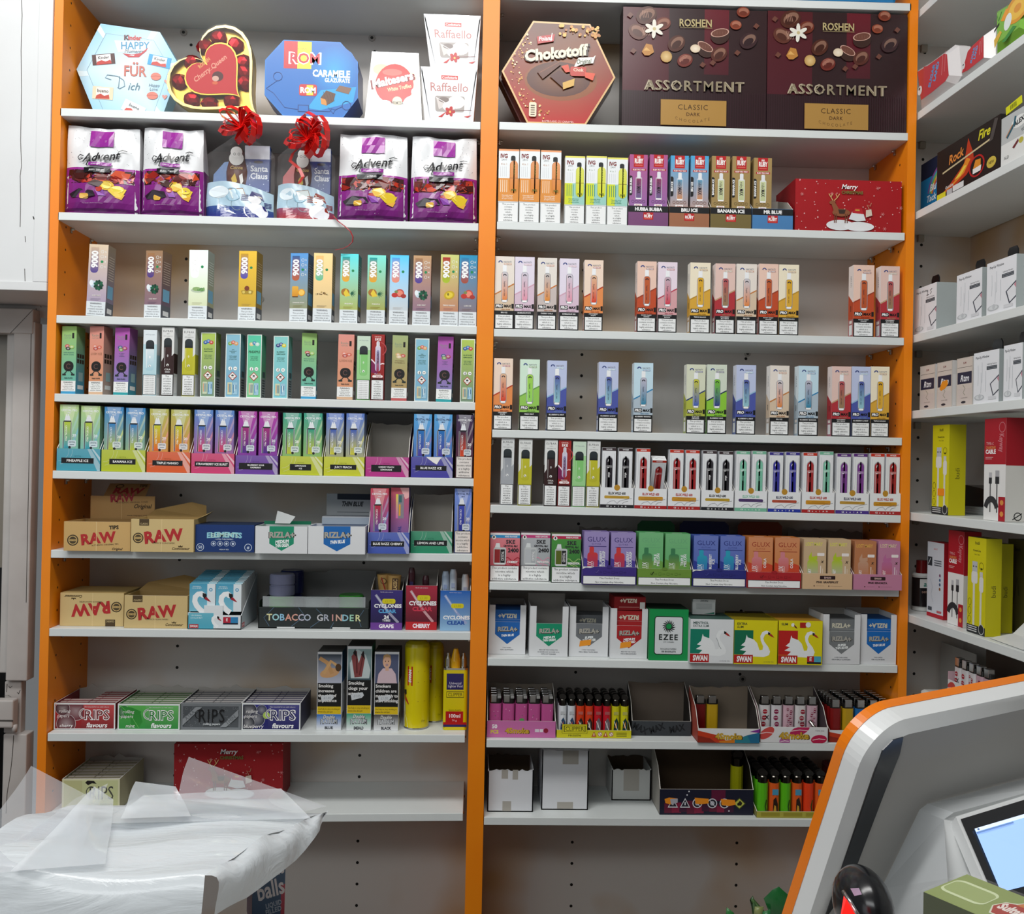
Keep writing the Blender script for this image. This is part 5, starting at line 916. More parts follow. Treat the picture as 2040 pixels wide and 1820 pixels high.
# ================================================================== seventh shelf of the second unit
RZ = 'white dispensers of rolling papers'
def dispenser(x, yt, yb, c, L, tagl, look, inner, sticker=False, dep=.075):
    X, Yw, z, wd, h = frame_at(R7, x[0], x[1], yt, yb); e = empty('rolling_paper_dispenser', (X, Yw, z)); tag(e, look, 'rolling paper dispenser', RZ); hw = wd / 2; t = .0012; cut = .66
    b = MB(); W_ = '#d2d4d6'; b.box(-hw, hw, 0, dep, 0, t, W_); b.box(-hw, -hw + t, 0, dep, t, h, W_); b.box(hw - t, hw, 0, dep, t, h, W_); b.box(-hw, hw, dep - t, dep, t, h * (1.15 if inner == 'empty' else 1.02), '#a09c96'); b.obj('dispenser_body', e)
    g = MB(); g.prism([(-hw, 0),(hw, 0),(hw, h),(.69 * hw, h),(.69 * hw, h * cut),(-.67 * hw, h * cut),(-.67 * hw, h),(-hw, h)], 0, t, W_); q = Pan(g, (-hw, 0,0),(1,0,0),(0,0,1), wd, h); rizla(q, c, L, tagl, top=cut, sticker=sticker, cut=cut); g.obj('front_panel', e)
    if inner != 'empty':
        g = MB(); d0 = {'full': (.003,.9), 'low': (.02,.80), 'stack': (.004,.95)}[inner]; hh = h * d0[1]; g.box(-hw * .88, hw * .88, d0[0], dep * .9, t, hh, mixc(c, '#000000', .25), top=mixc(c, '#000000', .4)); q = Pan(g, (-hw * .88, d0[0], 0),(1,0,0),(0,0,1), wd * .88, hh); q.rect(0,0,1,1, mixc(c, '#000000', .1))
        q.text('RIZLA+', .5,.86,.09,'#c8c4b0', st='k', mx=.7, rot=0 if 'silver' in look else 180); q.rect(.1,.78,.9,.785, mixc(c, '#ffffff', .3)); g.obj('booklets', e)
    return X, Yw, z, wd, h
dispenser((972.5,1046), 1204.8,1303,'#1c60ac', ['THIN BLUE'], ['THIN PAPERS', 'FOR A SLOW BURN'], 'white dispenser of rolling papers with a blue arrow, beside the middle post', 'full')
dispenser((1054,1130.5), 1207.5,1308,'#128c66', ['MEDIUM', 'THIN GREEN'], ['MEDIUM THIN PAPERS FOR', 'AN EASIER AND QUICKER ROLL', 'WITH CUT CORNERS'], 'empty white dispenser of rolling papers with a torn green arrow', 'empty')
dispenser((1133,1210.5), 1208,1308,'#6c7074', ['SUPER', 'THIN SILVER'], ['SUPER THIN PAPERS', 'FOR A REALLY SLOW BURN'], 'white dispenser of rolling papers with a grey arrow and an orange price sticker', 'low', True)
fr = dispenser((1215,1288.5), 1212,1311.7,'#a82024', ['MEDIUM', 'THIN RED'], ['MEDIUM THIN PAPERS', 'FOR A REGULAR BURN'], 'white dispenser of rolling papers with a red arrow and an orange price sticker', 'stack', True)
mb = MB(); w_ = .058; mb.box(-w_ / 2, w_ / 2,0,.05,0,.024,'#8c161c', top='#a01c22'); q = Pan(mb, (-w_ / 2,0,0),(1,0,0),(0,0,1), w_, .024); q.text('RIZLA+', .45,.7,.28,'#e0d4c0', st='k', mx=.6, rot=180); q.rect(.15,.2,.8,.24,'#d89890'); q.rect(.82,.1,.98,.6,'#e4e4e0'); tag(mb.obj('booklet_box', None, (fr[0] + .002, fr[1] + .006, fr[2] + fr[4] * .955 + .0006),(0,0,.05)), 'red booklet box lying upside down on top of the red papers', 'booklet box')
def art_ezee(p):
    p.rect(0,0,1,1,'#108c48'); p.rr(.13,.11,.87,.86,.005,'#14201a'); p.rr(.15,.125,.85,.845,.004,'#d4d8da')
    for i in range(16):
        a = i * pi / 8; c_, s_ = math.cos, math.sin; r0_, r1_ = .0062,.0125; q = lambda r, t: (.5 + r * c_(t) / p.w, .665 + r * s_(t) / p.h); p.poly([q(r0_, a - .17), q((r0_ + r1_) / 2, a + .12), q(r1_, a + .34), q((r0_ + r1_) / 2, a + .30), q(r0_, a + .2)], '#182420')
    p.ell(.5,.665,.085, None, '#182420'); p.ell(.5,.665,.07, None, '#108c48'); p.text('EZEE', .5,.455,.105,'#1c2422', st='b', mx=.62, sp=.12); p.text('CUT CORNERS', .5,.36,.022,'#50585a', mx=.34); p.text('ROLLING PAPERS', .5,.225,.028,'#40484a', mx=.46); p.text('100 BOOKLETS', .5,.175,.03,'#40484a', mx=.5, st='b')
carton('rolling_paper_box', R7,(1292,1369.5), 1213,1315.4,.07, art_ezee, 'green box of rolling papers with a black sun on a white panel', 'rolling paper box', RG, side='#0c7038', topc='#102c1c')
def art_swan(bg, panel, word, yellow, small=None):
    def f(p):
        p.rect(0,0,1,1, bg); p.rect(0,.215,.44,.77, panel); swan(p, .52,.41,.046, body='#e6e9ea'); p.rect(0,.02,.44,.21,'#b01e1e'); p.text('SWAN', .24,.115,.115,'#f2f0f0', st='k', mx=.34)
        for i, t in enumerate(word): p.text(t, .06,.915 - .07 * i, .052,'#26342c' if yellow else '#2c5048', al='L', mx=.36, st='b' if not i else 'r')
        p.text('100 FILTER TIPS', .80,.055,.025, mixc(bg, '#404040', .6), mx=.3)
        if not yellow: p.line([(.60,.58),(.64,.5),(.67,.40),(.72,.33)], .0006,'#50585a')
        if small: p.rect(.66,.03,.98,.20,'#4aa0b8'); p.rect(.66,.03,.82,.20,'#a81c24'); p.rect(.66,.03,.98,.07,'#1c1c24'); p.text('E', .74,.135,.08,'#f0e8e8', st='b'); p.rect(.48,.84,.62,.96,'#a82018'); p.ell(.67,.91,.06, None, '#dcdcd8'); p.ell(.32,.9,.04, None, '#e8e8e4'); p.poly([(.34,.92),(.40,.86),(.42,.82),(.36,.85)], '#6a1c18')
    return f
carton('filter_tip_box', R7,(1374,1460), 1233,1321,.075, art_swan('#dadddf', '#0e7a62', ['MENTHOL', 'EXTRA SLIM'], False), 'white box of menthol filter tips with a white swan on green', 'filter tip box', RG, side='#c8ccce', topc='#3c5a52')
carton('filter_tip_box', R7,(1461.5,1547.5), 1235,1323,.075, art_swan('#d8cc10', '#0e6a4a', ['EXTRA', 'SLIM'], True), 'yellow box of extra slim filter tips with a white swan on green', 'filter tip box', RG, side='#b8a810', topc='#8c7c14')
carton('filter_tip_box', R7,(1549.7,1637), 1236,1324.4,.08, art_swan('#d8cc10', '#b8201c', ['SLIM', ''], True, True), 'yellow box of slim filter tips with a white swan on red', 'filter tip box', RG, side='#b8a810', topc='#a87c24')
p0 = P(1402,1229,.03)
mb = MB(); mb.box(-.021,.021,0,.007,0,.028,'#d0d2d2'); mb.box(-.021,.021,-.001,.008,.0225,.028,'#c4c6c6'); q = Pan(mb, (-.021,-.001,0),(1,0,0),(0,0,1), .042,.028); q.text('SWAN', .5,.9,.12,'#40484a', mx=.5, st='b'); [q.rect(.15,.70 - .08 * i, .85,.715 - .08 * i, '#90989a') for i in range(5)]; q.poly([(.5,.05),(.95,.16),(.95,.05)], '#1c7a62'); tag(mb.obj('filter_tip_pack', None, (p0.x, .03, surf(R7, p0.x) + (P(1415,1233,.02).z - surf(R7, p0.x)) + .006)), 'small white leaflet pack standing on the menthol filter box', 'filter tip pack')
zz = surf(R7, P(1505,1300).x)
for i, (x0, lk) in enumerate(((1448, 'yellow filter pack behind the extra slim box, nearer the menthol box'),(1487, 'yellow filter pack behind the extra slim box, nearer the slim box'))):
    p0, p1 = P(x0,1300,.10), P(x0 + 35,1300,.10); w_ = p1.x - p0.x; hh = P(x0,1221,.10).z - zz; mb = MB(); mb.box(-w_ / 2, w_ / 2,0,.02,0, hh, '#8a7c1c', top='#4a3c18'); q = Pan(mb, (-w_ / 2,0, hh - .018),(1,0,0),(0,0,1), w_, .018); q.rect(.22,.1,.9,.62,'#8c2420'); q.text('SWAN', .56,.36,.3,'#d8c8b8', st='b', mx=.5); tag(mb.obj('filter_tip_pack', None, ((p0.x + p1.x) / 2,.10, zz + .0006)), lk, 'filter tip pack')
dispenser((1638,1712.5), 1224,1323,'#74787a', ['SUPER', 'THIN SILVER'], ['SUPER THIN PAPERS', 'FOR A REALLY SLOW BURN'], 'film wrapped silver grey dispenser of rolling papers beside the slim filter tips', 'full')
dispenser((1713.6,1784.5), 1224,1323,'#1466b4', ['THIN BLUE'], ['THIN PAPERS', 'FOR A SLOW BURN'], 'white dispenser of rolling papers with a blue arrow, against the outer orange post', 'full')
# ================================================================== eighth shelf of the first unit: open trays of booklets, packs and cans
def booklet_mesh(c, w_, h_):
    g = MB(); g.box(-w_ / 2, w_ / 2,0,.009,0, h_, c, top=mixc(c, '#d8d0cc', .42)); q = Pan(g, (-w_ / 2,0, h_),(1,0,0),(0,1,0), w_, .009); q.rect(.03,.1,.97,.35, mixc(c, '#e8e4e0', .7)); q.rect(.22,.0,.245,1, mixc(c, '#301010', .3)); return g
def rips(key, x, yt, yb, dep, art, look, c, bc, where, edge='#d8d8d8', n=7):
    X, Yw, z, wd, h = frame_at(key, x[0], x[1], yt, yb); dep = min(dep, DEPTH - .005 - Yw); e = empty('rolling_paper_tray', (X, Yw, z)); tag(e, look, 'rolling paper tray', 'open trays of rolled paper booklets'); hw = wd / 2; t = .0012
    b = MB(); b.box(-hw, hw, 0, dep, 0, t, '#c8c8c8'); b.box(-hw, -hw + t, t, dep, 0, h, c, top='#e0e0e0'); b.box(hw - t, hw, t, dep, 0, h, c, top='#e0e0e0'); rn = random.Random(int(x[0])); pts = [(-hw + t, 0),(hw - t, 0)] + [(hw - t - (wd - 2 * t) * i / 9, h + rn.random() * .010 * (1 if 2 < i < 8 else .4)) for i in range(10)]; b.prism(pts, dep - t, dep, '#b0aca6'); b.obj('tray_body', e)
    g = MB(); g.box(-hw, hw, 0, t, 0, h, edge, top='#e4e4e4'); art(Pan(g, (-hw, 0,0),(1,0,0),(0,0,1), wd, h)); g.obj('front_panel', e)
    src = None; w_ = (wd - .006) / 2; hh = h - .004
    for j in range(2):
        for i in range(n):
            if where == 'cherry' and j == 0 and i > 2: continue
            loc = (X + (j - .5) * (w_ + .0008), Yw + .0022 + i * (dep - .005) / n, z + t + .0003)
            if src is None: src = booklet_mesh(bc, w_, hh).obj('paper_booklet', None, loc); o = src
            else: o = src.copy(); col.objects.link(o); o.location = loc
            tag(o, f'booklet of rolling papers packed in the open {where} tray', 'paper booklet', f'booklets in the {where} tray')
    return X, Yw, z, wd, h
def art_rips(c0, c1, fruit, nm, kind):
    def f(p):
        if kind == 'grey':
            p.rect(0,0,1,1,'#74787c'); p.rect(.04,.08,.96,.88,'#4c5054'); rn = random.Random(5)
            for i in range(60): u, v = .05 + .9 * rn.random(), .1 + .75 * rn.random(); p.arc(u, v, .0022, rn.random() * 300, rn.random() * 300 + 200,.0005,'#7c8084', n=5)
            for a in ([(.04,.40),(.04,.16),(.36,.86),(.26,.86)], [(.66,.10),(.76,.10),(.96,.52),(.96,.78)]): p.poly(a, '#8a8e92')
            p.text('XTRA', .155,.55,.14,'#54585c', rot=42, mx=.2); p.text('THIN', .83,.38,.14,'#54585c', rot=42, mx=.2); p.arc(.32,.58,.008,90,290,.0012,'#141416'); p.text('RIPS', .52,.53,.50,'#141416', mx=.46, st='r', sp=.06); p.text('rolling papers', .52,.22,.08,'#c8ccce', mx=.34, st='b'); return
        p.rect(0,0,1,1,'#dfe2e2'); p.clip = (.02,.035,.48,.94); p.rect(.02,.035,.98,.94, c1, c0); p.rect(.45,.035,.98,.94, mixc(c1,'#000000', .1), mixc(c0,'#ffffff', .05))
        for (u, v, r_, cc) in fruit:
            p.ell(u, v, r_, None, mixc(cc, '#ffffff', .45), n=20); p.ell(u, v, r_ * .95, None, cc, n=20, c2=mixc(cc, '#ffffff', .25))
        if kind == 'mint':
            for q in ([(.04,.92),(.22,.86),(.38,.7),(.30,.4),(.12,.5)], [(.20,.6),(.36,.72),(.40,.3),(.34,.08),(.22,.2)]): p.poly(q, '#2f8a34'); p.line([q[0], q[3]], .0006,'#7cc46a')
        p.text('Not intended for use with tobacco', .70,.86,.045,'#e8e4e4', mx=.46)
        p.text('RIPS', .70,.56,.36,'#f0eeee', mx=.45, st='k'); p.arc(.50,.60,.0085,90,290,.003,'#f0eeee'); p.text('RIPS', .70,.56,.345, mixc(c1,'#000000', .25), mx=.43, st='r', sp=.03); p.arc(.50,.60,.0085,90,290,.0012, mixc(c1,'#000000', .25)); p.text('flavours', .70,.17,.17,'#f4f4f4', mx=.48, st='b', sh=.2); p.text('rolling', .17,.70,.12,'#f0ecec', mx=.24, sh=.2); p.text('papers', .15,.52,.12,'#f0ecec', mx=.22, sh=.2); p.text(nm, .20,.15,.13,'#f4f0f0', mx=.34, sh=.2)
    return f
rips(L8,(107,229), 1400,1452.8,.105, art_rips('#c4282c', '#7c1a20', [(.36,.72,.17,'#6a1a2a'),(.20,.22,.16,'#5a1424'),(.14,.80,.12,'#481020')], 'cherry', 'c'), 'open tray of red cherry rolling papers', '#8c2a30', '#7a2026', 'cherry')
rips(L8,(234,357.6), 1401.6,1453.6,.105, art_rips('#5cb454', '#2c8c3c', [(.10,.7,.10,'#1c6a28')], 'mint', 'mint'), 'open tray of green mint rolling papers', '#5c8a54', '#5a7a4c', 'mint')
rips(L8,(359,479.7), 1400,1453,.105, art_rips('', '', [], '', 'grey'), 'open tray of dark grey extra thin rolling papers', '#5c6064', '#585c62', 'dark grey', '#74787c')
rips(L8,(481,598), 1400,1454.5,.105, art_rips('#2c2c84', '#1c1c5c', [(.12,.72,.14,'#1c1e30'),(.26,.42,.14,'#242840'),(.10,.25,.13,'#1a1c2c'),(.34,.74,.09,'#2c3050'),(.42,.55,.06,'#a0c030')], 'blueberry', 'b'), 'open tray of dark blue blueberry rolling papers', '#30304a', '#383858', 'blueberry')
def art_smoke(text, blue, colr, img):
    def f(p):
        p.rect(0,0,1,1,'#e0e2e4'); p.rect(.02,.60,.98,.97,'#7c8490'); img(p); p.rect(.02,.30,.98,.60,'#141414'); L = text.split('|')
        for i, t in enumerate(L): p.text(t, .05,.565 - i * .062,.038,'#eceae8', al='L', st='b', mx=.92)
        p.poly([(.16,.42),(.20,.36),(.62,.39),(.70,.42),(.64,.455),(.22,.44)], '#c8ccd0'); p.text('£1.05', .42,.41,.03,'#8a9098', mx=.3)
        p.rect(.02,.205,.98,.30,'#d8b818'); p.text('Get help to stop smoking at', .05,.27,.022,'#3c3410', al='L', mx=.88); p.text('www.nhs.uk/quit', .05,.235,.022,'#3c3410', al='L', mx=.6)
        p.rect(0,0,1,.20,'#e0e2e4', colr); p.text('Double', .5,.165,.045,'#2c2c2c', st='k', sh=.2, mx=.5); p.text('Double', .495,.168,.042,'#d8d8d4', st='b', sh=.2, mx=.48); p.text('PLATINUM', .5,.105,.058,'#2c2c30', st='k', mx=.70, curve=.008); p.text('PLATINUM', .495,.108,.052,'#c8ccd0', st='b', mx=.66, curve=.008); p.text(blue, .5,.03,.032,'#2c3038', st='k', mx=.4)
    def side(l, r, t):
        for q in (l, r): q.rect(0,.6,1,1, mixc(colr, '#000000', .35)); q.rect(0,0,1,.6,'#ccced0'); q.text('20', .5,.45,.05,'#202020', st='b'); q.rect(.2,.12,.5,.2,'#505458')
        t.rect(0,0,1,1,'#4c4a48')
    return f, side
def img1(p): p.rect(.02,.60,.98,.97,'#b0b4c4', '#3a4450'); p.ell(.5,.73,.40,.06,'#c09468', rot=.2); p.line([(.08,.92),(.40,.86),(.60,.72)], .007,'#b88c5c'); p.line([(.25,.72),(.55,.88),(.9,.80)], .006,'#c49a68'); p.ell(.85,.80,.12,.05,'#4a3420')
def img2(p): p.rect(.02,.60,.98,.97,'#3c5058', '#90a8a8'); p.poly([(.15,.62),(.10,.80),(.4,.97),(.75,.9),(.95,.72),(.9,.62)], '#b8c4c4'); p.poly([(.30,.63),(.16,.88),(.36,.95),(.46,.80),(.62,.94),(.72,.86),(.60,.64)], '#7c3c3c'); p.line([(.36,.94),(.40,.68)], .002,'#4c1c1c'); p.line([(.64,.9),(.5,.66)], .002,'#5c2424'); p.poly([(.22,.92),(.32,.97),(.38,.87)], '#1c1414'); p.poly([(.55,.90),(.66,.95),(.72,.85)], '#241414')
def img3(p): p.rect(.02,.60,.98,.97,'#4c5470'); p.poly([(.10,.60),(.16,.72),(.34,.79),(.70,.79),(.86,.72),(.92,.60)], '#ccb4bc'); p.rect(.44,.76,.58,.82,'#d0a488'); p.ell(.50,.875,.17,.085,'#d4a88c'); p.poly([(.33,.89),(.36,.955),(.5,.975),(.64,.955),(.67,.89),(.6,.93),(.42,.93)], '#b08a5c'); p.ell(.44,.88,.018,.008,'#302420'); p.ell(.56,.88,.018,.008,'#302420'); p.ell(.50,.835,.06,.016,'#a88a90')
for i, (x, yt, yb, a, look) in enumerate((((630.4,679.4), 1298,1454,('Smoking|increases|the risk of|impotence', 'BLUE', '#1c6cb8', img1), 'health warning tobacco pack with a blue base'),((690,738.5), 1287,1455,('Smoking|clogs your|arteries', 'EMERALD', '#3ca07c', img2), 'health warning tobacco pack with a green base'),((744.5,793), 1298,1455,('Smokers|children are|more likely to|start smoking', 'BLACK', '#3a3634', img3), 'health warning tobacco pack with a black base and a toddler picture'))):
    f, s = art_smoke(*a); carton('tobacco_pack', L8, x, yt, yb, .062, f, look, 'tobacco pack', 'health warning tobacco packs', sideart=s)
def can(x, yt, yb, key, look, art, Y=None):
    X, Yw, z, wd, h = frame_at(key, x[0], x[1], yt, yb, Y); R_ = wd / 2; h = min(h, .30); e = empty('gas_can', (X, Yw + R_, z)); tag(e, look, 'lighter gas can', 'yellow lighter gas cans')
    g = MB(); n = 40; N_ = 24; art(g, R_, h, n); g.obj('can_body', e); g = MB(); g.lathe([(R_ * .97,0),(R_ * 1.0,.001),(R_ * .99,.003)], 0,0,'#c0c0bc', 'c', 28); g.obj('base_rim', e); return e
def swan_can(g, R_, h, n):
    g.lathe([(R_ * .985,.003),(R_ * .985, h * .93)], 0,0,'#d4c40e', 's', n)
    g.lathe([(R_ * .985, h * .93),(R_ * .9, h * .97),(R_ * .6, h)], 0,0,'#c8b810', 's', n)
    p = Pan(g, (-pi * R_, -R_, 0),(1,0,0),(0,0,1), 2 * pi * R_, h, 's'); r2 = R_ * 1.002
    old = p.pt
    def pt(u, v, k): a = (u - .5) * 2 * pi; rr_ = r2 + k * 2e-5; return Vector((rr_ * sin(a), -rr_ * cos(a), v * h))
    p.pt = pt; p.rect(.38,.50,.455,.72,'#b41c18'); p.text('SWAN', .4175,.61,.034,'#f0ecec', rot=90, st='k', mx=.18)
    for v in (.66,.54,.32): p.rect(.52, v, .62, v + .006,'#a88c18')
    p.poly([(.30,.02),(.29,.30),(.32,.34),(.34,.25),(.35,.15),(.40,.02)], '#dce0dc'); p.poly([(.31,.44),(.36,.45),(.365,.40),(.34,.385),(.31,.40)], '#201c1c'); p.poly([(.32,.41),(.36,.36),(.41,.29),(.395,.285),(.34,.33)], '#b02c1c'); p.text('270ml', .60,.10,.02,'#8a7c10', mx=.06)
can((802,853), 1279,1454, L8, 'tall yellow lighter gas can with a sideways red name label', swan_can)
can((845,882), 1281,1430, L8, 'yellow lighter gas can half hidden behind the tall one and the fluid tin', swan_can, Y=.075)
X, Yw, z, wd, h = frame_at(L8,881.5,930,1334,1454); e = empty('lighter_fluid_tin', (X, Yw, z)); tag(e, 'small yellow lighter fluid tin with a blue label and a spout cap', 'lighter fluid tin'); hw = wd / 2
def rrect_pts(w_, d_, r, n=4, cy=0): return [(sx * (w_ / 2 - r) + r * cos(radians(a0 + 90 * i / n)), cy + sy * (d_ / 2 - r) + r * sin(radians(a0 + 90 * i / n))) for sx, sy, a0 in ((1,1,0),(-1,1,90),(-1,-1,180),(1,-1,270)) for i in range(n + 1)]
g = MB(); g.zprism(rrect_pts(wd, .024,.006, cy=.012), 0, h, '#d2c20c', 's'); p = Pan(g, (-hw, 0,0),(1,0,0),(0,0,1), wd, h, 's'); p.rect(.14,.67,.84,.94,'#241e5c'); p.text('Universal', .5,.78,.04,'#e0dce8', mx=.5); p.text('Lighter Fluid', .5,.73,.04,'#e0dce8', mx=.6); p.rect(.14,.54,.86,.64,'#2c280c'); p.rect(.155,.548,.845,.632,'#d2c20c'); p.text('CLIPPER', .5,.59,.055,'#2c2810', mx=.6, st='r'); p.rect(.12,.09,.84,.31,'#b01c1c'); p.rect(.02,.09,.98,.13,'#b01c1c'); p.rect(.02,.05,.98,.09,'#2c205c'); p.text('100ml', .48,.235,.058,'#f0e8e8', st='b', mx=.5); p.text('70 g', .48,.16,.03,'#f0d8d8', mx=.2); p.text('Essence de pierre', .5,.335,.02,'#504810', mx=.6); g.obj('tin_body', e)
g = MB(); g.zprism(rrect_pts(wd * 1.02,.0246,.006, cy=.012), h, h + .003,'#c8c8c4', 'c'); g.obj('top_rim', e)
for dx in (-.014,.014): g = MB(); g.lathe([(.006,0),(.006,.016),(.003,.022),(.003,.026)], dx, .012,'#b8b8b4', 'c', 12); o = g.obj('metal_valve', e, (0,0, h + .003))
g = MB(); g.lathe([(.0085,0),(.009,.012),(.0075,.020),(.004,.034)], 0,.010,'#e0a818', 's', 14); g.obj('spout_cap', e, (0,0, h + .003))
# ================================================================== lighters
def lighter_proto(kind, w_, d_, h_, c, art=None, hood='#b8b8b8'):
    e = empty('lighter', (0,0,0)); hb = h_ * (.74 if kind == 'clip' else .78)
    g = MB(); r_ = d_ * .49 if kind == 'clip' else d_ * .42; g.zprism(rrect_pts(w_, d_, r_, 3), 0, hb, c, 's')
    if art: art(Pan(g, (-w_ * .36,-d_ / 2 - .0001,0),(1,0,0),(0,0,1), w_ * .72, hb, 's'))
    g.obj('lighter_body', e)
    if kind == 'clip':
        g = MB(); g.lathe([(w_ * .46, hb),(w_ * .46, hb + h_ * .14),(w_ * .40, hb + h_ * .16)], 0,0,'#4a4844', 'c', 12); g.obj('metal_collar', e)
        g = MB(); a = [(w_ * .42 * cos(t * pi / 6), w_ * .42 * sin(t * pi / 6)) for t in range(12)]; g.prism([(x, hb + h_ * .21 + y * .75) for x, y in a], -d_ * .26, d_ * .26,'#1c1a18', 's'); g.obj('thumb_wheel', e)
    else:
        g = MB(); g.zprism(rrect_pts(w_ * .94, d_ * .92, r_ * .9,3), hb, h_ * .90,'#191817', 's'); g.obj('lighter_head', e)
        g = MB(); g.box(-w_ * (.42 if kind == 'wide' else .36), w_ * .10 if kind == 'wide' else w_ * .30,-d_ * .47, d_ * .40, hb + h_ * .02, h_, hood, 'c', .0012); g.obj('metal_hood', e)
        g = MB(); g.box(w_ * .14 if kind == 'wide' else -w_ * .2, w_ * .44 if kind == 'wide' else w_ * .2,-d_ * .44, d_ * .3, h_ * .90, h_ * .955,'#8c8c8a' if kind == 'wide' else '#201f1e', 's', .0008); g.obj('push_button', e)
    return e
def put_lighter(proto, used, loc, look, group, rot=(0,0,0)):
    if not used: o = proto; used.append(1)
    else:
        o = proto.copy(); col.objects.link(o)
        for ch in list(proto.children):
            c = ch.copy(); col.objects.link(c); c.parent = o
    o.location = loc; o.rotation_euler = rot; return tag(o, look, 'lighter', group)
def low_tray(key, x, ytf, yb, dep, hb, art, look, side, front_extra=None, inside='#2a2826', backtear=True, back='#8a8074'):
    return tray('lighter_tray', key, x, ytf, yb, dep, hb, art, look, 'lighter tray', 'display trays of lighters', side=side, inside=inside, slope=.3, back=back, tear=backtear)[1]
def four(p, u, v, s_, mx): p.text('4Smoke', u + .004, v - .015, s_ * 1.06,'#5c4410', st='k', mx=mx); p.text('4Smoke', u, v, s_, '#c8a030', st='k', mx=mx)
def art_pink(p): p.rect(0,0,1,1,'#c46ca4'); p.text('50', .11,.66,.22,'#f0ecf0', st='k', mx=.14); p.text('PCS', .11,.34,.20,'#d8c84a', st='k', mx=.14); four(p, .44,.42,.30,.40); p.rect(.70,.34,.76,.52,'#d8d0d8'); p.rect(.77,.34,.82,.52,'#e0d8e0'); p.ell(.86,.43,.035, None, '#8a1430')
fr = low_tray(R8,(969,1107), 1435.7,1469,.075,.082, art_pink, 'pink lighter tray lettered in gold, beside the middle orange post', '#b45c94')
def kart(k):
    def f(p):
        rn = random.Random(k)
        for i in range(7): p.ell(rn.random() * .8 + .1, rn.random() * .8 + .15,.05, None, ('#e8c0d8', '#4a7a4a', '#b84a6a')[i % 3], n=6)
        if k in (1,4): [p.poly([(.5,.22),(.5 + .42 * cos(a), .26 + .16 * abs(sin(a)) + .02),(.55,.18)], '#2c6a3c') for a in (.4,.9,1.57,2.2,2.7)]
        if k == 2: p.ell(.55,.50,.28,.05,'#5a9a58'); p.rect(.45,.25,.6,.48,'#6aa05c')
        if k == 3: p.ell(.45,.40,.3,.06,'#2a1c20'); p.rect(.2,.18,.7,.36,'#e0c8c8')
        if k == 0: p.text('GREEN', .5,.20,.05,'#6a1c48', mx=.9, st='b'); p.text('TEA', .6,.12,.05,'#6a1c48', mx=.5, st='b')
    return f
wl = (fr[3] - .006) / 5; hl = .074
for j in range(5):
    used = []; pr = lighter_proto('wide', wl * .94,.0125, hl, '#b8508c', kart(j))
    for i in range(4): put_lighter(pr, used, (fr[0] + (j - 2) * wl, fr[1] + .010 + i * .0145, fr[2] + .0022 + .0006 * i),('pink lighter in the front row, with ' + ['a lettered foot', 'a small green leaf and hearts', 'a green figure', 'a dark haired figure', 'a large green leaf'][j]) if i == 0 else 'pink lighter behind the front row of the pink tray', 'pink patterned lighters')
def art_clip(p):
    p.rect(0,0,1,1,'#c8c01c'); p.rect(.07,.55,.41,1.75,'#2c280c'); p.rect(.075,.58,.405,1.72,'#ccc420'); p.rect(.095,.75,.385,1.55,'#2c280c'); p.rect(.105,.80,.375,1.50,'#ccc420'); p.text('CLIPPER', .24,1.15,.52,'#2a260c', mx=.25, st='r'); p.text('reusable', .24,.35,.34,'#3c3810', mx=.23)
    for i, u in enumerate((.50,.58,.655,.73)):
        if i % 2 == 0: p.poly([(u - .035,.15),(u + .035,.15),(u, .85)], '#b0522c'); p.rect(u - .006,.3, u + .006,.6,'#e8e0c0')
        else: p.ell(u, .5,.03, None, '#e0d8d0'); p.arc(u, .5,.0036,0,360,.0009,'#a84430'); p.line([(u - .02,.75),(u + .02,.25)], .0009,'#a84430')
    for i in range(3): p.rect(.80,.25 + .2 * i, .94,.30 + .2 * i, '#5c5610')
fr = low_tray(R8,(1108,1258), 1454,1470,.075,.03, art_clip, 'yellow tray of round metal topped lighters, lettered reusable', '#8c8a3c', inside='#9c9a50', back='#8c8a5c')
cl = [('#d8dce0', '#2c4a6a', 'white'),('#d0d4da', '#2c4a6a', 'white'),('#d8401c', '#2c2420', 'orange'),('#d84020', '#2c2420', 'orange'),('#c01c28', '#6a6068', 'red'),('#c01c2c', '#6a6068', 'red'),('#c8c41c', '#1c3a34', 'yellow'),('#ccc81c', '#1c3a34', 'yellow')]
wl = (fr[3] - .006) / 8
for j, (c, c2, nm) in enumerate(cl):
    def aa(p, c=c, c2=c2, j=j): p.rect(.1,.72,.9,.82, mixc(c, '#808080', .4)); p.poly([(.1,.2),(.9,.12),(.98,.45),(.6,.62),(.2,.5)], c2); p.poly([(.3,.3),(.7,.25),(.6,.5)], ('#b85a3c', '#d8d0c0', '#9a8c90', '#c87a28')[j // 2]); p.line([(.2,.5),(.8,.2)], .0012,'#e0e0dc')
    used = []; pr = lighter_proto('clip', wl * .92, wl * .92,.073, c, aa)
    for i in range(4): put_lighter(pr, used, (fr[0] + (j - 3.5) * wl, fr[1] + .013 + i * .0165, fr[2] + .002),(('first' if j % 2 == 0 else 'second') + f' {nm} round lighter in the front row of the yellow tray') if i == 0 else 'round metal topped lighter behind the front row of the yellow tray', 'round lighters in the yellow tray')
def art_max(p):
    p.rect(0,0,1,1,'#2c3034', '#383c40')
    for i, (u, r_) in enumerate(((.14,-25),(.42,20),(.76,12))): p.text('MAX', u, .5,.42,'#14161a', st='k', rot=r_, mx=.26)
low_tray(R8,(1257.5,1377), 1436,1465.5,.06,.086, art_max, 'empty dark grey lighter tray with a tall brown back card', '#24282c', back='#7c7064')
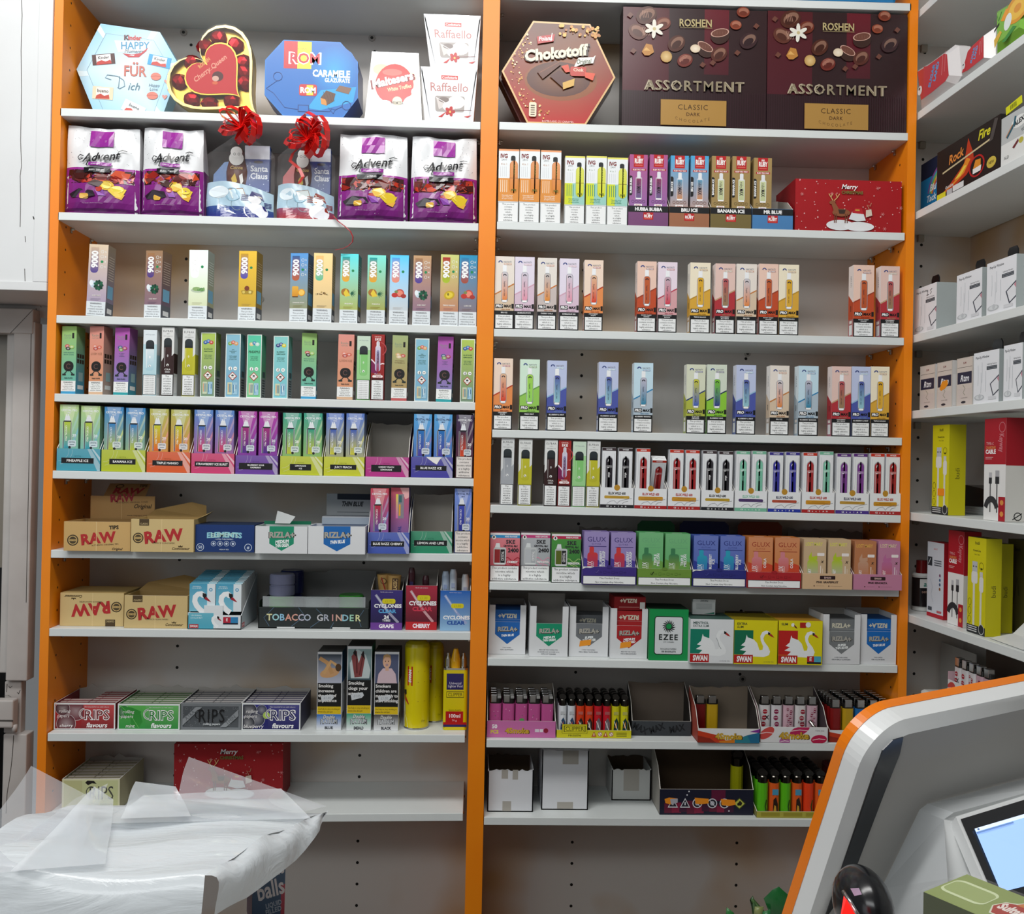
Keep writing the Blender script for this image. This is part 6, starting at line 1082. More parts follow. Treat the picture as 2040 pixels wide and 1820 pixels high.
def art_four(kind):
    def f(p):
        p.clip = (0,0,1,1); p.rect(0,0,1,1,'#dcdcdc')
        if kind == 'poly':
            p.poly([(0,.85),(.30,.55),(.52,.0),(0,0)], '#c03a1c'); p.poly([(0,.5),(.2,.3),(.3,0),(0,0)], '#8c2818'); p.poly([(.34,.12),(.60,.22),(.62,0),(.36,0)], '#d07818'); p.poly([(.60,.20),(.80,.55),(.88,0),(.60,0)], '#2c7c8c'); p.poly([(.80,.55),(1,.75),(1,0),(.86,0)], '#20688c'); p.poly([(.84,.80),(1,1),(1,.72)], '#7c2c8c')
        else:
            for (u, v, rr_, c, ro) in ((.09,.60,.13,'#c84a44', .6),(.58,.78,.16,'#b42454', .4),(.87,.22,.12,'#b81c48', .1),(.36,.08,.08,'#b468a0', 0)):
                p.ell(u, v, rr_, .30, c, rot=ro); p.line([(u - rr_ * .8, v - .04),(u, v + .05),(u + rr_ * .8, v)], .0012,'#f0dcdc')
            p.text('I love you', .88,.80,.10,'#7c7478', mx=.18)
        four(p, .50,.46,.40,.46)
    return f
fr = low_tray(R8,(1389,1513.5), 1451,1479.5,.075,.085, art_four('poly'), 'nearly empty white lighter tray with coloured shards, holding two lighters', '#a84a3c', inside='#3a3634', back='#8a7c6c')
wl = .0215
for c, dx, nm in (('#6a1414', -.042, 'dark red'),('#b8941c', -.0195, 'amber')): put_lighter(lighter_proto('stick', wl, .012,.072, c), [], (fr[0] + dx, fr[1] + .045, fr[2] + .0025), f'{nm} see-through lighter standing in the nearly empty tray', 'see-through lighters')
fr = low_tray(R8,(1514,1649.4), 1448,1479.5,.075,.085, art_four('kiss'), 'white lighter tray printed with red kisses and gold lettering', '#b89ca4', inside='#4a4044')
def art_kiss(c, k):
    def f(p):
        rn = random.Random(30 + k); n = 4 if k in (0,1,3) else 12
        for i in range(n):
            u, v = .25 + .5 * rn.random(), .12 + .8 * (i + .4) / n; s_ = .30 if n == 4 else .16; p.ell(u, v, s_, None, c, rot=rn.random() - .5, n=10); p.line([(u - s_ * .8, v),(u, v + .008),(u + s_ * .8, v)], .0009,'#e8d8dc')
        if k == 0: p.text('X', .7,.62,.12,'#1c1c1c', st='b'); p.text('X', .75,.24,.12,'#1c1c1c', st='b')
        if k == 3: p.text('kiss', .5,.48,.10,'#6a2430', mx=.9, sh=.2)
        if k in (2,4): p.text('love', .5,.48,.07,'#8a6a7a', mx=.6, sh=.2)
    return f
wl = (fr[3] - .01) / 5
for j, (bg, c, nm) in enumerate((('#d8d4d6', '#a82434', 'white lighter with black crosses and red kisses'),('#d4d0d4', '#8c2c50', 'white lighter with a big plum kiss'),('#cca8b4', '#8c3450', 'rosy lighter with many small kisses, beside the plum kiss one'),('#d6d2d2', '#982c3c', 'white lighter lettered kiss'),('#c8a8b4', '#8c3450', 'rosy lighter with many small kisses, against the tray wall'))):
    put_lighter(lighter_proto('stick', wl * .9,.0125,.074, bg, art_kiss(c, j)), [], (fr[0] + (j - 2) * wl * .98, fr[1] + .035, fr[2] + .0025), nm, 'kiss printed lighters')
g = MB(); g.tube([(0,0,0),(.012,-.004,-.016),(.017,-.006,-.022)], [.0035,.003,.002], '#c8c4c0', 'c'); tag(g.obj('gas_nozzle', None, (fr[0] + .034, fr[1] + .018, fr[2] + .0355)), 'small silver nozzle lying in the kiss lighter tray', 'nozzle')
fr = low_tray(R8,(1651,1784), 1454.6,1479,.10,.05, art_four('poly'), 'full white lighter tray with coloured shards, half hidden by the till', '#a84a3c', inside='#3a3634')
wl = (fr[3] - .006) / 5
for j, (c, nm) in enumerate((('#7c1414', 'red'),('#b8941c', 'amber'),('#1c64a4', 'blue'),('#1c8c4a', 'green'),('#5c2c7c', 'purple'))):
    used = []; pr = lighter_proto('stick', wl * .88,.012,.074, c)
    for i in range(6): put_lighter(pr, used, (fr[0] + (j - 2) * wl, fr[1] + .012 + i * .0146, fr[2] + .0022), f'{nm} see-through lighter at the front of the full tray' if i == 0 else f'{nm} see-through lighter behind the front {nm} one in the full tray', 'see-through lighters')
# ================================================================== ninth shelves
TAPE = '#a8a49c'
def plain_box(x, yt, yb, dep, look, back, tapes, inner='#3a3026', c='#d4d6da', tall=None):
    X, Yw, z, wd, h = frame_at(R9, x[0], x[1], yt, yb); dep = min(dep, DEPTH - .006 - Yw); e = empty('white_carton', (X, Yw, z)); tag(e, look, 'white carton', 'plain white cartons'); hw = wd / 2; t = .002; rn = random.Random(int(x[0]))
    b = MB(); b.box(-hw, hw, 0, dep, 0, t, c); b.box(-hw, -hw + t, 0, dep, t, h, c); b.box(hw - t, hw, 0, dep, t, h, c)
    bh = P(sum(x) / 2, back, Yw + dep).z - z if back else h; bh = min(bh, shelf_above(R9, X, z) - z - .004); pts = [(-hw + t, t),(hw - t, t)] + [(hw - t - (wd - 2 * t) * i / 9, bh - rn.random() * .004) for i in range(10)]; b.prism(pts, dep - t, dep, '#5c4a38' if back else c); b.obj('carton_body', e)
    g = MB(); pts = [(-hw, 0),(hw, 0)] + [(hw - wd * i / 16, h - rn.random() * (.0035 if back else .0015)) for i in range(17)]; g.prism(pts, 0, t, c); q = Pan(g, (-hw, 0,0),(1,0,0),(0,0,1), wd, h)
    for a in tapes: q.rect(*a, TAPE, mat='g')
    g.obj('front_panel', e)
    if not back: g = MB(); g.box(-hw, hw, 0, dep, h - .0005, h + .0008, c); g.obj('top_flap', e)
    return e
plain_box((970.5,1061.5), 1532,1617,.09, 'open white carton with torn tape, beside the middle orange post', 1500, [(.30,.78,.44,.99),(.54,.76,.66,.99),(.33,.02,.52,.25)])
plain_box((1078,1171), 1493,1613,.10, 'tall closed white carton with tape strips', None, [(.44,.76,.78,.99),(.34,.02,.68,.13)])
plain_box((1218,1296), 1531,1594,.075, 'small open white carton pushed back on its shelf', 1503, [(.30,.3,.7,.99)], c='#c2c4c2')
def art_warnbox(p):
    p.rect(0,0,1,1,'#16182c'); rn = random.Random(3)
    for i in range(9): u = .05 + .08 * i; p.rect(u, .04 + .1 * rn.random(), u + .10,.30 + .3 * rn.random(),('#5c1630', '#7c1838', '#3c1430')[i % 3])
    p.rect(.55,.55,.70,.98,'#5c1434')
    for u, v in ((.31,.92),(.29,.78),(.74,.16)): p.ell(u, v, .008, None, '#d8d8e0')
    for i, u in enumerate((.14,.27,.40,.56,.69)):
        if i < 2: p.poly([(u - .055,.28),(u + .055,.28),(u, .66)], '#d8d8dc'); p.poly([(u - .042,.32),(u + .042,.32),(u, .60)], '#20202c'); p.rect(u - .006,.38, u + .006,.50,'#d8d8dc')
        else: p.ell(u, .46,.052, None, '#d0d0d6'); p.ell(u, .46,.042, None, '#20202c'); p.ell(u, .46,.024, None, '#b0b0b8'); p.line([(u - .03,.60),(u + .03,.32)], .0012,'#d0d0d6')
    p.poly([(.85,.22),(.92,.46),(.85,.70),(.78,.46)], '#3c4420'); p.poly([(.85,.27),(.905,.46),(.85,.65),(.795,.46)], '#b8bc50'); p.poly([(.83,.38),(.87,.38),(.88,.48),(.855,.58),(.84,.5),(.825,.46)], '#1c1c14')
    for q in ([(.05,.62),(.10,.68),(.19,.64),(.18,.52),(.12,.40),(.06,.46)], [(.37,.68),(.52,.64),(.52,.46),(.44,.42),(.38,.44)], [(.65,.64),(.80,.60),(.81,.42),(.74,.36),(.66,.40)]): p.poly(q, '#e88c1c')
    p.poly([(.11,.62),(.19,.64),(.19,.48),(.12,.40)], '#a8a8b0')
fr = low_tray(R9,(1313,1501), 1572,1623,.085,.11, art_warnbox, 'dark lighter display with warning signs and orange stickers', '#9a968e', inside='#1c1814', back='#4c3c2c')
put_lighter(lighter_proto('clip', .0235,.0235,.098,'#c4c41c'), [], (fr[0] + .069, fr[1] + .05, fr[2] + .003), 'yellow lighter with a black top standing in the warning sign display', 'lighters on the lowest shelf')
def art_low(p): p.rect(0,0,1,1,'#a8a03c', '#b8b04c'); [p.rect(.06 + .31 * i, .2,.32 + .31 * i, .8,'#9a9030') for i in range(3)]
fr = low_tray(R9,(1506.5,1652), 1616,1629,.10,.03, art_low, 'low clear yellow tray of green and orange lighters', '#8c8850', inside='#5a5830', back='#6a6644', backtear=False)
wl = (fr[3] - .006) / 6
for j, (c, nm) in enumerate((('#58b41c', 'green'),('#d85a20', 'orange'),('#58b41c', 'green'),('#d85a20', 'orange'),('#e0401c', 'bright red orange'),('#d85a20', 'orange'))):
    def ab(p, j=j):
        if j in (1,3,5): p.rect(.1,.64,.9,.82,'#4a94b4'); p.poly([(.2,.05),(.8,.05),(.85,.35),(.6,.58),(.25,.5)], '#2c1c14'); p.poly([(.25,.08),(.7,.08),(.6,.3),(.4,.34)], '#c89a30')
        else: p.line([(.85,.1),(.7,.3),(.85,.5)], .002,'#2c4a14')
    used = []; pr = lighter_proto('clip', wl * .92, wl * .84,.080, c, ab)
    for i in range(5): put_lighter(pr, used, (fr[0] + (j - 2.5) * wl, fr[1] + .012 + i * .0185, fr[2] + .002),(nm + ' lighter in the front row of the clear tray, ' + ('nearest the warning sign display', 'printed, after the first green', 'between two printed orange ones', 'printed, after the second green', 'in plain colour', 'printed, nearest the till')[j]) if i == 0 else 'black topped lighter behind the front row of the clear yellow tray', 'lighters on the lowest shelf')
a, b_ = P(1662,1600,.03), P(1745,1600,.03); CUR[:] = []; zz = surf(R9, a.x); wd = b_.x - a.x
g = MB(); g.box(0, wd, 0,.07,0,.075,'#6c141c', 's', .006); q = Pan(g, (0,-.0002,0),(1,0,0),(0,0,1), wd, .075, 's'); q.rect(.05,.70,.95,.95,'#8c7c80'); q.line([(.1,.62),(.3,.72),(.6,.66)], .003,'#c8c0c0'); q.line([(.12,.2),(.2,.45),(.15,.55)], .0015,'#d8c0c4'); q.line([(.2,.15),(.5,.25),(.8,.2)], .002,'#b84a58'); q.rect(.1,.78,.5,.86,'#a82830')
tag(g.obj('film_wrapped_pack', None, (a.x, .03, zz + .004)), 'dark red film wrapped pack half hidden behind the till', 'wrapped pack')
# beige tray of rolling papers and a red gift box, ninth shelf of the first unit
def art_beige(p):
    p.rect(0,0,1,1,'#d8d6b0'); p.rect(.03,.04,.97,.95,'#c0c08c'); p.rect(.35,.04,.97,.95,'#c8cc98'); p.poly([(.40,.88),(.45,.80),(.52,.86),(.60,.84),(.55,.94),(.44,.95)], '#201c18'); p.arc(.52,.58,.010,90,290,.0016,'#4a4a44'); p.text('RIPS', .68,.56,.42,'#4a4a44', mx=.44); p.text('rolling papers', .66,.2,.1,'#5a5a4c', mx=.5)
rips(L9,(123,238), 1551,1614,.12, art_beige, 'open tray of beige rolling papers behind the clear bags', '#a8a484', '#948c74', 'beige', '#d0ceac')
def xmas(p, fig=True):
    p.rect(0,0,1,1,'#a0141c', '#a8161e'); rn = random.Random(11); p.clip = (0,0,1,1)
    for i in range(70): p.ell(rn.random(), rn.random(), .004 + .003 * rn.random(), None, '#e0a8a8', n=6)
    for u, v in ((.06,.70),(.34,.72),(.77,.85),(.82,.35),(.99,.48),(.84,.07)):
        for a in range(3): c_, s_ = cos(a * 1.047), sin(a * 1.047); p.line([(u - .0035 * c_ / p.w, v - .0035 * s_ / p.h),(u + .0035 * c_ / p.w, v + .0035 * s_ / p.h)], .0006,'#d89090')
    p.text('Merry', .50,.865,.085,'#f0ecec', st='b', sh=.25, mx=.20); p.text('CHRISTMAS', .53,.755,.055,'#6a6a30', st='k', mx=.28)
    p.ell(.42,.12,.13,.10,'#dfe0e2', n=20); p.ell(.60,.10,.14,.09,'#e6e8ea', n=20)
    br = '#8c5436'                                                    # a reindeer
    p.ell(.43,.36,.085,.075, br); p.poly([(.36,.38),(.33,.56),(.36,.58),(.41,.42)], br); p.ell(.345,.56,.03,.035, br, rot=.3)
    for u in (.37,.385,.47,.49): p.line([(u, .34),(u - .004,.16)], .0018,'#6a3c26')
    for s_ in (-1,1):
        p.line([(.355 + s_ * .006,.59),(.36 + s_ * .03,.65),(.36 + s_ * .05,.72)], .0013,'#d8b878'); p.line([(.36 + s_ * .03,.65),(.36 + s_ * .015,.72)], .0012,'#d8b878')
    p.poly([(.40,.42),(.47,.42),(.46,.34),(.41,.34)], '#3c2c24'); p.poly([(.50,.24),(.53,.38),(.64,.34),(.66,.22),(.58,.20)], '#e0e2e4'); p.poly([(.53,.36),(.56,.46),(.62,.45),(.64,.34)], '#b8202a'); p.rect(.56,.40,.60,.43,'#c89a40'); p.poly([(.66,.28),(.66,.42),(.71,.44),(.72,.32)], '#d8c8b8'); p.line([(.69,.44),(.67,.52),(.70,.50),(.71,.56)], .0012,'#b88c70')
X, Yw, z, wd, h = frame_at(R2,1584,1796,358,460.5); g = MB(); dep = .11; g.box(-wd / 2, wd / 2,0, dep, 0, h, '#8c1018', top='#a0141c'); fa = faces(g, wd, dep, h); xmas(fa[0]); fa[1].rect(0,0,1,1,'#94121a'); tag(g.obj('gift_box', None, (X, .006, z)), 'red festive gift box picturing a reindeer, beside the outer orange post', 'gift box', 'red festive gift boxes')
Y9 = .075; a, b_ = P(346,1590, Y9), P(563,1590, Y9); wd = b_.x - a.x; X = (a.x + b_.x) / 2; z = surf(L9, X) + .0006; q = SURF[L9]; CUR[:] = [(q[3] - q[1]) / (q[2] - q[0]), X]; h = min(P(455,1481, Y9).z, shelf_above(L9, X, z) - .003) - z; g = MB(); g.box(-wd / 2, wd / 2,0,.07,0, h, '#8c1018', top='#a0141c'); fa = faces(g, wd, .07, h); xmas(fa[0]); tag(g.obj('gift_box', None, (X, Y9, z)), 'red festive gift box standing behind the clear bags', 'gift box', 'red festive gift boxes'); CUR[:] = []
# ================================================================== first shelf: boxes of sweets
def outline_box(name, key, pts, Y, dep, c, art, look, cat, group=None, mat='g', layers=None, back=None):
    W = [P(x, y, Y) for x, y in pts]; X = sum(q.x for q in W) / len(W); zz = surf(key, X) + .0005; zb = min(q.z for q in W); L = [(q.x - X, max(q.z - zb, 0)) for q in W]
    g = MB(); g.prism(L, 0, dep, c, mat); x0, x1 = min(a for a, _ in L), max(a for a, _ in L); h = max(b for _, b in L); q = Pan(g, (x0,0,0),(1,0,0),(0,0,1), x1 - x0, h, mat); q.L = [((a - x0) / q.w, b / h) for a, b in L]; art(q)
    return tag(g.obj(name, None, (X, Y, zz)), look, cat, group),(X, Y, zz, q.w, h)
SB = 'boxes of sweets on the top shelves'
def toward(L, f, c=(.5,.5)): return [(c[0] + (u - c[0]) * f, c[1] + (v - c[1]) * f) for u, v in L]
def mini(p, u, v, w_, h_, r_, c0, c1, c2, t):                      # a small wrapped bar
    ca, sa = cos(r_), sin(r_)
    T = lambda q: [(u + (x * w_ * ca * p.w - y * h_ * sa * p.h) / p.w, v + (x * w_ * sa * p.w + y * h_ * ca * p.h) / p.h) for x, y in q]
    p.poly(T([(-.5,-.5),(.5,-.5),(.5,.5),(-.5,.5)]), c0); p.poly(T([(-.32,-.42),(.32,-.42),(.32,.44),(-.32,.44)]), c1); p.poly(T([(-.34,-.48),(.34,-.44),(.30,-.08),(.08,-.22),(-.1,-.06),(-.3,-.2)]), c2); p.text(t, *T([(0,.18)])[0], h_ * .26,'#2a2020', st='b', rot=math.degrees(r_), mx=w_ * .55)
def heart(p, u, v, s_, c): p.poly([(u + x * s_ / p.w, v + y * s_ / p.h) for x, y in ((0,-.9),(.8,.1),(.85,.5),(.55,.75),(.2,.65),(0,.35),(-.2,.65),(-.55,.75),(-.85,.5),(-.8,.1))], c)
def art_hexblue(p):
    p.poly(p.L, '#a4d2ea'); k = p.nx(); L = p.L; cc = (.5,.5); vs = [p.pt(*cc, k)] + [p.pt(*q, k) for q in L]; n = len(L); p.mb.add(vs, [(0, i + 1,(i + 1) % n + 1) for i in range(n)], None, 'g', cols=[lin('#dceef6')] + [lin('#84c0e0'), lin('#b4dcf0')] * (n // 2) + [lin('#84c0e0')] * (n % 2))
    for i in range(n): a, b_ = L[i], L[(i + 1) % n]; m = lambda t: (a[0] + (b_[0] - a[0]) * t, a[1] + (b_[1] - a[1]) * t); q = toward([m(.86), m(.97)], .80); p.poly([m(.86), m(.97), q[1], q[0]], '#d4ecf6'); q2 = toward([a, b_], .80); p.line(q2,.0007,'#7c9cb0')
    p.poly([(.36,.83),(.71,.83),(.70,.74),(.40,.71)], '#f0f4f6'); p.text('Kinder', .535,.865,.045,'#b83a34', st='k', mx=.17); p.text('K', .475,.865,.05,'#1c2024', st='k'); p.text('HAPPY', .56,.785,.075,'#3a8cb4', st='b', mx=.28, rot=2); p.text('Moments', .55,.725,.035,'#3a4650', sh=.2, mx=.2)
    p.poly([(.44,.70),(.50,.66),(.60,.665),(.67,.73),(.69,.77),(.62,.71),(.53,.69)], '#b8303a'); p.poly([(.50,.68),(.55,.675),(.56,.69)], '#e8dcdc')
    mini(p, .26,.63,.22,.11,.12,'#4a2420', '#e8e8e8', '#b83028', 'Kinder'); mini(p, .80,.63,.22,.11,-.18,'#2f9cd0', '#eef2f4', '#c0342c', 'Kinder'); mini(p, .26,.28,.20,.13,-.04,'#e0d0b0', '#eee8dc', '#b83a24', 'bueno'); mini(p, .56,.13,.22,.12,-.42,'#d8ecf4', '#e6f2f6', '#c84a3c', 'bueno')
    p.text('FUR', .565,.52,.105,'#c06a5c', st='b', mx=.22); p.ell(.555,.60,.012, None, '#c06a5c'); p.ell(.585,.60,.012, None, '#c06a5c')
    p.line([(.34,.42),(.28,.44),(.30,.47),(.40,.46),(.46,.42),(.47,.36),(.42,.33),(.40,.345)], .0011,'#5c7c8c'); p.line([(.42,.46),(.41,.34)], .0011,'#5c7c8c'); p.text('ich', .555,.36,.075,'#5c7c8c', sh=.3, mx=.16)
    for u, v, r_ in ((.77,.47,.05),(.74,.27,.055)): p.ell(u, v, r_, .04,'#d07868'); p.line([(u - r_, v),(u, v + .006),(u + r_, v)], .0009,'#a84a40')
    p.text('Happy', .755,.38,.03,'#6c7c84', sh=.2); p.text('Love', .75,.34,.03,'#6c7c84', sh=.2)
    for u, v, s_ in ((.875,.42,.005),(.86,.26,.0055),(.905,.33,.0045)): heart(p, u, v, s_, '#d49088')
outline_box('sweet_box', L1, [(201,26),(319,43),(359,112),(320,222),(194,218),(153,117)], .056,.035,'#8cc4e0', art_hexblue, 'light blue six sided sweet box leaning at the end of the shelf', 'sweet box', SB)
# heart shaped box
HX = P(428,140,.02).x
def heart_pts(s_, n=40):                              # a heart lying on its side by 45 degrees, width s_, centred
    o = []
    for i in range(n):
        t = 2 * pi * i / n; x = 16 * sin(t) ** 3; y = 14 * cos(t) - 5 * cos(2 * t) - 2 * cos(3 * t) - cos(4 * t); o.append(((x - y) * .7071,(x + y) * .7071))
    x0, x1 = min(a for a, _ in o), max(a for a, _ in o); y0, y1 = min(b for _, b in o), max(b for _, b in o); k = s_ / (x1 - x0)
    return [((a - (x0 + x1) / 2) * k, (b - (y0 + y1) / 2) * k) for a, b in o]
hs = P(519,140,.012).x - P(339,140,.012).x; z1 = surf(L1, HX) + .0005; CUR[:] = [.03, HX]; e = empty('heart_shaped_box', (HX, .006, z1)); tag(e, 'gold and red heart shaped box of foil wrapped chocolates under a clear lid', 'sweet box', SB)
zoff = -min(q[1] for q in heart_pts(hs)) + .0006; H_ = lambda s_: [(x, y + zoff) for x, y in heart_pts(s_)]
g = MB(); g.prism(H_(hs * .97), .012,.036,'#c8a84c', 'f'); g.obj('gold_tray', e)
g = MB(); A = H_(hs * .985); B = H_(hs * .925); n = len(A); v = [(x, 0, q) for x, q in A] + [(x, 0, q) for x, q in B] + [(x, .02, q) for x, q in A]; g.add(v, [(i, (i + 1) % n, n + (i + 1) % n, n + i) for i in range(n)] + [(i, 2 * n + i, 2 * n + (i + 1) % n, (i + 1) % n) for i in range(n)], '#c8b070', 'f'); g.obj('gold_rim', e)
g = MB(); A = H_(hs); B = H_(hs * .985); n = len(A); v = [(x, -.003, q) for x, q in A] + [(x, -.004, q) for x, q in B] + [(x, .046, q) for x, q in A]; g.add(v, [(i, n + i, n + (i + 1) % n, (i + 1) % n) for i in range(n)] + [(i, (i + 1) % n, 2 * n + (i + 1) % n, 2 * n + i) for i in range(n)], '#ffffff', FILM); g.add([(x, -.004, q) for x, q in B], [tuple(range(n))], '#ffffff', FILM); g.obj('clear_lid', e)
for px, py in ((442,78),(475,94),(414,96),(489,129),(388,125),(362,163),(491,170),(385,200),(420,209),(464,205),(490,150)):
    c = P(px, py, .02); bm = bmesh.new(); bmesh.ops.create_icosphere(bm, subdivisions=2, radius=.0155); rn = random.Random(px)
    for vv in bm.verts: vv.co = Vector((vv.co.x, vv.co.y * .8, vv.co.z * .92)) * (1 + .16 * (rn.random() - .5))
    g = MB(); g.bm(bm, '#a81820', 'f'); g.obj('foil_chocolate', e, (c.x - HX, .010, c.z - z1))
g = MB(); HL = heart_pts(P(481,143,.013).x - P(376,143,.013).x); cx, cz = P(428,143,.013).x - HX, P(428,143,.013).z - z1; g.prism([(cx + x * 1.05, cz + y * 1.05) for x, y in HL], -.0016,0,'#b8983c', 'f'); g.prism([(cx + x, cz + y) for x, y in HL], -.0022,-.0016,'#b81820', 'm')
q = Pan(g, (cx - .05,-.0022, cz - .05),(1,0,0),(0,0,1), .1,.1, 'm'); q.text('ROSHEN', .36,.62,.06,'#d09050', rot=40, st='k', mx=.25); q.text('Cherry Queen', .46,.52,.085,'#d8907c', rot=38, mx=.72, st='b', sh=.2); q.line([(.32,.36),(.66,.64)], .0006,'#d89880'); q.ell(.60,.38,.10,.09,'#4a1414'); q.ell(.56,.34,.06,.05,'#c8a090'); q.ell(.55,.26,.05,.03,'#c85a30'); g.obj('heart_card', e); CUR[:] = []
def art_rom(p):
    p.poly(p.L, '#1470c0'); L = p.L; p.poly(toward(L, .97), '#1668b8'); k = p.nx(); vs = [p.pt(.74,.62, k)] + [p.pt(.74 + .26 * cos(a * pi / 8), .62 + .34 * sin(a * pi / 8), k) for a in range(16)]; p.mb.add(vs, [(0, i + 1,(i + 1) % 16 + 1) for i in range(16)], None, 'g', cols=[lin('#2a9cdc')] + [lin('#1668b8')] * 16)
    p.poly([(.46,.12),(.60,.10),(.95,.22),(.98,.42),(.60,.36)], '#1f9cd4'); p.rect(.20,.63,.345,.985,'#c02830'); p.rect(.345,.63,.495,.985,'#e0d838'); p.text('AUTENTIC', .40,.89,.02,'#8c8438', mx=.12); p.text('ROM', .425,.77,.145,'#f0f0f0', st='k', mx=.36); p.text('ROM', .425,.77,.125,'#c0283c', st='b', mx=.33)
    p.text('CARAMELE', .71,.58,.085,'#eef2f4', st='k', mx=.40); p.text('GLAZURATE', .775,.495,.052,'#e4ecf0', st='k', mx=.27); p.rr(.37,.28,.56,.43,.004,'#c02830'); p.rect(.45,.29,.52,.42,'#e0d838'); p.text('ROM', .465,.355,.07,'#f0f0f0', st='k', mx=.17)
    p.poly([(.60,.26),(.66,.36),(.76,.32),(.74,.22),(.66,.16)], '#5c3a26'); p.poly([(.60,.26),(.66,.24),(.67,.16),(.61,.18)], '#d08a38'); p.poly([(.76,.36),(.80,.43),(.93,.40),(.90,.32)], '#7c5a44'); [p.line([(.63 + .03 * i, .34 - .004 * i),(.66 + .03 * i, .22)], .0006,'#3c2418') for i in range(4)]
    for a in ([(.02,.36),(.14,.47)], [(.02,.36),(.10,.30),(.22,.12),(.36,.10)], [(.48,.09),(.70,.085),(.72,.12)], [(.74,.06),(.68,.14),(.76,.11),(.74,.06)], [(.76,.11),(.84,.16)]): p.line(a, .0009,'#123c80')
    p.arc(.14,.52,.008,0,360,.001,'#123c80'); p.arc(.88,.17,.008,0,360,.001,'#123c80'); p.rect(.36,.07,.48,.16,'#123c80'); p.rect(.37,.08,.47,.15,'#1668b8')
outline_box('sweet_box', L1, [(565,80),(678,84.5),(713,124),(713,196),(682.6,236),(565,233),(527,190),(528,120)], .008,.075,'#123f88', art_rom, 'deep blue eight sided caramel box with red and yellow bands', 'sweet box', SB)
def shaped(name, key, q4, Y, dep, c, art, look, cat, group, z0=None, dep_top=None, mat='g'):          # q4: top-left, top-right, bottom-right, bottom-left pixels
    W = [P(x, y, Y) for x, y in q4]; X = (W[2].x + W[3].x) / 2; zb = (W[2].z + W[3].z) / 2; z = surf(key, X) + .0005 if z0 is None else z0; h = (W[0].z + W[1].z) / 2 - zb; dt = dep_top or dep
    xt0, xt1, xb0, xb1 = W[0].x - X, W[1].x - X, W[3].x - X, W[2].x - X; y0 = (dep - dt) / 2; g = MB(); v = [(xb0,0,0),(xb1,0,0),(xb1, dep, 0),(xb0, dep, 0),(xt0, y0, h),(xt1, y0, h),(xt1, dep - y0, h),(xt0, dep - y0, h)]
    g.add(v, [(3,2,1,0),(4,5,6,7),(0,1,5,4),(1,2,6,5),(2,3,7,6),(3,0,4,7)], c, mat)
    q = Pan(g, (0,0,0),(1,0,0),(0,0,1), 1, h, mat); q.w = max(xb1 - xb0, xt1 - xt0)
    def pt(u, v_, k): l, r_ = xb0 + (xt0 - xb0) * v_, xb1 + (xt1 - xb1) * v_; return Vector((l + (r_ - l) * u, y0 * v_ - k * 2.5e-5, h * v_))
    q.pt = pt; art(q); return tag(g.obj(name, None, (X, Y, z)), look, cat, group),(X, Y, z, h, v)
def art_malt(p):
    p.rect(0,0,1,1,'#f0ece4'); p.rect(0,.965,1,1,'#c8cacc', mat='f'); p.ell(.22,.74,.16,.08,'#f0e0a8'); p.ell(.72,.55,.24,.2,'#f0e4c0'); p.ell(.5,.53,.37, None, '#c82c2c', n=24, c2='#d84840'); p.ell(.45,.70,.2,.05,'#dc6a60')
    p.text('Maltesers', .47,.585,.125,'#7c1418', st='k', rot=14, mx=.88); p.text('Maltesers', .465,.59,.115,'#f4f0f0', st='k', rot=14, mx=.85); p.text('White Truffles', .60,.475,.055,'#f0d8a8', st='b', rot=12, mx=.46)
    for u, v, r_ in ((.12,.22,.14),(.34,.16,.16),(.58,.14,.17),(.84,.22,.18),(.9,.42,.08)): p.ell(u, v, r_, None, '#f8f6f0', n=18)
    p.ell(.56,.275,.09,.07,'#e8d8b8'); p.text('FARMOSA', .56,.25,.045,'#2c2020', st='b', mx=.22); p.rect(0,0,1,.05,'#d8d6d0')
shaped('sweet_pouch', L1, [(739,98),(833,99),(841,242),(726,240)], .006,.045,'#e8e6e0', art_malt, 'white pouch of truffles with a big red circle', 'sweet pouch', SB, dep_top=.012)
def art_raf(p):
    p.rect(0,0,1,1,'#eceef0'); p.poly([(.02,1),(0,.98),(.14,.5),(.12,.0),(0,0)], '#d8dade'); p.poly([(.98,1),(1,.98),(.86,.5),(.90,.0),(1,0)], '#d8dade'); p.poly([(.18,1),(.80,1),(.78,.90),(.66,.88),(.5,.92),(.30,.87),(.19,.91)], '#b4b8bc', mat='f'); p.poly([(.25,.93),(.4,.97),(.5,.9),(.35,.88)], '#e8eaec', mat='f'); p.poly([(.60,.98),(.7,.96),(.72,.9),(.64,.9)], '#8c9094', mat='f')
    p.rect(.36,.775,.66,.85,'#c8403c'); p.text('Confetteria', .51,.812,.045,'#f0e0e0', st='b', mx=.27); p.text('Raffaello', .50,.635,.155,'#b4706c', mx=.72, sy=1.0); p.rr(.23,.18,.80,.47,.004,'#a49c98'); p.poly([(.25,.45),(.45,.30),(.30,.22)], '#d0c8c4'); p.ell(.64,.36,.17,.12,'#eceae8'); p.ell(.50,.28,.13,.09,'#e4e2e0'); p.ell(.40,.40,.1,.05,'#7c706c'); p.line([(.25,.44),(.44,.34)], .0012,'#e8e4e2')
    for a in range(5): t = a * 1.257; p.ell(.52 + .06 * cos(t), .19 + .05 * sin(t), .045,.035,'#b81c1c', rot=t)
    p.poly([(.28,.08),(.44,.18),(.36,.08)], '#c02020'); p.poly([(.80,.10),(.95,.13),(.88,.08)], '#c02020'); p.line([(.55,.20),(.94,.22)], .0007,'#8a6060'); p.ell(.52,.18,.02, None, '#e8c060')
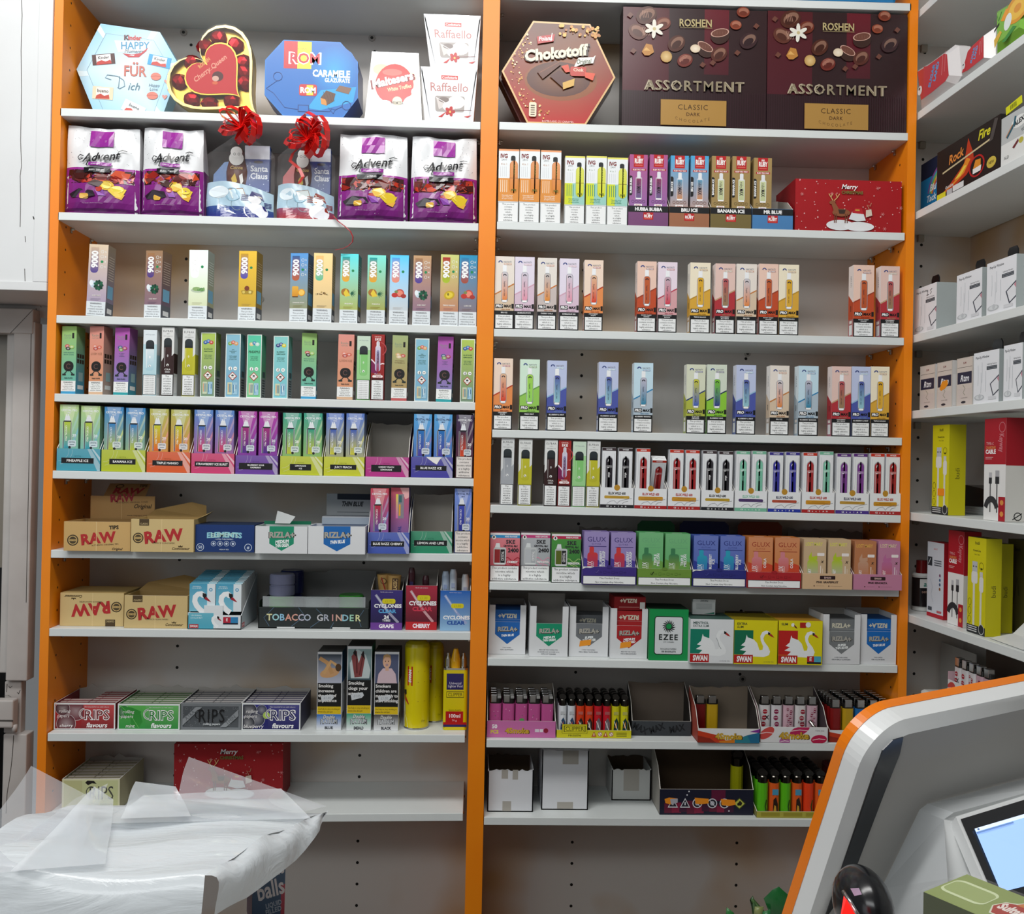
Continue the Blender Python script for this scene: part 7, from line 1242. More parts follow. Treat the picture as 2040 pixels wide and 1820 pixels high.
o, (X, Y, z, h, v) = shaped('sweet_carton', L1, [(838,132),(951.5,133),(943,241.5),(846,240)], .006,.05,'#e0e2e4', art_raf, 'white flared carton of coconut sweets with a red flower, the lower one', 'sweet carton', SB)
shaped('sweet_carton', L1, [(844,26.5),(958,27.5),(951.5,132.2),(857,131.5)], .008,.05,'#e0e2e4', art_raf, 'white flared carton of coconut sweets with a red flower, stacked on top', 'sweet carton', SB, z0=z + h + .0009)
def art_chok(p):
    L = p.L; p.poly(L, '#d8b078'); p.poly(toward(L, .965), '#6a2014'); k = p.nx(); c_ = (.52,.46); I = toward(L, .965); n = len(I); p.mb.add([p.pt(*c_, k)] + [p.pt(*q, k) for q in I], [(0, i + 1,(i + 1) % n + 1) for i in range(n)], None, 'g', cols=[lin('#8c4a20'), lin('#5c3428'), lin('#6c3c20'), lin('#8c2c14'), lin('#b41c18'), lin('#b41c18'), lin('#8c2c18')][:n + 1])
    p.ell(.52,.43,.32,.20,'#8a4a1c', n=24); p.ell(.50,.44,.28,.17,'#4c2014', n=24, c2='#7c4820'); rn = random.Random(4)
    for i in range(90): t = rn.random(); a = pi * (.75 + .65 * t); r_ = .36 + .10 * rn.random(); p.ell(.54 + r_ * cos(a), .52 + r_ * 1.1 * sin(a), .004 + .006 * rn.random(), None, ('#e8b868', '#c8883c', '#f0dcb0')[i % 3], n=6)
    for i in range(40): p.ell(.5 + .36 * rn.random(), .86 + .1 * rn.random(), .006 + .012 * rn.random(), None, ('#c8882c', '#a8641c', '#e0b050')[i % 3], n=6)
    p.poly([(.30,.84),(.46,.87),(.45,.80),(.31,.77)], '#b02020'); p.text('Poiana', .375,.825,.04,'#f0ecec', st='b', rot=6, sh=.2, mx=.12); p.line([(.425,.80),(.435,.88)], .0014,'#e8e8e8')
    p.text('Chokotoff', .47,.685,.105,'#2c120c', st='k', rot=8, mx=.64, sh=.1); p.text('Chokotoff', .465,.69,.10,'#f0e4c4', st='k', rot=8, mx=.62, sh=.1); p.poly([(.64,.58),(.67,.65),(.80,.66),(.82,.68),(.80,.60),(.70,.585),(.63,.55)], '#e8e8dc'); p.text('Original', .715,.615,.045,'#3c4c2c', rot=6, sh=.2, mx=.13, st='b')
    p.poly([(.31,.50),(.47,.62),(.52,.58),(.36,.43)], '#5c2c18'); p.line([(.33,.49),(.50,.60)], .001,'#8a5030'); p.poly([(.42,.46),(.50,.52),(.64,.45),(.63,.38),(.54,.35)], '#4c1c14'); p.poly([(.535,.40),(.64,.445),(.635,.375),(.54,.335)], '#d0a448')
    p.poly([(.52,.56),(.58,.58),(.60,.51),(.56,.50)], '#d0401c'); p.rr(.60,.47,.74,.56,.003,'#b82c18'); p.text('Chok', .67,.53,.03,'#e8d0b8', st='b', mx=.09); p.poly([(.73,.51),(.82,.50),(.80,.43),(.73,.46)], '#d84824'); p.rr(.245,.06,.31,.20,.003,'#e8dcc0'); [p.rect(.26,.075 + .022 * i, .295,.085 + .022 * i, '#5c4a38') for i in range(5)]; p.text('BOMBOANE CU CARAMEL', .5,.02,.018,'#e8c8c0', mx=.36)
hexp = [(1062,41),(1176,47.5),(1226,154),(1166.6,249),(1050,245),(999.4,141)]
outline_box('sweet_box', R1, hexp, .006,.03,'#5c1c14', art_chok, 'brown and gold six sided chocolate box in front', 'sweet box', SB)
outline_box('sweet_box', R1, [(x - 5, y) for x, y in hexp], .042,.035,'#4c1814', lambda p: p.poly(p.L, '#5c2018'), 'dark six sided chocolate box standing behind the brown and gold one', 'sweet box', SB)
def art_assort(p):
    p.rect(0,0,1,1,'#2c181c', '#301a1c'); p.rect(0,.30,.32,1,'#4c1a24', '#50181e'); p.rect(.565,.45,.735,1,'#4a1620', '#641824')
    for i in range(60): p.rect(i / 60,0, i / 60 + .004,.30,'#382028')
    ch = '#4c2418'
    def shell(u, v, s_, r_, c=ch): p.ell(u, v, s_, s_ * .8 * p.w / p.h, c, rot=r_, n=18); p.ell(u + .004, v + .008, s_ * .78, s_ * .5 * p.w / p.h, mixc(c, '#e8b89c', .22), rot=r_, n=14); p.ell(u, v - .01, s_ * .6, s_ * .35 * p.w / p.h, mixc(c, '#000000', .3), rot=r_, n=12)
    def hollow(u, v, s_, r_): p.ell(u, v - .03, s_, s_ * .8 * p.w / p.h, '#38201a', rot=r_, n=18); p.ell(u, v, s_, s_ * .45 * p.w / p.h, '#c8a090', rot=r_, n=18); p.ell(u, v, s_ * .88, s_ * .38 * p.w / p.h, '#6a4034', rot=r_, n=18); [p.line([(u - s_ * .6 + s_ * .3 * i, v - .012),(u - s_ * .6 + s_ * .3 * i, v + .012)], .0005,'#8a6050') for i in range(5)]
    shell(.16,.93,.075,.5); [p.line([(.13 + .012 * i, .97 - .002 * i),(.14 + .012 * i, .91)], .0007,'#b88c78') for i in range(4)]; shell(.10,.79,.065,-.5,'#5c3024'); [p.line([(.13 + .012 * i, .83),(.15 + .012 * i, .76)], .0007,'#c09a88') for i in range(4)]
    shell(.275,.865,.055,.3,'#6a2c1c'); shell(.37,.70,.065,.7); shell(.43,.56,.055,.4,'#6c2820'); [p.arc(.43,.56,.004 + .002 * i, 60,200,.0005,'#c88a78') for i in range(4)]; hollow(.57,.68,.06,-.5); hollow(.67,.80,.065,.2); shell(.665,.62,.06,.6,'#54281e'); shell(.87,.74,.065,.6,'#382024'); shell(.78,.87,.04,0,'#8c4028'); shell(.83,.98,.045,0,'#7c3420')
    p.ell(.30,.585,.04, None, '#b89050', n=14, c2='#dcc088'); p.ell(.50,.66,.035,.035,'#d8c4a8', c2='#ece0cc'); p.poly([(.13,.62),(.16,.69),(.20,.68),(.215,.62),(.18,.59),(.15,.59)], '#b8803c'); p.poly([(.14,.63),(.16,.66),(.19,.63)], '#d8a860')
    for u, v in ((.045,.92),(.07,.62),(.92,.86),(.55,.52),(.62,.54),(.79,.63)): p.poly([(u - .02, v),(u, v + .03),(u + .025, v + .01),(u + .005, v - .02)], '#6a4034')
    for a in (.5,1.6,2.7,3.5,4.6,5.7): p.ell(.215 + .035 * cos(a), .815 + .04 * sin(a), .034,.017,'#e4e0d4', rot=a, n=10)
    p.ell(.215,.815,.012, None, '#c8b888'); p.text('ROSHEN', .50,.875,.06,'#b8a878', mx=.23, st='b', sx=.9); p.line([(.39,.835),(.615,.835)], .0007,'#b8a878')
    p.text('ASSORTMENT', .50,.345,.085,'#b4a890', mx=.80, st='r', sp=.07); p.text('ASSORTMENT', .502,.343,.082,'#8c8068', mx=.795, st='l', sp=.07)
    p.rect(.265,.012,.72,.225,'#ac8444'); p.text('CLASSIC', .49,.165,.042,'#3c2410', mx=.30, sp=.08); p.text('DARK', .49,.105,.028,'#5c3c1c', st='b', mx=.12, sp=.06); p.text('CHOCOLATE', .49,.075,.024,'#6c4c28', mx=.25, sp=.35, curve=-.028)
CUR[:] = []
for x0, x1, yt, yb, look in ((1238.5,1525.5,14,259.5, 'large dark assortment box of chocolates beside the six sided box'),(1526.8,1805.5,21,264.5, 'large dark film wrapped assortment box of chocolates against the outer orange post')):
    a, b_ = P(x0, yb, .004), P(x1, yb, .004); X = (a.x + b_.x) / 2; wd = b_.x - a.x; z = surf(R1, X) + .0006; h = surf(('R', 0), X) - TH - .0055 - z
    g = MB(); g.box(-wd / 2, wd / 2,0,.038,0, h, '#24161c', 'g', top='#30202a'); fa = faces(g, wd, .038, h, 'g'); art_assort(fa[0]); q = SURF[R1]; CUR[:] = [(q[3] - q[1]) / (q[2] - q[0]), X]; tag(g.obj('chocolate_box', None, (X, .004, z)), look, 'chocolate box', SB); CUR[:] = []
# blue pack on the topmost shelf, only its lower edge shows
a, b_ = P(1578,8,.003), P(1788,8,.003); g = MB(); wd = b_.x - a.x; g.box(-wd / 2, wd / 2,0,.06,0,.12,'#1c7cb8', 's', .008); q = Pan(g, (-wd / 2,-.0003,0),(1,0,0),(0,0,1), wd, .12, 's'); q.rect(.05,.06,.95,.95,'#2a94d0'); q.rect(.1,.1,.5,.3,'#1a5ca0'); X = (a.x + b_.x) / 2; CUR[:] = [(SURF[('R', 0)][3] - SURF[('R', 0)][1]) / (SURF[('R', 0)][2] - SURF[('R', 0)][0]), X]; tag(g.obj('sweet_pack', None, (X, .003, surf(('R', 0), X) + .0008)), 'bright blue pack on the topmost shelf, cut by the upper edge', 'sweet pack'); CUR[:] = []
# ================================================================== second shelf of the first unit: sweet bags
def pouch(key, x, yt, yb, dep, look, seed, tilt=0, big=.02, Y=.022):
    X, Yw, z, wd, h = frame_at(key, x[0], x[1], yt, yb, Y, fit=True); rn = random.Random(seed); ph = [rn.random() * 6 for _ in range(6)]
    def bulge(u, v):
        a = max(0, sin(pi * min(max(u, 0), 1))) ** .55; b_ = max(0,1 - max(0,(v - .06)) ** 1.7) * min(1,.55 + v * 4)
        return big * a * b_ + .0022 * sin(9 * u + 5 * v + ph[0]) * (v > .4) * sin(7 * v + ph[1]) + .0014 * sin(23 * u - 13 * v + ph[2]) * a
    g = MB(); NU, NV = 20,24; Zt = lambda u: h * (1 + .012 * sin(6 * u + ph[3]) - .02 * u * (seed % 2)); wb = lambda v: wd / 2 * (1 - .05 * v)
    fr_, bk = [], []
    for j in range(NV + 1):
        for i in range(NU + 1):
            u, v = i / NU, j / NV; fr_.append(((2 * u - 1) * wb(v), -bulge(u, v), v * Zt(u))); bk.append(((2 * u - 1) * wb(v), dep * (1 - v * .85) * .9 + .004, v * Zt(u)))
    F_ = [(j * (NU + 1) + i, j * (NU + 1) + i + 1,(j + 1) * (NU + 1) + i + 1,(j + 1) * (NU + 1) + i) for j in range(NV) for i in range(NU)]
    g.add(fr_, F_, '#dcdee0', 's', smooth=True); g.add(bk, [f[::-1] for f in F_], '#8a4a80', 's', smooth=True)
    for s_, i in ((0,0),(1, NU)):
        vs = [fr_[j * (NU + 1) + i] for j in range(NV + 1)] + [bk[j * (NU + 1) + i] for j in range(NV + 1)]; n = NV + 1; fs = [(j, j + 1, n + j + 1, n + j) for j in range(NV)]
        lo = [f for k, f in enumerate(fs) if k < NV * .52]; hi = [f for k, f in enumerate(fs) if k >= NV * .52]
        g.add(vs, [f if s_ else f[::-1] for f in lo], '#7a2a78', 's', smooth=True); g.add(vs, [f if s_ else f[::-1] for f in hi], '#d4d4d6', 's', smooth=True)
    n = NU + 1; g.add(fr_[:n] + bk[:n], [(i, n + i, n + i + 1, i + 1) for i in range(NU)], '#4c1850', 's')
    p = Pan(g, (-wd / 2,0,0),(1,0,0),(0,0,1), wd, h, 's')
    def pt(u, v, k): return Vector(((2 * u - 1) * wb(v), -bulge(u, v) - .0004 - k * 4e-5, v * Zt(u)))
    p.pt = pt; p.warp = bulge
    p.rect(0,0,1,.50,'#6a1c6c', '#8a2a86'); p.rect(.0,.50,1,.525,'#94288c'); p.rect(.05,.345,.95,.50,'#3a1414')
    for i in range(34): u, v = .06 + .86 * rn.random(), .36 + .12 * rn.random(); c = ('#8c1c14', '#b83420', '#5c1a18', '#401210', '#c84a24', '#6c2420')[i % 6]; a = rn.random() * 3; s_ = .05 + .05 * rn.random(); p.poly([(min(.95, max(.05, u + s_ * cos(a + q) * (1.2 if q % 2 < 1 else .7))), min(.50, max(.345, v + s_ * .6 * sin(a + q)))) for q in (0,1.3,2.9,4.4)], c)
    p.rect(.0,.04,1,.06,'#4c1450')
    p.ell(.60,.32,.10,.055,'#e0b428'); p.ell(.60,.32,.07,.038,'#e8cc58'); p.poly([(.62,.26),(.70,.31),(.86,.28),(.80,.18),(.70,.20)], '#e0c030'); p.ell(.74,.28,.09,.04,'#e8d048'); p.poly([(.70,.19),(.84,.22),(.80,.16)], '#e0a840'); p.ell(.5,.28,.05,.03,'#b84030')
    p.poly([(.08,.22),(.22,.28),(.42,.26),(.46,.20),(.30,.17),(.12,.18)], '#241624'); p.rr(.24,.165,.36,.225,.003,'#d8a83c'); p.poly([(.34,.34),(.44,.39),(.56,.36),(.5,.30)], '#3c1a14'); p.poly([(.44,.28),(.5,.2),(.6,.2),(.56,.27)], '#8a4aa8')
    p.text('Tea biscuit collection assortment', .42,.115,.012,'#c8a8c8', mx=.42)
    p.rect(.33,.775,.67,.96,'#8c2890', '#9c2c98'); [p.text('*', .38 + .09 * i, .83 + .05 * (i % 2), .05,'#c88cc8') for i in range(4)]
    for i in range(40): p.ell(.03 + .94 * rn.random(), .56 + .42 * rn.random(), .005, None, '#5c5c64', n=6)
    p.text('Advent', .50,.655,.098,'#16161a', st='b', sh=.35, rot=6, mx=.56); p.line([(.26,.62),(.215,.60),(.19,.63),(.22,.66),(.27,.65)], .0018,'#16161a'); p.line([(.74,.715),(.80,.73),(.86,.72)], .0018,'#16161a', taper=True); p.line([(.36,.64),(.325,.58),(.31,.55),(.33,.545)], .0022,'#16161a')
    p.rect(.34,.545,.66,.585,'#8c2890'); p.text('BOMBOANE CU JELEU', .5,.566,.014,'#e0c8e0', mx=.28, st='b'); p.rect(.28,.465,.65,.52,'#16161a'); p.text('JELEU / ZSELES', .46,.492,.018,'#e0e0e0', mx=.24, st='b')
    return tag(g.obj('sweet_bag', None, (X, Yw, z),(0,0,0)), look, 'sweet bag', 'purple and white sweet bags')
pouch(L2,(130,279), 254,423,.06, 'purple and white bag of jelly sweets beside the orange side panel', 1)
pouch(L2,(282,405.5), 258,428,.06, 'purple and white bag of jelly sweets next to a ribboned gift bag, nearer the door', 2)
pouch(L2,(672,812), 268,440,.06, 'purple and white bag of jelly sweets behind the trailing red ribbon', 3)
pouch(L2,(816,950), 276,444,.06, 'purple and white bag of jelly sweets against the middle orange post', 4)
def gift_bag(x, yt, yb, look, seed, scarf, hat):
    X, Yw, z, wd, h = frame_at(L2, x[0], x[1], yt, yb, .034); e = empty('gift_bag', (X, Yw, z)); tag(e, look, 'gift bag', 'ribboned cellophane gift bags'); rn = random.Random(seed); hw = wd / 2
    # what is packed inside
    g = MB(); bm = bmesh.new(); bmesh.ops.create_uvsphere(bm, u_segments=16, v_segments=12, radius=1)
    for v in bm.verts: k = 1 - .35 * max(0, v.co.z); v.co = Vector((v.co.x * hw * .36 * k, v.co.y * .016, v.co.z * h * .30))
    g.bm(bm, '#5c2818', 'g', True); q = Pan(g, (-hw * .36,-.0162,-h * .3),(1,0,0),(0,0,1), hw * .72, h * .6); q.ell(.5,.72,.30,.13,'#d8d8d4'); q.ell(.5,.84,.24,.10,'#e4e4e0'); q.text('Cocoa', .5,.55,.06,'#c8a860', st='b', sh=.2, mx=.6); q.poly([(.3,.35),(.45,.45),(.55,.3),(.4,.2)], '#c8a83c'); q.poly([(.62,.40),(.75,.45),(.8,.3),(.7,.22)], '#e0e0dc'); q.arc(.42,.80,.002,0,360,.0007,'#5c5c5c'); q.arc(.60,.80,.002,0,360,.0007,'#5c5c5c'); g.obj('chocolate_figure', e, (-hw * .12,.012, h * .56))
    g = MB(); pw, phh = hw * .76, h * .52; g.box(-pw / 2, pw / 2,0,.014,0, phh, '#1c3a7c', 's', .003); q = Pan(g, (-pw / 2,-.0003,0),(1,0,0),(0,0,1), pw, phh, 's'); q.rect(.02,.0,.98,.70,'#1c4088', '#243c80'); q.rect(.02,.70,.98,.99,'#d8dce4', '#b8bcc8'); q.text('Santa', .58,.50,.12,'#e4e8ee', st='b', mx=.68); q.text('Claus', .58,.34,.12,'#e4e8ee', st='b', mx=.68); [q.ell(rn.random(), rn.random() * .65,.02, None, '#c0d0e8', n=6) for _ in range(18)]; q.ell(.55,.64,.18,.03,'#2c2430'); g.obj('printed_sachet', e, (hw * .46,.004, h * .34))
    g = MB(); g.prism([(-hw * .9,0),(-hw * .35,0),(-hw * .25, h * .42),(-hw * .55, h * .40),(-hw * .86, h * .26)], .014,.022,'#b82020' if seed == 2 else '#1c5c9c', 's'); g.obj('printed_wrapper', e, (0,0, h * .28))
    # printed lower part of the bag
    g = MB(); NU, NV = 16,8; vs = []
    for j in range(NV + 1):
        for i in range(NU + 1): u, v = i / NU, j / NV; vs.append(((2 * u - 1) * hw * (1 - .03 * v), -.020 * sin(pi * u) ** .6 * (1 - .3 * v) + .002 * sin(14 * u + 6 * v + seed), v * h * (.42 - .09 * u + .03 * sin(4 * u))))
    g.add(vs, [(j * (NU + 1) + i, j * (NU + 1) + i + 1,(j + 1) * (NU + 1) + i + 1,(j + 1) * (NU + 1) + i) for j in range(NV) for i in range(NU)], '#a8c4d4', 's', smooth=True); p = Pan(g, (-hw, 0,0),(1,0,0),(0,0,1), wd, h * .4, 's')
    def pt(u, v, k): return Vector(((2 * u - 1) * hw * (1 - .03 * v), -.020 * sin(pi * min(max(u, 0), 1)) ** .6 * (1 - .3 * v) + .002 * sin(14 * u + 6 * v + seed) - .0004 - k * 3e-5, v * h * (.42 - .09 * u + .03 * sin(4 * u))))
    p.pt = pt; p.warp = lambda u, v: 0; p.rect(0,0,1,.35, scarf, mixc(scarf, '#4080b0', .3)); p.poly([(.0,.55),(.2,.40),(.55,.28),(.7,.20),(.72,.02),(.5,.12),(.2,.26),(0,.36)], '#c8d8e0'); p.ell(.2,.72,.16,.16,'#dce8ee'); p.ell(.42,.66,.12,.18,'#8cb4c8'); p.poly([(.36,.78),(.56,.88),(.60,.66),(.42,.54)], '#c8d4d4'); p.line([(.36,.78),(.56,.88),(.62,.64)], .0018,'#8c6a4c'); p.arc(.3,.5,.012,160,300,.0008,'#8ca0a8'); p.arc(.5,.42,.012,160,300,.0008,'#8ca0a8')
    p.ell(.76,.26,.17,.26,'#e8eaf0', n=18); p.ell(.74,.62,.10,.13,'#f0f0f2', n=18); p.poly([(.66,.70),(.70,.86),(.84,.84),(.88,.62),(.80,.70)], hat); p.line([(.69,.78),(.85,.72)], .002,'#e0d8c0'); p.poly([(.72,.60),(.66,.58),(.72,.57)], '#e08a28'); p.poly([(.70,.50),(.88,.46),(.92,.30),(.84,.34),(.80,.44)], hat)
    for q_ in ((.60,.62),(.93,.50)): [p.line([(q_[0] - .05, q_[1] - .08 + .05 * i),(q_[0] + .05, q_[1] - .05 + .05 * i)], .0016, hat) for i in range(4)]
    g.obj('printed_base', e)
    g = MB(); rn2 = random.Random(seed + 9); vs = []; NU, NV = 14,12
    for j in range(NV + 1):
        for i in range(NU + 1):
            u, v = i / NU, j / NV; k = 1 if v < .7 else 1 - .9 * (v - .7) / .3; vs.append(((2 * u - 1) * hw * (.98 * k + .02) + .1 * hw * max(0, v - .6), -(.024 * sin(pi * u) ** .7 * min(1, k + .25)) + (rn2.random() - .5) * .006 * (v > .3), h * (.22 + .76 * v)))
    g.add(vs, [(j * (NU + 1) + i, j * (NU + 1) + i + 1,(j + 1) * (NU + 1) + i + 1,(j + 1) * (NU + 1) + i) for j in range(NV) for i in range(NU)], '#ffffff', FILM); g.obj('cellophane_wrap', e)
    return e, (X, Yw, z, wd, h)
def bow(e, cx, cy, cz, s_, seed, parent_loops=9):
    rn = random.Random(seed); g = MB()
    for i in range(parent_loops):
        a = 2 * pi * i / parent_loops + rn.random() * .5; r_ = s_ * (.75 + .4 * rn.random()); tz = .35 + .4 * rn.random(); d = Vector((cos(a), -.45 - .3 * rn.random(), sin(a) * .62)).normalized(); side = d.cross(Vector((.2,1,.1))).normalized()
        pts = [Vector((cx, cy, cz)) + d * r_ * sin(t * pi / 8) * 1.0 + Vector((0,-.010,.004)) * sin(t * pi / 4) + side * s_ * .32 * sin(t * pi / 4) for t in range(9)]; g.ribbon(pts, .011, d.cross(side), '#e0201c', 's')
    g.obj('ribbon_bow', e)
e1, f1 = gift_bag((410,546), 262,434, 'cellophane gift bag with a blue scarfed snowman print and red bow', 1,'#2c2878', '#30306c')
bow(e1,.012,-.040, f1[4] * .955,.042,3,13)
e2, f2 = gift_bag((551,666), 268,438, 'cellophane gift bag with a red scarfed snowman print and red bow', 2,'#a02824', '#8c3028')
bow(e2,.012,-.040, f2[4] * .86,.044,5,14)
g = MB()
def rp(px, py, Y): q = P(px, py, Y); return (q.x - f2[0], Y - f2[1], q.z - f2[2])
g.ribbon([rp(626,235,-.012), rp(628,246,-.012), rp(627,262,-.010), rp(618,283,-.004), rp(606,300,.004)], .013,(1,.2,0), '#c81c1a'); g.ribbon([rp(606,285,-.002), rp(584,305,-.004), rp(578,320,-.004), rp(596,335,-.005), rp(604,352,-.005), rp(596,365,-.005)], .006,(1,.3,.4), '#c8403c'); g.obj('ribbon_strand', e2)
g = MB(); g.ribbon([rp(664,430,-.004), rp(674,441,-.006), rp(686,450,-.008), rp(698,461,-.008), rp(703,472,-.007), rp(702,482,-.006), rp(694,490,-.006), rp(684,495,-.006), rp(668,498,-.006)], .004,(0.3,1,.3), '#b83038'); g.obj('ribbon_tail', e2)
# ================================================================== goods on the side unit
CUR[:] = []
def sbox(name, k, xl, xr, yt, yb, dep, art, look, cat, group=None, t=.004, side='#9ca4a4', topc=None, sideart=None, lean=0):
    s0, z0 = Sx(xl, yb[0], t); s1, z1 = Sx(xr, yb[1], t); zt0 = Sx(xl, yt[0], t)[1]; zt1 = Sx(xr, yt[1], t)[1]; h = (zt0 + zt1) / 2 - (z0 + z1) / 2; wd = s1 - s0
    g = MB(); g.box(-wd / 2, wd / 2,0, dep, 0, h, side, 'm', top=topc); fa = faces(g, wd, dep, h); art(fa[0])
    if sideart: sideart(*fa[1:])
    return tag(g.obj(name, None, SW((s0 + s1) / 2, t, SZ[k] + .0005),(0,0, SROT + lean)), look, cat, group), wd, h
def spoly(name, k, pts, dep, c, art, look, cat, group=None, t=.006, mat='s', bulge=.012, drop=0):
    W = [Sx(x, y, t) for x, y in pts]; sm = sum(a for a, _ in W) / len(W); zb = min(b for _, b in W); L = [(a - sm, b - zb) for a, b in W]; g = MB(); n = len(L); cx, cz = 0, sum(b for _, b in L) / n
    A = [(x, 0, z) for x, z in L]; B = [(x, dep, z) for x, z in L]; C_ = [(cx + (x - cx) * .7,-bulge, cz + (z - cz) * .7) for x, z in L]
    g.add(A + C_, [(i, (i + 1) % n, n + (i + 1) % n, n + i) for i in range(n)] + [tuple(range(n, 2 * n))], c, mat); g.add(A + B, [((i + 1) % n, i, n + i, n + (i + 1) % n) for i in range(n)] + [tuple(range(2 * n - 1, n - 1,-1))], c, mat)
    x0, x1 = min(a for a, _ in L), max(a for a, _ in L); h = max(b for _, b in L); q = Pan(g, (x0,-bulge - .0002,0),(1,0,0),(0,0,1), x1 - x0, h, mat); q.L = [((a - x0) / q.w, b / h) for a, b in L]; art(q)
    return tag(g.obj(name, None, SW(sm, t, SZ[k] + .0006 if not drop else zb),(0,0, SROT)), look, cat, group)
SBG = 'sweet bags on the side unit'
def art_red(two):
    def f(p):
        I = toward(p.L, .7,(sum(a for a, _ in p.L) / len(p.L), sum(b for _, b in p.L) / len(p.L))); p.poly(I, '#b8242c'); u0 = min(a for a, _ in I); v0 = min(b for _, b in I); v1 = max(b for _, b in I)
        p.poly([(a if a > u0 + .14 else u0 + .14, b) for a, b in I], '#c02c34'); p.text('SUGAR', .50,.50,.10,'#4a90c8', rot=65, st='k', mx=.38); p.text('LAND', .60,.52,.10,'#5a98cc', rot=65, st='k', mx=.3); p.line([(.72,.35),(.74,.75)], .001,'#e0a0a4'); p.line([(.78,.38),(.80,.8)], .001,'#d88a90')
        p.ell(u0 + .06,.38,.05,.10,'#d8d8d8'); p.ell(u0 + .05,.42,.02,.03,'#303030')
    return f
spoly('sweet_bag', 1, [(1836,219),(1866,198),(1906,166),(1916,149),(1911,89),(1903,87),(1854,123),(1827,139)], .02,'#d8d4d4', art_red(0), 'white and red sweet bag at the far end of the sloping looking shelf', 'sweet bag', SBG)
spoly('sweet_bag', 1, [(1921,148),(1937,141),(1984,104),(1984,41),(1951,71),(1938,87)], .02,'#d4d0d0', art_red(1), 'white and red sweet bag beside the green citrus bag', 'sweet bag', SBG, t=.012)
def art_green(p): p.ell(.72,.62,.34,.30,'#d8941c', n=18); p.ell(.72,.62,.26,.22,'#e8b83c', n=18); p.ell(.72,.62,.10,.09,'#d89020'); p.poly([(.26,.62),(.40,.80),(.50,.76),(.36,.56)], '#e8981c'); p.ell(.46,.48,.10,.18,'#e0e8e4', rot=-.4); p.poly([(.08,.52),(.22,.62),(.22,.56),(.08,.46)], '#20241c'); p.poly([(.1,.1),(.3,.35),(.24,.42),(.08,.3)], '#d8b040'); p.poly([(.3,.12),(.6,.3),(.7,.24),(.4,.08)], '#3c8a3c'); p.line([(.08,.66),(.16,.80),(.20,.66),(.28,.82)], .0016,'#3c7a34')
spoly('sweet_bag', 1, [(1987,103),(2050,58),(2060,-30),(2020,-2),(1986,19)], .02,'#7cb444', art_green, 'bright green bag with an orange citrus slice on the side unit', 'sweet bag', SBG, t=.004, bulge=.008)
g = MB(); a = Sx(1836,8,.06); g.box(-.05,.06,0,.04,0,.12,'#1c4a34', 's', .005); tag(g.obj('sweet_pack', None, SW(.03,.05, SZ[0] + .0006),(0,0, SROT)), 'dark green pack on the top side shelf', 'sweet pack')
def art_rock(p):
    p.rect(0,0,1,1,'#1e1614'); p.poly([(.04,.08),(.22,.22),(.46,.48),(.52,.92),(.60,.60),(.62,.40),(.50,.24),(.30,.14)], '#b8381a'); p.poly([(.10,.12),(.34,.26),(.50,.56),(.56,.50),(.46,.30),(.28,.18)], '#e08a28'); p.poly([(.30,.26),(.46,.44),(.50,.42),(.40,.28)], '#e8c848'); p.text('Rock', .32,.72,.17,'#e08a3c', sh=.2, st='b', rot=4, mx=.40); p.text('Fire', .76,.84,.17,'#d8d02c', sh=.3, mx=.28, st='b'); p.line([(.10,.52),(.90,.66)], .003,'#c8b890'); p.ell(.66,.30,.12,.20,'#b02020', n=20); p.ell(.66,.30,.10,.17,'#1c1412', n=20); p.poly([(.60,.26),(.64,.42),(.72,.40),(.72,.26)], '#d88a28'); p.poly([(.60,.18),(.72,.18),(.73,.28),(.60,.27)], '#e8e4e0'); p.ell(.88,.22,.07,.10,'#c8b048'); p.text('NEW', .88,.22,.05,'#4a3c14', mx=.1, st='b')
    p.rect(.01,.02,.16,.14,'#d8d02c'); p.rect(.18,.04,.27,.14,'#b8b8bc'); p.rect(.28,.05,.46,.16,'#d8d8d8'); p.text('QuickLite', .22,.20,.05,'#d8d4d0', st='b', sh=.2, mx=.24); p.poly([(.92,.98),(.84,.6),(.90,.62),(.97,.95)], '#4c4644')
def art_blu(p): p.rect(0,0,1,1,'#1c2440'); p.rect(.0,.22,1,.70,'#1a7cb4'); [p.arc(.9,.28,.045 + .004 * i, 95,165,.0042, c) for i, c in enumerate(('#c84a3c', '#d8a83c', '#7cb04c', '#3c9ab8', '#8c4a8c'))]; p.text('Blu', .46,.50,.11,'#e8eef2', st='b', sh=.2, mx=.5); p.text('Tack', .40,.33,.11,'#e8eef2', st='b', sh=.2, mx=.5); p.text('Bostik', .25,.10,.05,'#e0e0e4', st='b', mx=.4); p.rr(.60,.55,.85,.68,.003,'#5c9ac0'); p.line([(.56,.52),(.66,.54),(.76,.52),(.86,.54)], .0012,'#e0e8ec')
sbox('putty_pack', 2,1834,1888,(302,262),(416,378), .012, art_blu, 'blue pack of sticky putty with a rainbow, leaning behind the black box', 'putty pack', None, t=.045, side='#16203a')
sbox('firelighter_box', 2,1866,1992,(292,216),(396,320), .03, art_rock, 'black firelighter box with flames and yellow lettering', 'firelighter box', 'black firelighter boxes', t=.008, side='#1a1614', topc='#2c2824')
sbox('firelighter_box', 2,1998,2040,(262,238),(332,306), .03, lambda p: (p.rect(0,0,1,1,'#241a1c'), p.text('Rock', .5,.55,.25,'#a84a28', rot=40, mx=.8, st='b')), 'second black firelighter box, mostly behind the grey booklet', 'firelighter box', 'black firelighter boxes', t=.042, side='#1a1614')
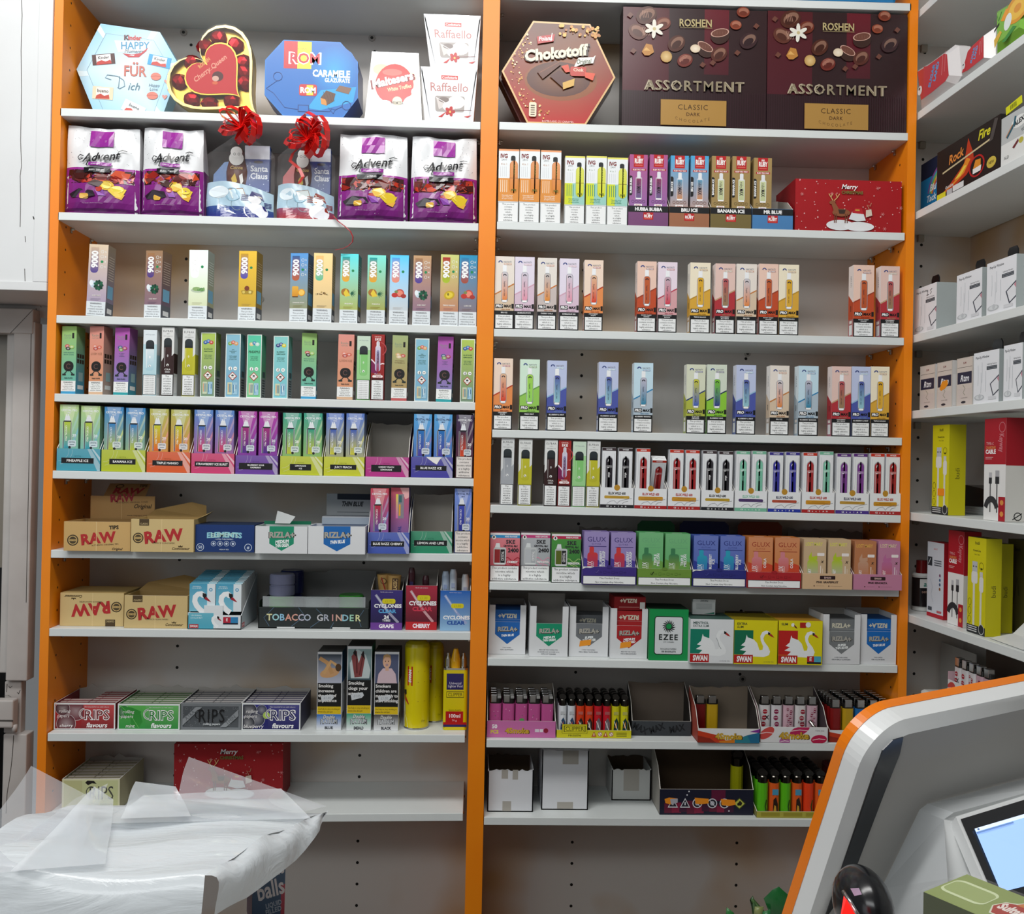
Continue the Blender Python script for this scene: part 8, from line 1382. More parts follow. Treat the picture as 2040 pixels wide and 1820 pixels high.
def art_alex(p): p.rect(0,0,1,1,'#b8bcbc'); p.rect(.0,.0,1,.45,'#dcdedc'); p.ell(.62,.76,.26,.12,'#e0e2e0'); p.text('ALEX', .62,.76,.09,'#1c2428', st='k', rot=8, mx=.42); p.line([(.2,.55),(.45,.75),(.5,.9)], .005,'#2c5c6c'); p.line([(.17,.57),(.40,.76)], .002,'#b87a4c'); p.text('YOM', .8,.56,.06,'#2c3438', st='b', rot=8); p.ell(.7,.36,.08,.06,'#b8b048'); p.poly([(.4,.3),(.6,.42),(.62,.36),(.46,.26)], '#6c2c30'); p.text('ALD', .2,.16,.06,'#303438')
sbox('booklet', 2,1994,2052,(232,196),(330,296), .004, art_alex, 'grey and white booklet standing before the second firelighter box', 'booklet', None, t=.006, side='#c8cccc')
g = MB(); a = Sx(2004,214,.012); g.box(-.02,.02,0,.001,0,.012,'#d4d424'); q = Pan(g, (-.02,-.0002,0),(1,0,0),(0,0,1), .04,.012); [q.rect(.3 + .07 * i, .2,.33 + .07 * i, .8,'#3c3c20') for i in range(6)]; tag(g.obj('price_tag', None, SW(a[0] + .02,.0124, a[1] - .010),(0,-.12, SROT)), 'yellow price tag stuck above the black firelighter box', 'price tag')
def art_pop(mark=False):
    def f(p):
        p.rect(0,0,1,1,'#e4e6ea'); p.text('Pop-Up Window', .34,.90,.045,'#30343c', mx=.56, st='b'); p.text('Lightning Headset', .72,.745,.03,'#30343c', mx=.38); p.rect(.52,.635,.92,.705,'#3a4048'); p.rect(.55,.65,.9,.66,'#8c9298'); p.rect(.55,.68,.9,.69,'#8c9298')
        for u, v in ((.18,.55),(.34,.6),(.30,.4),(.48,.42)): p.line([(u, v + .2),(u + .01, v),(u, v - .2)], .0012,'#c4c8cc'); 
        p.ell(.24,.12,.20,.055,'#b8bcc0', n=20); p.ell(.24,.125,.15,.04,'#d4d8da', n=20); p.ell(.26,.14,.05,.05,'#c0c4c8'); p.poly([(1,.52),(.66,.36),(.78,.12),(1,.22)], '#3c4250'); p.poly([(1,.49),(.70,.355),(.80,.15),(1,.245)], '#e0e2e6'); p.poly([(1,.49),(.93,.45),(1,.38)], '#c88a98'); p.rect(.60,.06,.9,.12,'#d0d2d6')
        if mark: p.line([(.56,.87),(.62,.89),(.60,.82),(.56,.79),(.66,.80)], .0011,'#16181c'); p.line([(.80,.90),(.72,.88),(.78,.84),(.72,.80)], .0011,'#16181c')
    return f
PG = 'white headset boxes'
def popbox(k, xl, xr, yt, yb, look, dep=.062, t=.006, mark=False):
    o, wd, h = sbox('headset_box', k, xl, xr, yt, yb, dep, art_pop(mark), look, 'headset box', PG, t=t, side='#a4acac', topc='#585c5c')
    o2 = o; m = MB(); m.prism([(-.013,0),(.013,0),(.013,.014),(.009,.020),(-.009,.020),(-.013,.014)], .012,.014,'#14161a', 's'); m.obj('hang_tab', o, (0,.006, h))
popbox(3,1821,1865,(571.6,556),(664,652), 'white headset box with a handwritten 25, by the outer orange post', t=.012, mark=True)
popbox(3,1905,1955.5,(548.6,530),(643.7,630), 'white headset box between the handwritten 25 one and a larger looking one')
popbox(3,1965,2024,(522,502),(625,610), 'white headset box nearest the room on the upper of the two headset shelves')
popbox(4,1939,1989.4,(704.7,692),(804.7,798), 'white headset box beside the cigarette packs')
popbox(4,1998.5,2036,(690,676.5),(797,792), 'white headset box nearest the room on the cigarette pack shelf')
def art_rtm(st):
    def f(p):
        p.rect(0,0,1,1,'#c4bab0'); p.rect(.05,.02,.95,.98,'#d0c4ba'); p.rect(.08,.04,.92,.36,'#ccbfb8'); p.line([(.05,.80),(.95,.80)], .0006,'#4a4440'); p.text('SLIM', .5,.89,.04,'#8a4a4a', mx=.35, st='b'); p.rect(.06,.46,.94,.70,'#2a2a40'); p.text('Rtm', .5,.575,.13,'#e8e8ec', st='b', sh=.25, mx=.78); p.line([(.4,.44),(.55,.36),(.42,.28),(.55,.22)], .0012,'#8c8c78'); p.ell(.45,.08,.15,.025,'#2c2a34'); p.text('ROLLING PAPERS', .5,.17,.022,'#9a8c88', mx=.5)
        if st: p.poly([(.18,.42),(.34,.58),(.70,.60),(.74,.50),(.55,.42),(.30,.38)], '#e8901c')
    return f
def rtm_side(l, r, t): r.rect(0,0,1,1,'#d4d0cc'); r.rect(.1,.05,.9,.7,'#e0dcd8'); l.rect(0,0,1,1,'#2c2c38'); t.rect(0,0,1,1,'#d8d4d0')
for xl, xr, yt, yb, st, look in ((1832,1862,(727,723),(814.7,813), 0, 'slim pale cigarette pack with a dark band, nearest the post'),(1866,1896,(720.6,715),(811,809.4), 1, 'slim pale cigarette pack with an orange price sticker'),(1905,1937,(712,706.5),(806.5,804.7), 0, 'slim pale cigarette pack touching a white headset box')): sbox('cigarette_pack', 4, xl, xr, yt, yb, .02, art_rtm(st), look, 'cigarette pack', 'slim cigarette packs', t=.014, sideart=rtm_side)
def art_budi(st):
    def f(p):
        p.rect(0,0,1,1,'#d0c80c'); p.text('budi', .52,.945,.032,'#3a380c', st='b', mx=.4); p.text('PowerLine', .5,.865,.022,'#3a380c', mx=.5, st='b'); p.text('Fast Cable', .52,.825,.016,'#5c5814', mx=.4); p.rect(.26,.64,.54,.75,'#b8bcc0'); p.rect(.30,.69,.36,.705,'#2c2c2c'); p.rect(.44,.69,.50,.705,'#2c2c2c'); p.rr(.22,.52,.56,.645,.004,'#dcdcd8'); p.rect(.31,.08,.42,.53,'#d8d8cc'); p.rr(.66,.44,.88,.60,.004,'#dcdcd8'); p.rect(.68,.60,.84,.65,'#c8c8c4'); p.rect(.70,.08,.80,.45,'#d8d8cc'); p.arc(.76,.71,.006,0,360,.0006,'#4a480c'); p.poly([(.70,.69),(.82,.69),(.76,.67)], '#20200c')
        for v in (.32,.23,.14): p.arc(.14, v, .0046,0,360,.0006,'#4a480c', sy=1.3)
        p.rect(.0,.0,1,.085,'#22262a'); p.ell(.80,.06,.15,.055,'#c8c8c4', n=18); p.ell(.80,.06,.13,.047,'#22262a', n=18); [p.rect(.05,.02 + .022 * i, .56,.03 + .022 * i, '#c8c8c8') for i in range(3)]
        if st: p.rect(.36,.21,.76,.29,'#f08a14')
    return f
def budi_side(l, r, t): r.rect(0,0,1,1,'#b8b00a'); r.text('budi', .5,.46,.05,'#4a480c', rot=90, mx=.2); l.rect(0,0,1,1,'#b8b00a')
def art_cable(p):
    p.rect(0,0,1,.55,'#e4e4e2'); p.rect(0,.55,1,1,'#a81424'); p.text('TYPE-C', .26,.755,.026,'#d8b0b0', mx=.34); p.text('CHARGING', .30,.715,.026,'#d88a4a', mx=.46, st='b'); p.text('CABLE', .30,.675,.04,'#f0ecec', st='k', mx=.48); p.text('Keyway', .80,.76,.07,'#c87880', rot=-90, mx=.18, st='b'); p.arc(.82,.91,.008,0,360,.0012,'#c87880'); p.rect(.06,.615,.42,.622,'#d0a0a0'); p.rect(.06,.60,.36,.607,'#d0a0a0')
    p.rect(.24,.42,.38,.47,'#b8b8bc'); p.rect(.24,.36,.38,.42,'#24262a'); p.rect(.29,.08,.33,.37,'#24262a'); p.rect(.54,.43,.72,.49,'#a8a8ac'); p.rect(.54,.36,.72,.43,'#24262a'); p.rect(.60,.08,.64,.37,'#24262a'); p.arc(.36,.08,.016,20,160,.010,'#2a2c30', sy=1.3); p.rect(.70,0,1,.235,'#a81424'); p.ell(.85,.18,.08,.025,'#d89040'); p.ell(.85,.07,.08,.025,'#d89040')
def cable_side(l, r, t): r.rect(0,0,1,.54,'#c8c6c0'); r.rect(0,.54,1,1,'#98101e'); r.arc(.6,.05,.006,0,360,.0016,'#202020'); r.line([(.35,.02),(.8,.08)], .0016,'#202020'); l.rect(0,.54,1,1,'#98101e'); t.rect(0,0,1,1,'#8c0e1c')
sbox('cable_box', 5,1856,1889,(846.7,845),(1022.5,1025), .03, art_budi(1), 'yellow cable box with an orange price sticker', 'cable box', 'yellow cable boxes', t=.02, sideart=budi_side, side='#b8b00a', topc='#6c6808')
sbox('cable_box', 5,1959,2002,(832,830.4),(1032,1037), .034, art_cable, 'red and white cable box with an opened red flap', 'cable box', 'red and white cable boxes', t=.012, sideart=cable_side, side='#c8c6c0')
def art_wr(p): p.rect(0,0,1,1,'#ccd2da'); p.rect(0,0,1,.05,'#b01c2c'); p.text('SMART', .5,.91,.022,'#c86a70', mx=.4); p.rect(.02,.68,.30,.80,'#30363c'); p.line([(.06,.70),(.2,.78)], .0014,'#d8dce0'); [p.rect(.42,.75 - .03 * i, .86,.765 - .03 * i, '#5c646c') for i in range(3)]; [p.ell(.78,.57 - .06 * i, .05, None, c) for i, c in enumerate(('#7c4a6a', '#4a6a8c', '#3c5a7c', '#8c5a3c'))]; p.rect(.08,.08,.32,.13,'#4a5058'); p.rect(.62,.07,.9,.10,'#b85a60'); p.line([(.2,.5),(.35,.4),(.25,.3),(.4,.2)], .0008,'#b0b8c0')
sbox('cable_box', 6,1846,1878.5,(1078.6,1085),(1226,1237), .03, art_wr, 'white cable box with a red end and a dark corner picture', 'cable box', 'red and white cable boxes', t=.03, sideart=lambda l, r, t: r.rect(0,0,1,1,'#a01420'), side='#a01420')
sbox('cable_box', 6,1887,1918,(1060,1062),(1244.3,1254.7), .03, art_cable, 'red and white cable box wedged between white and yellow boxes', 'cable box', 'red and white cable boxes', t=.022, sideart=cable_side, side='#c8c6c0')
sbox('cable_box', 6,1926,1962,(1071.4,1076),(1260,1271.4), .026, art_budi(0), 'yellow cable box in front on the lower cable shelf', 'cable box', 'yellow cable boxes', t=.012, sideart=budi_side, side='#b8b00a', topc='#4a4808')
sbox('cable_box', 6,1968,1986,(1073,1074),(1248,1252), .026, art_budi(0), 'yellow cable box behind the front one, showing its side', 'cable box', 'yellow cable boxes', t=.052, sideart=budi_side, side='#b8b00a', topc='#4a4808')
sbox('cable_box', 6,2006,2044,(1072,1074),(1254,1262), .03, lambda p: (p.rect(0,0,1,1,'#4c4820'), p.text('budi', .5,.9,.04,'#201e0c', st='b'), p.line([(.3,.3),(.5,.6),(.6,.4)], .003,'#34321a')), 'dull olive cable box at the room end of the lower cable shelf', 'cable box', 'yellow cable boxes', t=.09, side='#3c3a1a')
e = empty('earphone_box', SW(Sx(2002,1274,.02)[0] + .016,.012, SZ[6] + .001),(0,0, SROT)); tag(e, 'white earphone box lying at a slant before the yellow cable boxes', 'earphone box')
g = MB(); a0 = (-.040,-.012,0); g.add([(-.045,0,.0),(.05,-.006,0),(.05,.045,0),(-.045,.05,0),(-.030,.03,.010),(.075,.02,.010),(.10,.075,.085),(-.0,.085,.085)], [(0,1,5,4),(4,5,6,7),(1,2,6,5),(3,0,4,7),(2,3,7,6),(3,2,1,0)], '#d4d6d6', 'g'); U = Vector((.105,-.01,0)); V = Vector((.027,.056,.075)); q = Pan(g, (-.030,.03,.0102), U, V, .105, V.length, 'g'); q.V = V.normalized(); q.N = U.cross(V).normalized(); q.text('TYPE-C', .42,.60,.10,'#b8ac60', st='b', mx=.55); q.text('EARPHONE', .50,.44,.11,'#8a8c88', st='b', mx=.7); [q.rect(.25,.32 - .05 * i, .85,.33 - .05 * i, '#a8acac') for i in range(2)]; q.rect(.7,.8,.98,.95,'#3c4450'); g.obj('box_body', e)
g = MB(); g.lathe([(.016,0),(.016,.006),(.0175,.008),(.0175,.062),(.018,.066),(.015,.070)], 0,0,'#c8ccca', 's', 20, cols=['#c8ccca', '#c8ccca', '#1c1c1e', '#c8ccca', '#c8ccca']); e = empty('cement_pot', SW(-.055,.05, SZ[6] + .0008)); tag(e, 'white pot with a dark label and a dark red cap, half behind the orange post', 'cement pot'); p = Pan(g, (-.012,-.0178,.03),(1,0,0),(0,0,1), .024,.03); p.rect(0,.45,1,1,'#d8dad8'); p.text('ast', .6,.7,.3,'#1c7a6c', st='b', sh=.2, mx=.8); p.text('cement', .6,.22,.18,'#b89888', mx=.9); g.obj('pot_body', e); g = MB(); g.lathe([(.011,.07),(.010,.094)], 0,0,'#6c1a1c', 's', 16); g.obj('pot_cap', e)
e = empty('headphone_pack', SW(-.02,.10, SZ[5] + .0008),(0,0, SROT)); tag(e, 'black headphones in a clear tray behind the yellow cable box', 'headphone pack'); g = MB(); g.prism([(-.075,.008),(.08,.008),(.09,.045),(.02,.052),(-.05,.050),(-.085,.035)], 0,.035,'#141416', 's'); g.obj('headphones', e); g = MB(); g.box(-.095,.095,-.006,.045,0,.014,'#fff' + 'fff', HAZE, .002); g.obj('clear_tray', e)
# low shelf behind the till screen
a = Sx(1880,1400,.03); e = empty('lighter_tray', SW(.135,.03, SZ[7] + .075),(0,0, SROT)); tag(e, 'kiss printed lighter tray standing on a beige box on the side unit', 'lighter tray', 'display trays of lighters'); g = MB(); wd = .115; g.box(-wd / 2, wd / 2,0,.07,0,.0015,'#4a4044'); g.box(-wd / 2,-wd / 2 + .0015,0,.07,0,.05,'#c8a8b0'); g.box(wd / 2 - .0015, wd / 2,0,.07,0,.05,'#c8a8b0'); g.box(-wd / 2, wd / 2,.0685,.07,0,.088,'#4c443c'); g.obj('tray_body', e); g = MB(); g.box(-wd / 2, wd / 2,0,.0015,0,.036,'#dcdcdc'); art_four('kiss')(Pan(g, (-wd / 2,0,0),(1,0,0),(0,0,1), wd, .036)); g.obj('front_panel', e)
for j in range(5):
    pr = lighter_proto('stick', .0205,.0125,.074,('#d8d4d6', '#cca8b4')[j // 3], art_kiss(('#a82434', '#8c3450')[j // 3], j)); pr.matrix_world; L_ = SW(.135 + (j - 2) * .0218,.030 + .014, SZ[7] + .077)
    put_lighter(pr, [], L_, ('white kiss lighter on the side unit, ' + ('first', 'second', 'third')[j] + ' from the post') if j < 3 else 'rosy kiss lighter on the side unit, ' + ('beside the white ones' if j == 3 else 'nearest the room'), 'kiss lighters on the side unit', (0,0, SROT))
g = MB(); g.box(-.06,.07,0,.10,0,.0745,'#8c7c64', top='#b0a48c'); q = Pan(g, (-.06,-.0002,0),(1,0,0),(0,0,1), .13,.0745); [q.rect(.1 * i, .3,.1 * i + .05,.9,('#5c5a54', '#a89470')[i % 2]) for i in range(10)]; tag(g.obj('card_box', None, SW(.135,.025, SZ[7] + .0005),(0,0, SROT)), 'beige card box under the kiss lighter tray', 'card box')
g = MB(); g.box(-.02,.05,0,.05,0,.075,'#d8d8d4', 's', .006); q = Pan(g, (-.02,-.0003,0),(1,0,0),(0,0,1), .07,.075, 's'); q.poly([(.1,.5),(.5,.9),(.6,.5),(.3,.3)], '#b8a02c'); q.rect(.7,0,1,.6,'#c84a28'); tag(g.obj('snack_bag', None, SW(.02,.02, SZ[7] + .0006),(0,0, SROT)), 'white, yellow and orange bag beside the outer orange post, low down', 'snack bag')
g = MB(); g.box(-.02,.02,0,.006,0,.095,'#e0782a', 's', .002); q = Pan(g, (-.02,-.0003,0),(1,0,0),(0,0,1), .04,.095, 's'); q.text('cut', .5,.4,.12,'#f0f0f0', st='k', mx=.8); q.rect(.3,.6,.9,.75,'#b83020'); tag(g.obj('printed_lighter', None, SW(.235,.02, SZ[7] + .0006),(0,0, SROT)), 'orange printed pack next to the kiss lighter tray on the side unit', 'pack')
g = MB(); g.box(-.10,.02,0,.002,0,.14,'#b8bcb8'); tag(g.obj('grey_board', None, SW(-.01,.12, SZ[7] + .0006),(0,0, SROT)), 'pale grey board leaning at the back of the low side shelf', 'board')
# ================================================================== the wall beside the unit: cupboard, door frame
GREYW = mnoise('old_white_paint', '#c6c2be', '#b2aca8', 7.0,.55,7,.4,.72,.25)
CUPW = mnoise('cupboard_white', '#dcdedf', '#d2d3d3', 2.5,.5,5,.4,.7)
def crack(g, pts, Y, wd=.0011, c='#4a4440'):
    for (x0, y0),(x1, y1) in zip(pts, pts[1:]):
        a, b_ = P(x0, y0, Y), P(x1, y1, Y); g.add([(a.x - wd / 2, Y, a.z),(a.x + wd / 2, Y, a.z),(b_.x + wd / 2, Y, b_.z),(b_.x - wd / 2, Y, b_.z)], [(0,1,2,3)], c)
xc = P(105,0).x; xs = P(94,560).x; zc = P(60,579).z; XW = XL0 - .0008
e = empty('wall_cupboard', (XW, 0, zc)); tag(e, 'white wall cupboard hung above the old door frame', 'wall cupboard')
g = MB(); g.box(-.9,0,.002,.1645,0,1.0,'#dddddd', CUPW); g.obj('cupboard_body', e)
g = MB(); g.box(-.024,0,-.004,.002,.0155,1.0,'#dddddd', CUPW, .0006); g.obj('edge_strip', e); g = MB(); g.box(-.9,0,-.004,.002,0,.015,'#dddddd', CUPW, .0006); g.obj('bottom_rail', e)
g = MB(); g.box(-.9,-.0245,-.001,.002,.0155,1.0,'#dddddd', CUPW); dx = Vector((XW, 0, zc))
def crackl(g, pts, Y, wd=.0011, c='#4a4440'):
    m = MB(); crack(m, pts, Y, wd, c); g.add([Vector(v) - dx for v in m.v], m.f, c)
crackl(g, [(43,0),(44,30),(42,100),(43,180),(41,280),(43,330),(40,350),(41,400),(40,452)], -.0012); crackl(g, [(50,470),(51,482)], -.0012); crackl(g, [(49,535),(50,560)], -.0012); crackl(g, [(66,431),(68,437)], -.0012,.002,'#1c1a18'); g.obj('front_panel', e)
YW = .165
def wpx(name, x0, x1, y0, y1, Y, dep, m=GREYW, bev=.002, kind=True, cr=(), parent=None):
    a, b_ = P(x0,(y0 + y1) / 2, Y), P(x1,(y0 + y1) / 2, Y); z1, z0 = P((x0 + x1) / 2, y0, Y).z, P((x0 + x1) / 2, y1, Y).z; g = MB(); g.box(a.x, b_.x, Y, Y + dep, z0, z1,'#cccccc', m, bev)
    for q in cr: crack(g, q, Y - .0004,.0012)
    o = g.obj(name)
    if kind: struct(o)
    return o
g = MB(); g.box(XL0 - .075, XL0 - .0005, YW, YW + .1,0,2.9,'#c8c4c0', GREYW)
for q in ([(72,614),(73,640),(72,700),(73,770),(71,800),(67,900),(60,980),(56,1060),(57,1130),(52,1200),(48,1290),(46,1350)], [(34,1470),(32,1520),(29,1560)], [(57,1462),(59,1510),(56,1540)], [(80,605),(82,612)]): crack(g, q, YW - .0004,.0016,'#6c5c50')
crack(g, [(73,640),(73,770)], YW - .0004,.005,'#5c4638'); struct(g.obj('wall_left'))
g = MB(); g.box(XL0 - .6, XL0 - .075, YW + .006, YW + .1, P(30,610, YW).z - .02,2.9,'#c8c4c0', GREYW); struct(g.obj('wall_left'))
wpx('trim_1', 19,62,640,1356, YW - .018,.03, cr=([(62,660),(58,900),(52,1200)],)); wpx('trim_2', -160,66,612,662, YW - .02,.032, cr=([(20,664),(66,616)],)); wpx('trim_3', 6,24,664,1340, YW - .008,.03)
wpx('trim_4', 3,50,1462,1760, YW - .016,.03, cr=([(27,1464),(25,1500),(20,1545),(14,1580),(12,1620)],)); wpx('trim_5', 8,42,1357,1460, YW - .006,.02, cr=([(14,1362),(13,1378)], [(17,1366),(20,1370),(24,1366)], [(34,1378),(37,1382),(40,1374)], [(6,1386),(16,1384),(22,1388)]))
e = empty('door_hinge', P(15,1410, YW - .0215)); tag(e, 'painted over old hinge block low on the door frame', 'hinge'); g = MB(); g.box(-.03,.016,-.012,.01,-.035,.018,'#c8c4c0', GREYW, .003); g.box(-.03,.017,-.0126,-.0118,-.022,-.019,'#4a4642'); g.obj('hinge_block', e); g = MB(); g.tube([(.016,-.004,-.044),(.016,-.004,-.030)], .005,'#c0b8b0', GREYW, 10); g.obj('hinge_pin', e)
g = MB(); a = P(18,900, YW + .03); g.box(XL0 - .6, a.x + .02, YW + .03, YW + .05, P(0,1130, YW + .03).z, P(0,665, YW + .02).z + .03,'#8c8272', mnoise('beige_door_glass', '#8c8478', '#70685c', 2.0,.3)); struct(g.obj('door_1'))
g = MB(); g.box(XL0 - .6, a.x + .02, YW + .03, YW + .05,.0, P(0,1130, YW + .03).z, '#0c0c0e', 's'); struct(g.obj('door_1_panel'))
# ================================================================== counter and the things on it
COUNT = mnoise('counter_laminate', '#bcbab6', '#a8a6a2', 6.0,.35)
e = empty('shop_counter', (0,-.9,0)); tag(e, 'pale shop counter below the bags and the till, just out of view', 'counter'); g = MB(); g.box(-1.5,.80,-.32,.37,.905,.94,'#bcbab6', COUNT, .003); g.obj('worktop', e); g = MB(); g.box(-1.45,.78,-.25,.30,.001,.905,'#a09c98', COUNT); g.obj('counter_body', e)
ZCN = .9405
BAGM, nt, bs = newmat('stacked_clear_film'); tc = nt.nodes.new('ShaderNodeTexCoord'); mp = nt.nodes.new('ShaderNodeMapping'); mp.inputs['Scale'].default_value = (3,14,8); mp.inputs['Rotation'].default_value = (0,0,.5); nz = nt.nodes.new('ShaderNodeTexNoise'); nz.inputs['Scale'].default_value = 3.2; nz.inputs['Detail'].default_value = 6; nz.inputs['Distortion'].default_value = 1.2; bp = nt.nodes.new('ShaderNodeBump'); bp.inputs['Strength'].default_value = .5; bp.inputs['Distance'].default_value = .006
nt.links.new(tc.outputs['Object'], mp.inputs[0]); nt.links.new(mp.outputs[0], nz.inputs['Vector']); nt.links.new(nz.outputs[0], bp.inputs['Height']); nt.links.new(bp.outputs[0], bs.inputs['Normal']); bs.inputs['Base Color'].default_value = (*lin('#d4dade'), 1); bs.inputs['Roughness'].default_value = .28; bs.inputs['Coat Weight'].default_value = .3; bs.inputs['Subsurface Weight'].default_value = .15; bs.inputs['Subsurface Radius'].default_value = (.02,.02,.02)
VEIL = clearfilm('thin_clear_film', '#e4e8ee', .30,.12); VEIL2 = clearfilm('folded_clear_film', '#dfe5ea', .5,.15)
def veil(name, parent, px, m, dist, cx=None, amp=.004, n=10, seed=1):      # a sheet of film through four corner pixels at the given distances
    C4 = [PD(x, y, d) for (x, y), d in zip(px, dist)]; rn = random.Random(seed); ph = rn.random() * 6; vs = []
    for j in range(n + 1):
        for i in range(n + 1):
            u, v = i / n, j / n; q = C4[0] * (1 - u) * (1 - v) + C4[1] * u * (1 - v) + C4[2] * u * v + C4[3] * (1 - u) * v; q = q + Vector((0,-1,.6)) * amp * sin(5 * u + 3 * v + ph) * sin(pi * v) ; vs.append(q - parent.location)
    g = MB(); g.add(vs, [(j * (n + 1) + i, j * (n + 1) + i + 1,(j + 1) * (n + 1) + i + 1,(j + 1) * (n + 1) + i) for j in range(n) for i in range(n)], '#ffffff', m, smooth=True); return g.obj(name, parent)
ZP = 1.088
e = empty('plastic_bag_pile', (-.45,-.72, ZCN)); tag(e, 'pile of clear plastic bags fanned out on the counter', 'plastic bags')
NU, NV = 28,14; FL, FR, BR, BL = PZ(-120,1732, ZP), PZ(408,1752, ZP - .004), PZ(648,1612, ZP), PZ(160,1600, ZP + .004)
def top(u, v):
    q = FL * (1 - u) * (1 - v) + FR * u * (1 - v) + BR * u * v + BL * (1 - u) * v
    return q + Vector((0,0,.0035 * sin(7 * u + 4 * v) + .0022 * sin(15 * v - 5 * u) + .012 * sin(pi * v) * (1 - u * .5)))
rows = []
for j in range(-6, NV + 1):
    row = []
    for i in range(NU + 1):
        u = i / NU
        if j >= 0: q = top(u, j / NV)
        else: k = -j / 6; q = top(u, 0); q = q + Vector((.004 * sin(9 * u + 3 * k), -.018 * sin(k * 1.7) + .004 * sin(5 * u + k * 8), -(ZP - ZCN - .002) * k * 1.0))
        q.z = max(q.z, ZCN + .0012); row.append(q)
    rows.append(row)
vs = [q - e.location for r in rows for q in r]; n = NU + 1; g = MB(); g.add(vs, [(j * n + i, j * n + i + 1,(j + 1) * n + i + 1,(j + 1) * n + i) for j in range(len(rows) - 1) for i in range(NU)], '#ffffff', BAGM, smooth=True)
NS = 7; sv = []
LPX = ((428,1822),(490,1788),(552,1744),(600,1704),(638,1652),(651,1616)); LOW = [PD(x, y, (top(1, i / 5) - CAM).dot(fw) + .004) for i, (x, y) in enumerate(LPX)]
for j in range(NV + 1):
    v = j / NV; a = top(1, v); f_ = v * (len(LOW) - 1); k = min(int(f_), len(LOW) - 2); b_ = LOW[k] + (LOW[k + 1] - LOW[k]) * (f_ - k)
    for i in range(NS + 1): t = i / NS; sv.append(a + (b_ - a) * t + Vector((.010,-.006,.012)) * sin(pi * t) * (1 - v) + Vector((.002,0,.002)) * sin(20 * v + 6 * t) - e.location)
n = NS + 1; g.add(sv, [(j * n + i, j * n + i + 1,(j + 1) * n + i + 1,(j + 1) * n + i) for j in range(NV) for i in range(NS)], '#ffffff', BAGM, smooth=True)
bk = [top(i / NU, 1) - e.location for i in range(NU + 1)]; bl = [Vector((q.x, q.y + .003, max(.002, q.z - .14 * (1 - i / NU) - .003))) for i, q in enumerate(bk)]; n = NU + 1; g.add(bk + bl, [(i, i + 1, n + i + 1, n + i) for i in range(NU)], '#ffffff', BAGM, smooth=True); g.obj('bag_stack', e)
veil('film_flap', e, [(352,1592),(600,1616),(652,1606),(376,1507)], VEIL, [1.02,1.06,1.1,1.1], seed=2)
veil('film_flap', e, [(-60,1700),(140,1660),(186,1590),(62,1525)], VEIL, [.93,.98,1.06,1.04], seed=3)
veil('film_flap', e, [(-60,1740),(150,1730),(215,1560),(150,1590)], VEIL, [.90,.93,1.06,1.05], seed=4)
veil('film_flap', e, [(20,1735),(210,1720),(226,1592),(188,1566)], VEIL2, [.905,.93,1.04,1.04], seed=5)
veil('film_flap', e, [(240,1630),(380,1625),(350,1566),(270,1556)], VEIL2, [1.0,1.02,1.06,1.06], seed=6)
veil('film_flap', e, [(200,1640),(620,1630),(560,1570),(285,1584)], VEIL2, [1.0,1.05,1.10,1.08], seed=7)
# box of sweets under the edge of the bags
e = empty('sweet_tub', PD(500,1900,1.10)); e.location.z = ZCN; e.rotation_euler = (0,0,.35); tag(e, 'blue sweet carton lettered balls, half hidden under the bag pile', 'sweet carton')
bx = PD(500,1770,1.10); a = PD(560,1770,1.10); hh = PD(560,1716,1.10).z - ZCN; W_ = (a - bx).length / cos(.35); g = MB(); g.box(0, W_, 0,.05,0, hh, '#1c2048', 'g'); q = Pan(g, (0,0,0),(1,0,0),(0,0,1), W_, hh, 'g'); q.rect(0,0,1,1,'#3c5470'); q.rect(.88,0,1,.6,'#b03a4c'); q.text('tennis', .50,.84,.22,'#d8d0d0', st='b', mx=.9, rot=12, sx=.6); q.text('balls', .55,.56,.24,'#d8d0d0', st='b', mx=.85, rot=10, sx=.7); q.text('LIQUID', .66,.33,.07,'#a8b0bc', mx=.5, rot=10, st='b'); q.text('FILLED', .66,.24,.07,'#a8b0bc', mx=.5, rot=10, st='b'); l = Pan(g, (0,.05,0),(0,-1,0),(0,0,1), .05, hh, 'g'); l.rect(0,0,1,1,'#161a4c'); g.obj('carton_body', e)
# ------------------------------------------------------------------ the till
EA = radians(64.2); Eh = Vector((sin(EA), cos(EA), 0)); Nh = Vector((cos(EA), -sin(EA), 0)); B0 = PD(1752,1500,.80); best = None
for i in range(700):
    tau = i * .001; U_ = Vector((0,0,1)) * cos(tau) + Nh * sin(tau); q = B0 - U_ * .2; d = q - CAM; px = 1020 + F * d.dot(cr) / d.dot(fw); py = 910 - F * d.dot(cu) / d.dot(fw); tx = 1752 + (py - 1500) * (1648 - 1752) / (1810 - 1500)
    if best is None or abs(px - tx) < best[0]: best = (abs(px - tx), tau)
tau = best[1]; U_ = Vector((0,0,1)) * cos(tau) + Nh * sin(tau); NN = Nh * cos(tau) - Vector((0,0,1)) * sin(tau)
def TL(px, py, off=0.0): q = Ppl(px, py, B0 + NN * off, NN) - B0; return q.dot(Eh), q.dot(U_)
till = empty('till', (B0.x + .12, B0.y + .05, ZCN)); tag(till, 'white and orange till with a small customer screen, seen from behind', 'till')
def TP(a, b_, c): return B0 + Eh * a + U_ * b_ + NN * c - till.location
xA = 0.0; zb = TL(1640,1850)[1] - .06; ztop = TL(1810,1462)[1]; xr = .46
slope = (TL(2040,1412)[1] - ztop) / (TL(2040,1412)[0] - TL(1810,1462)[0])
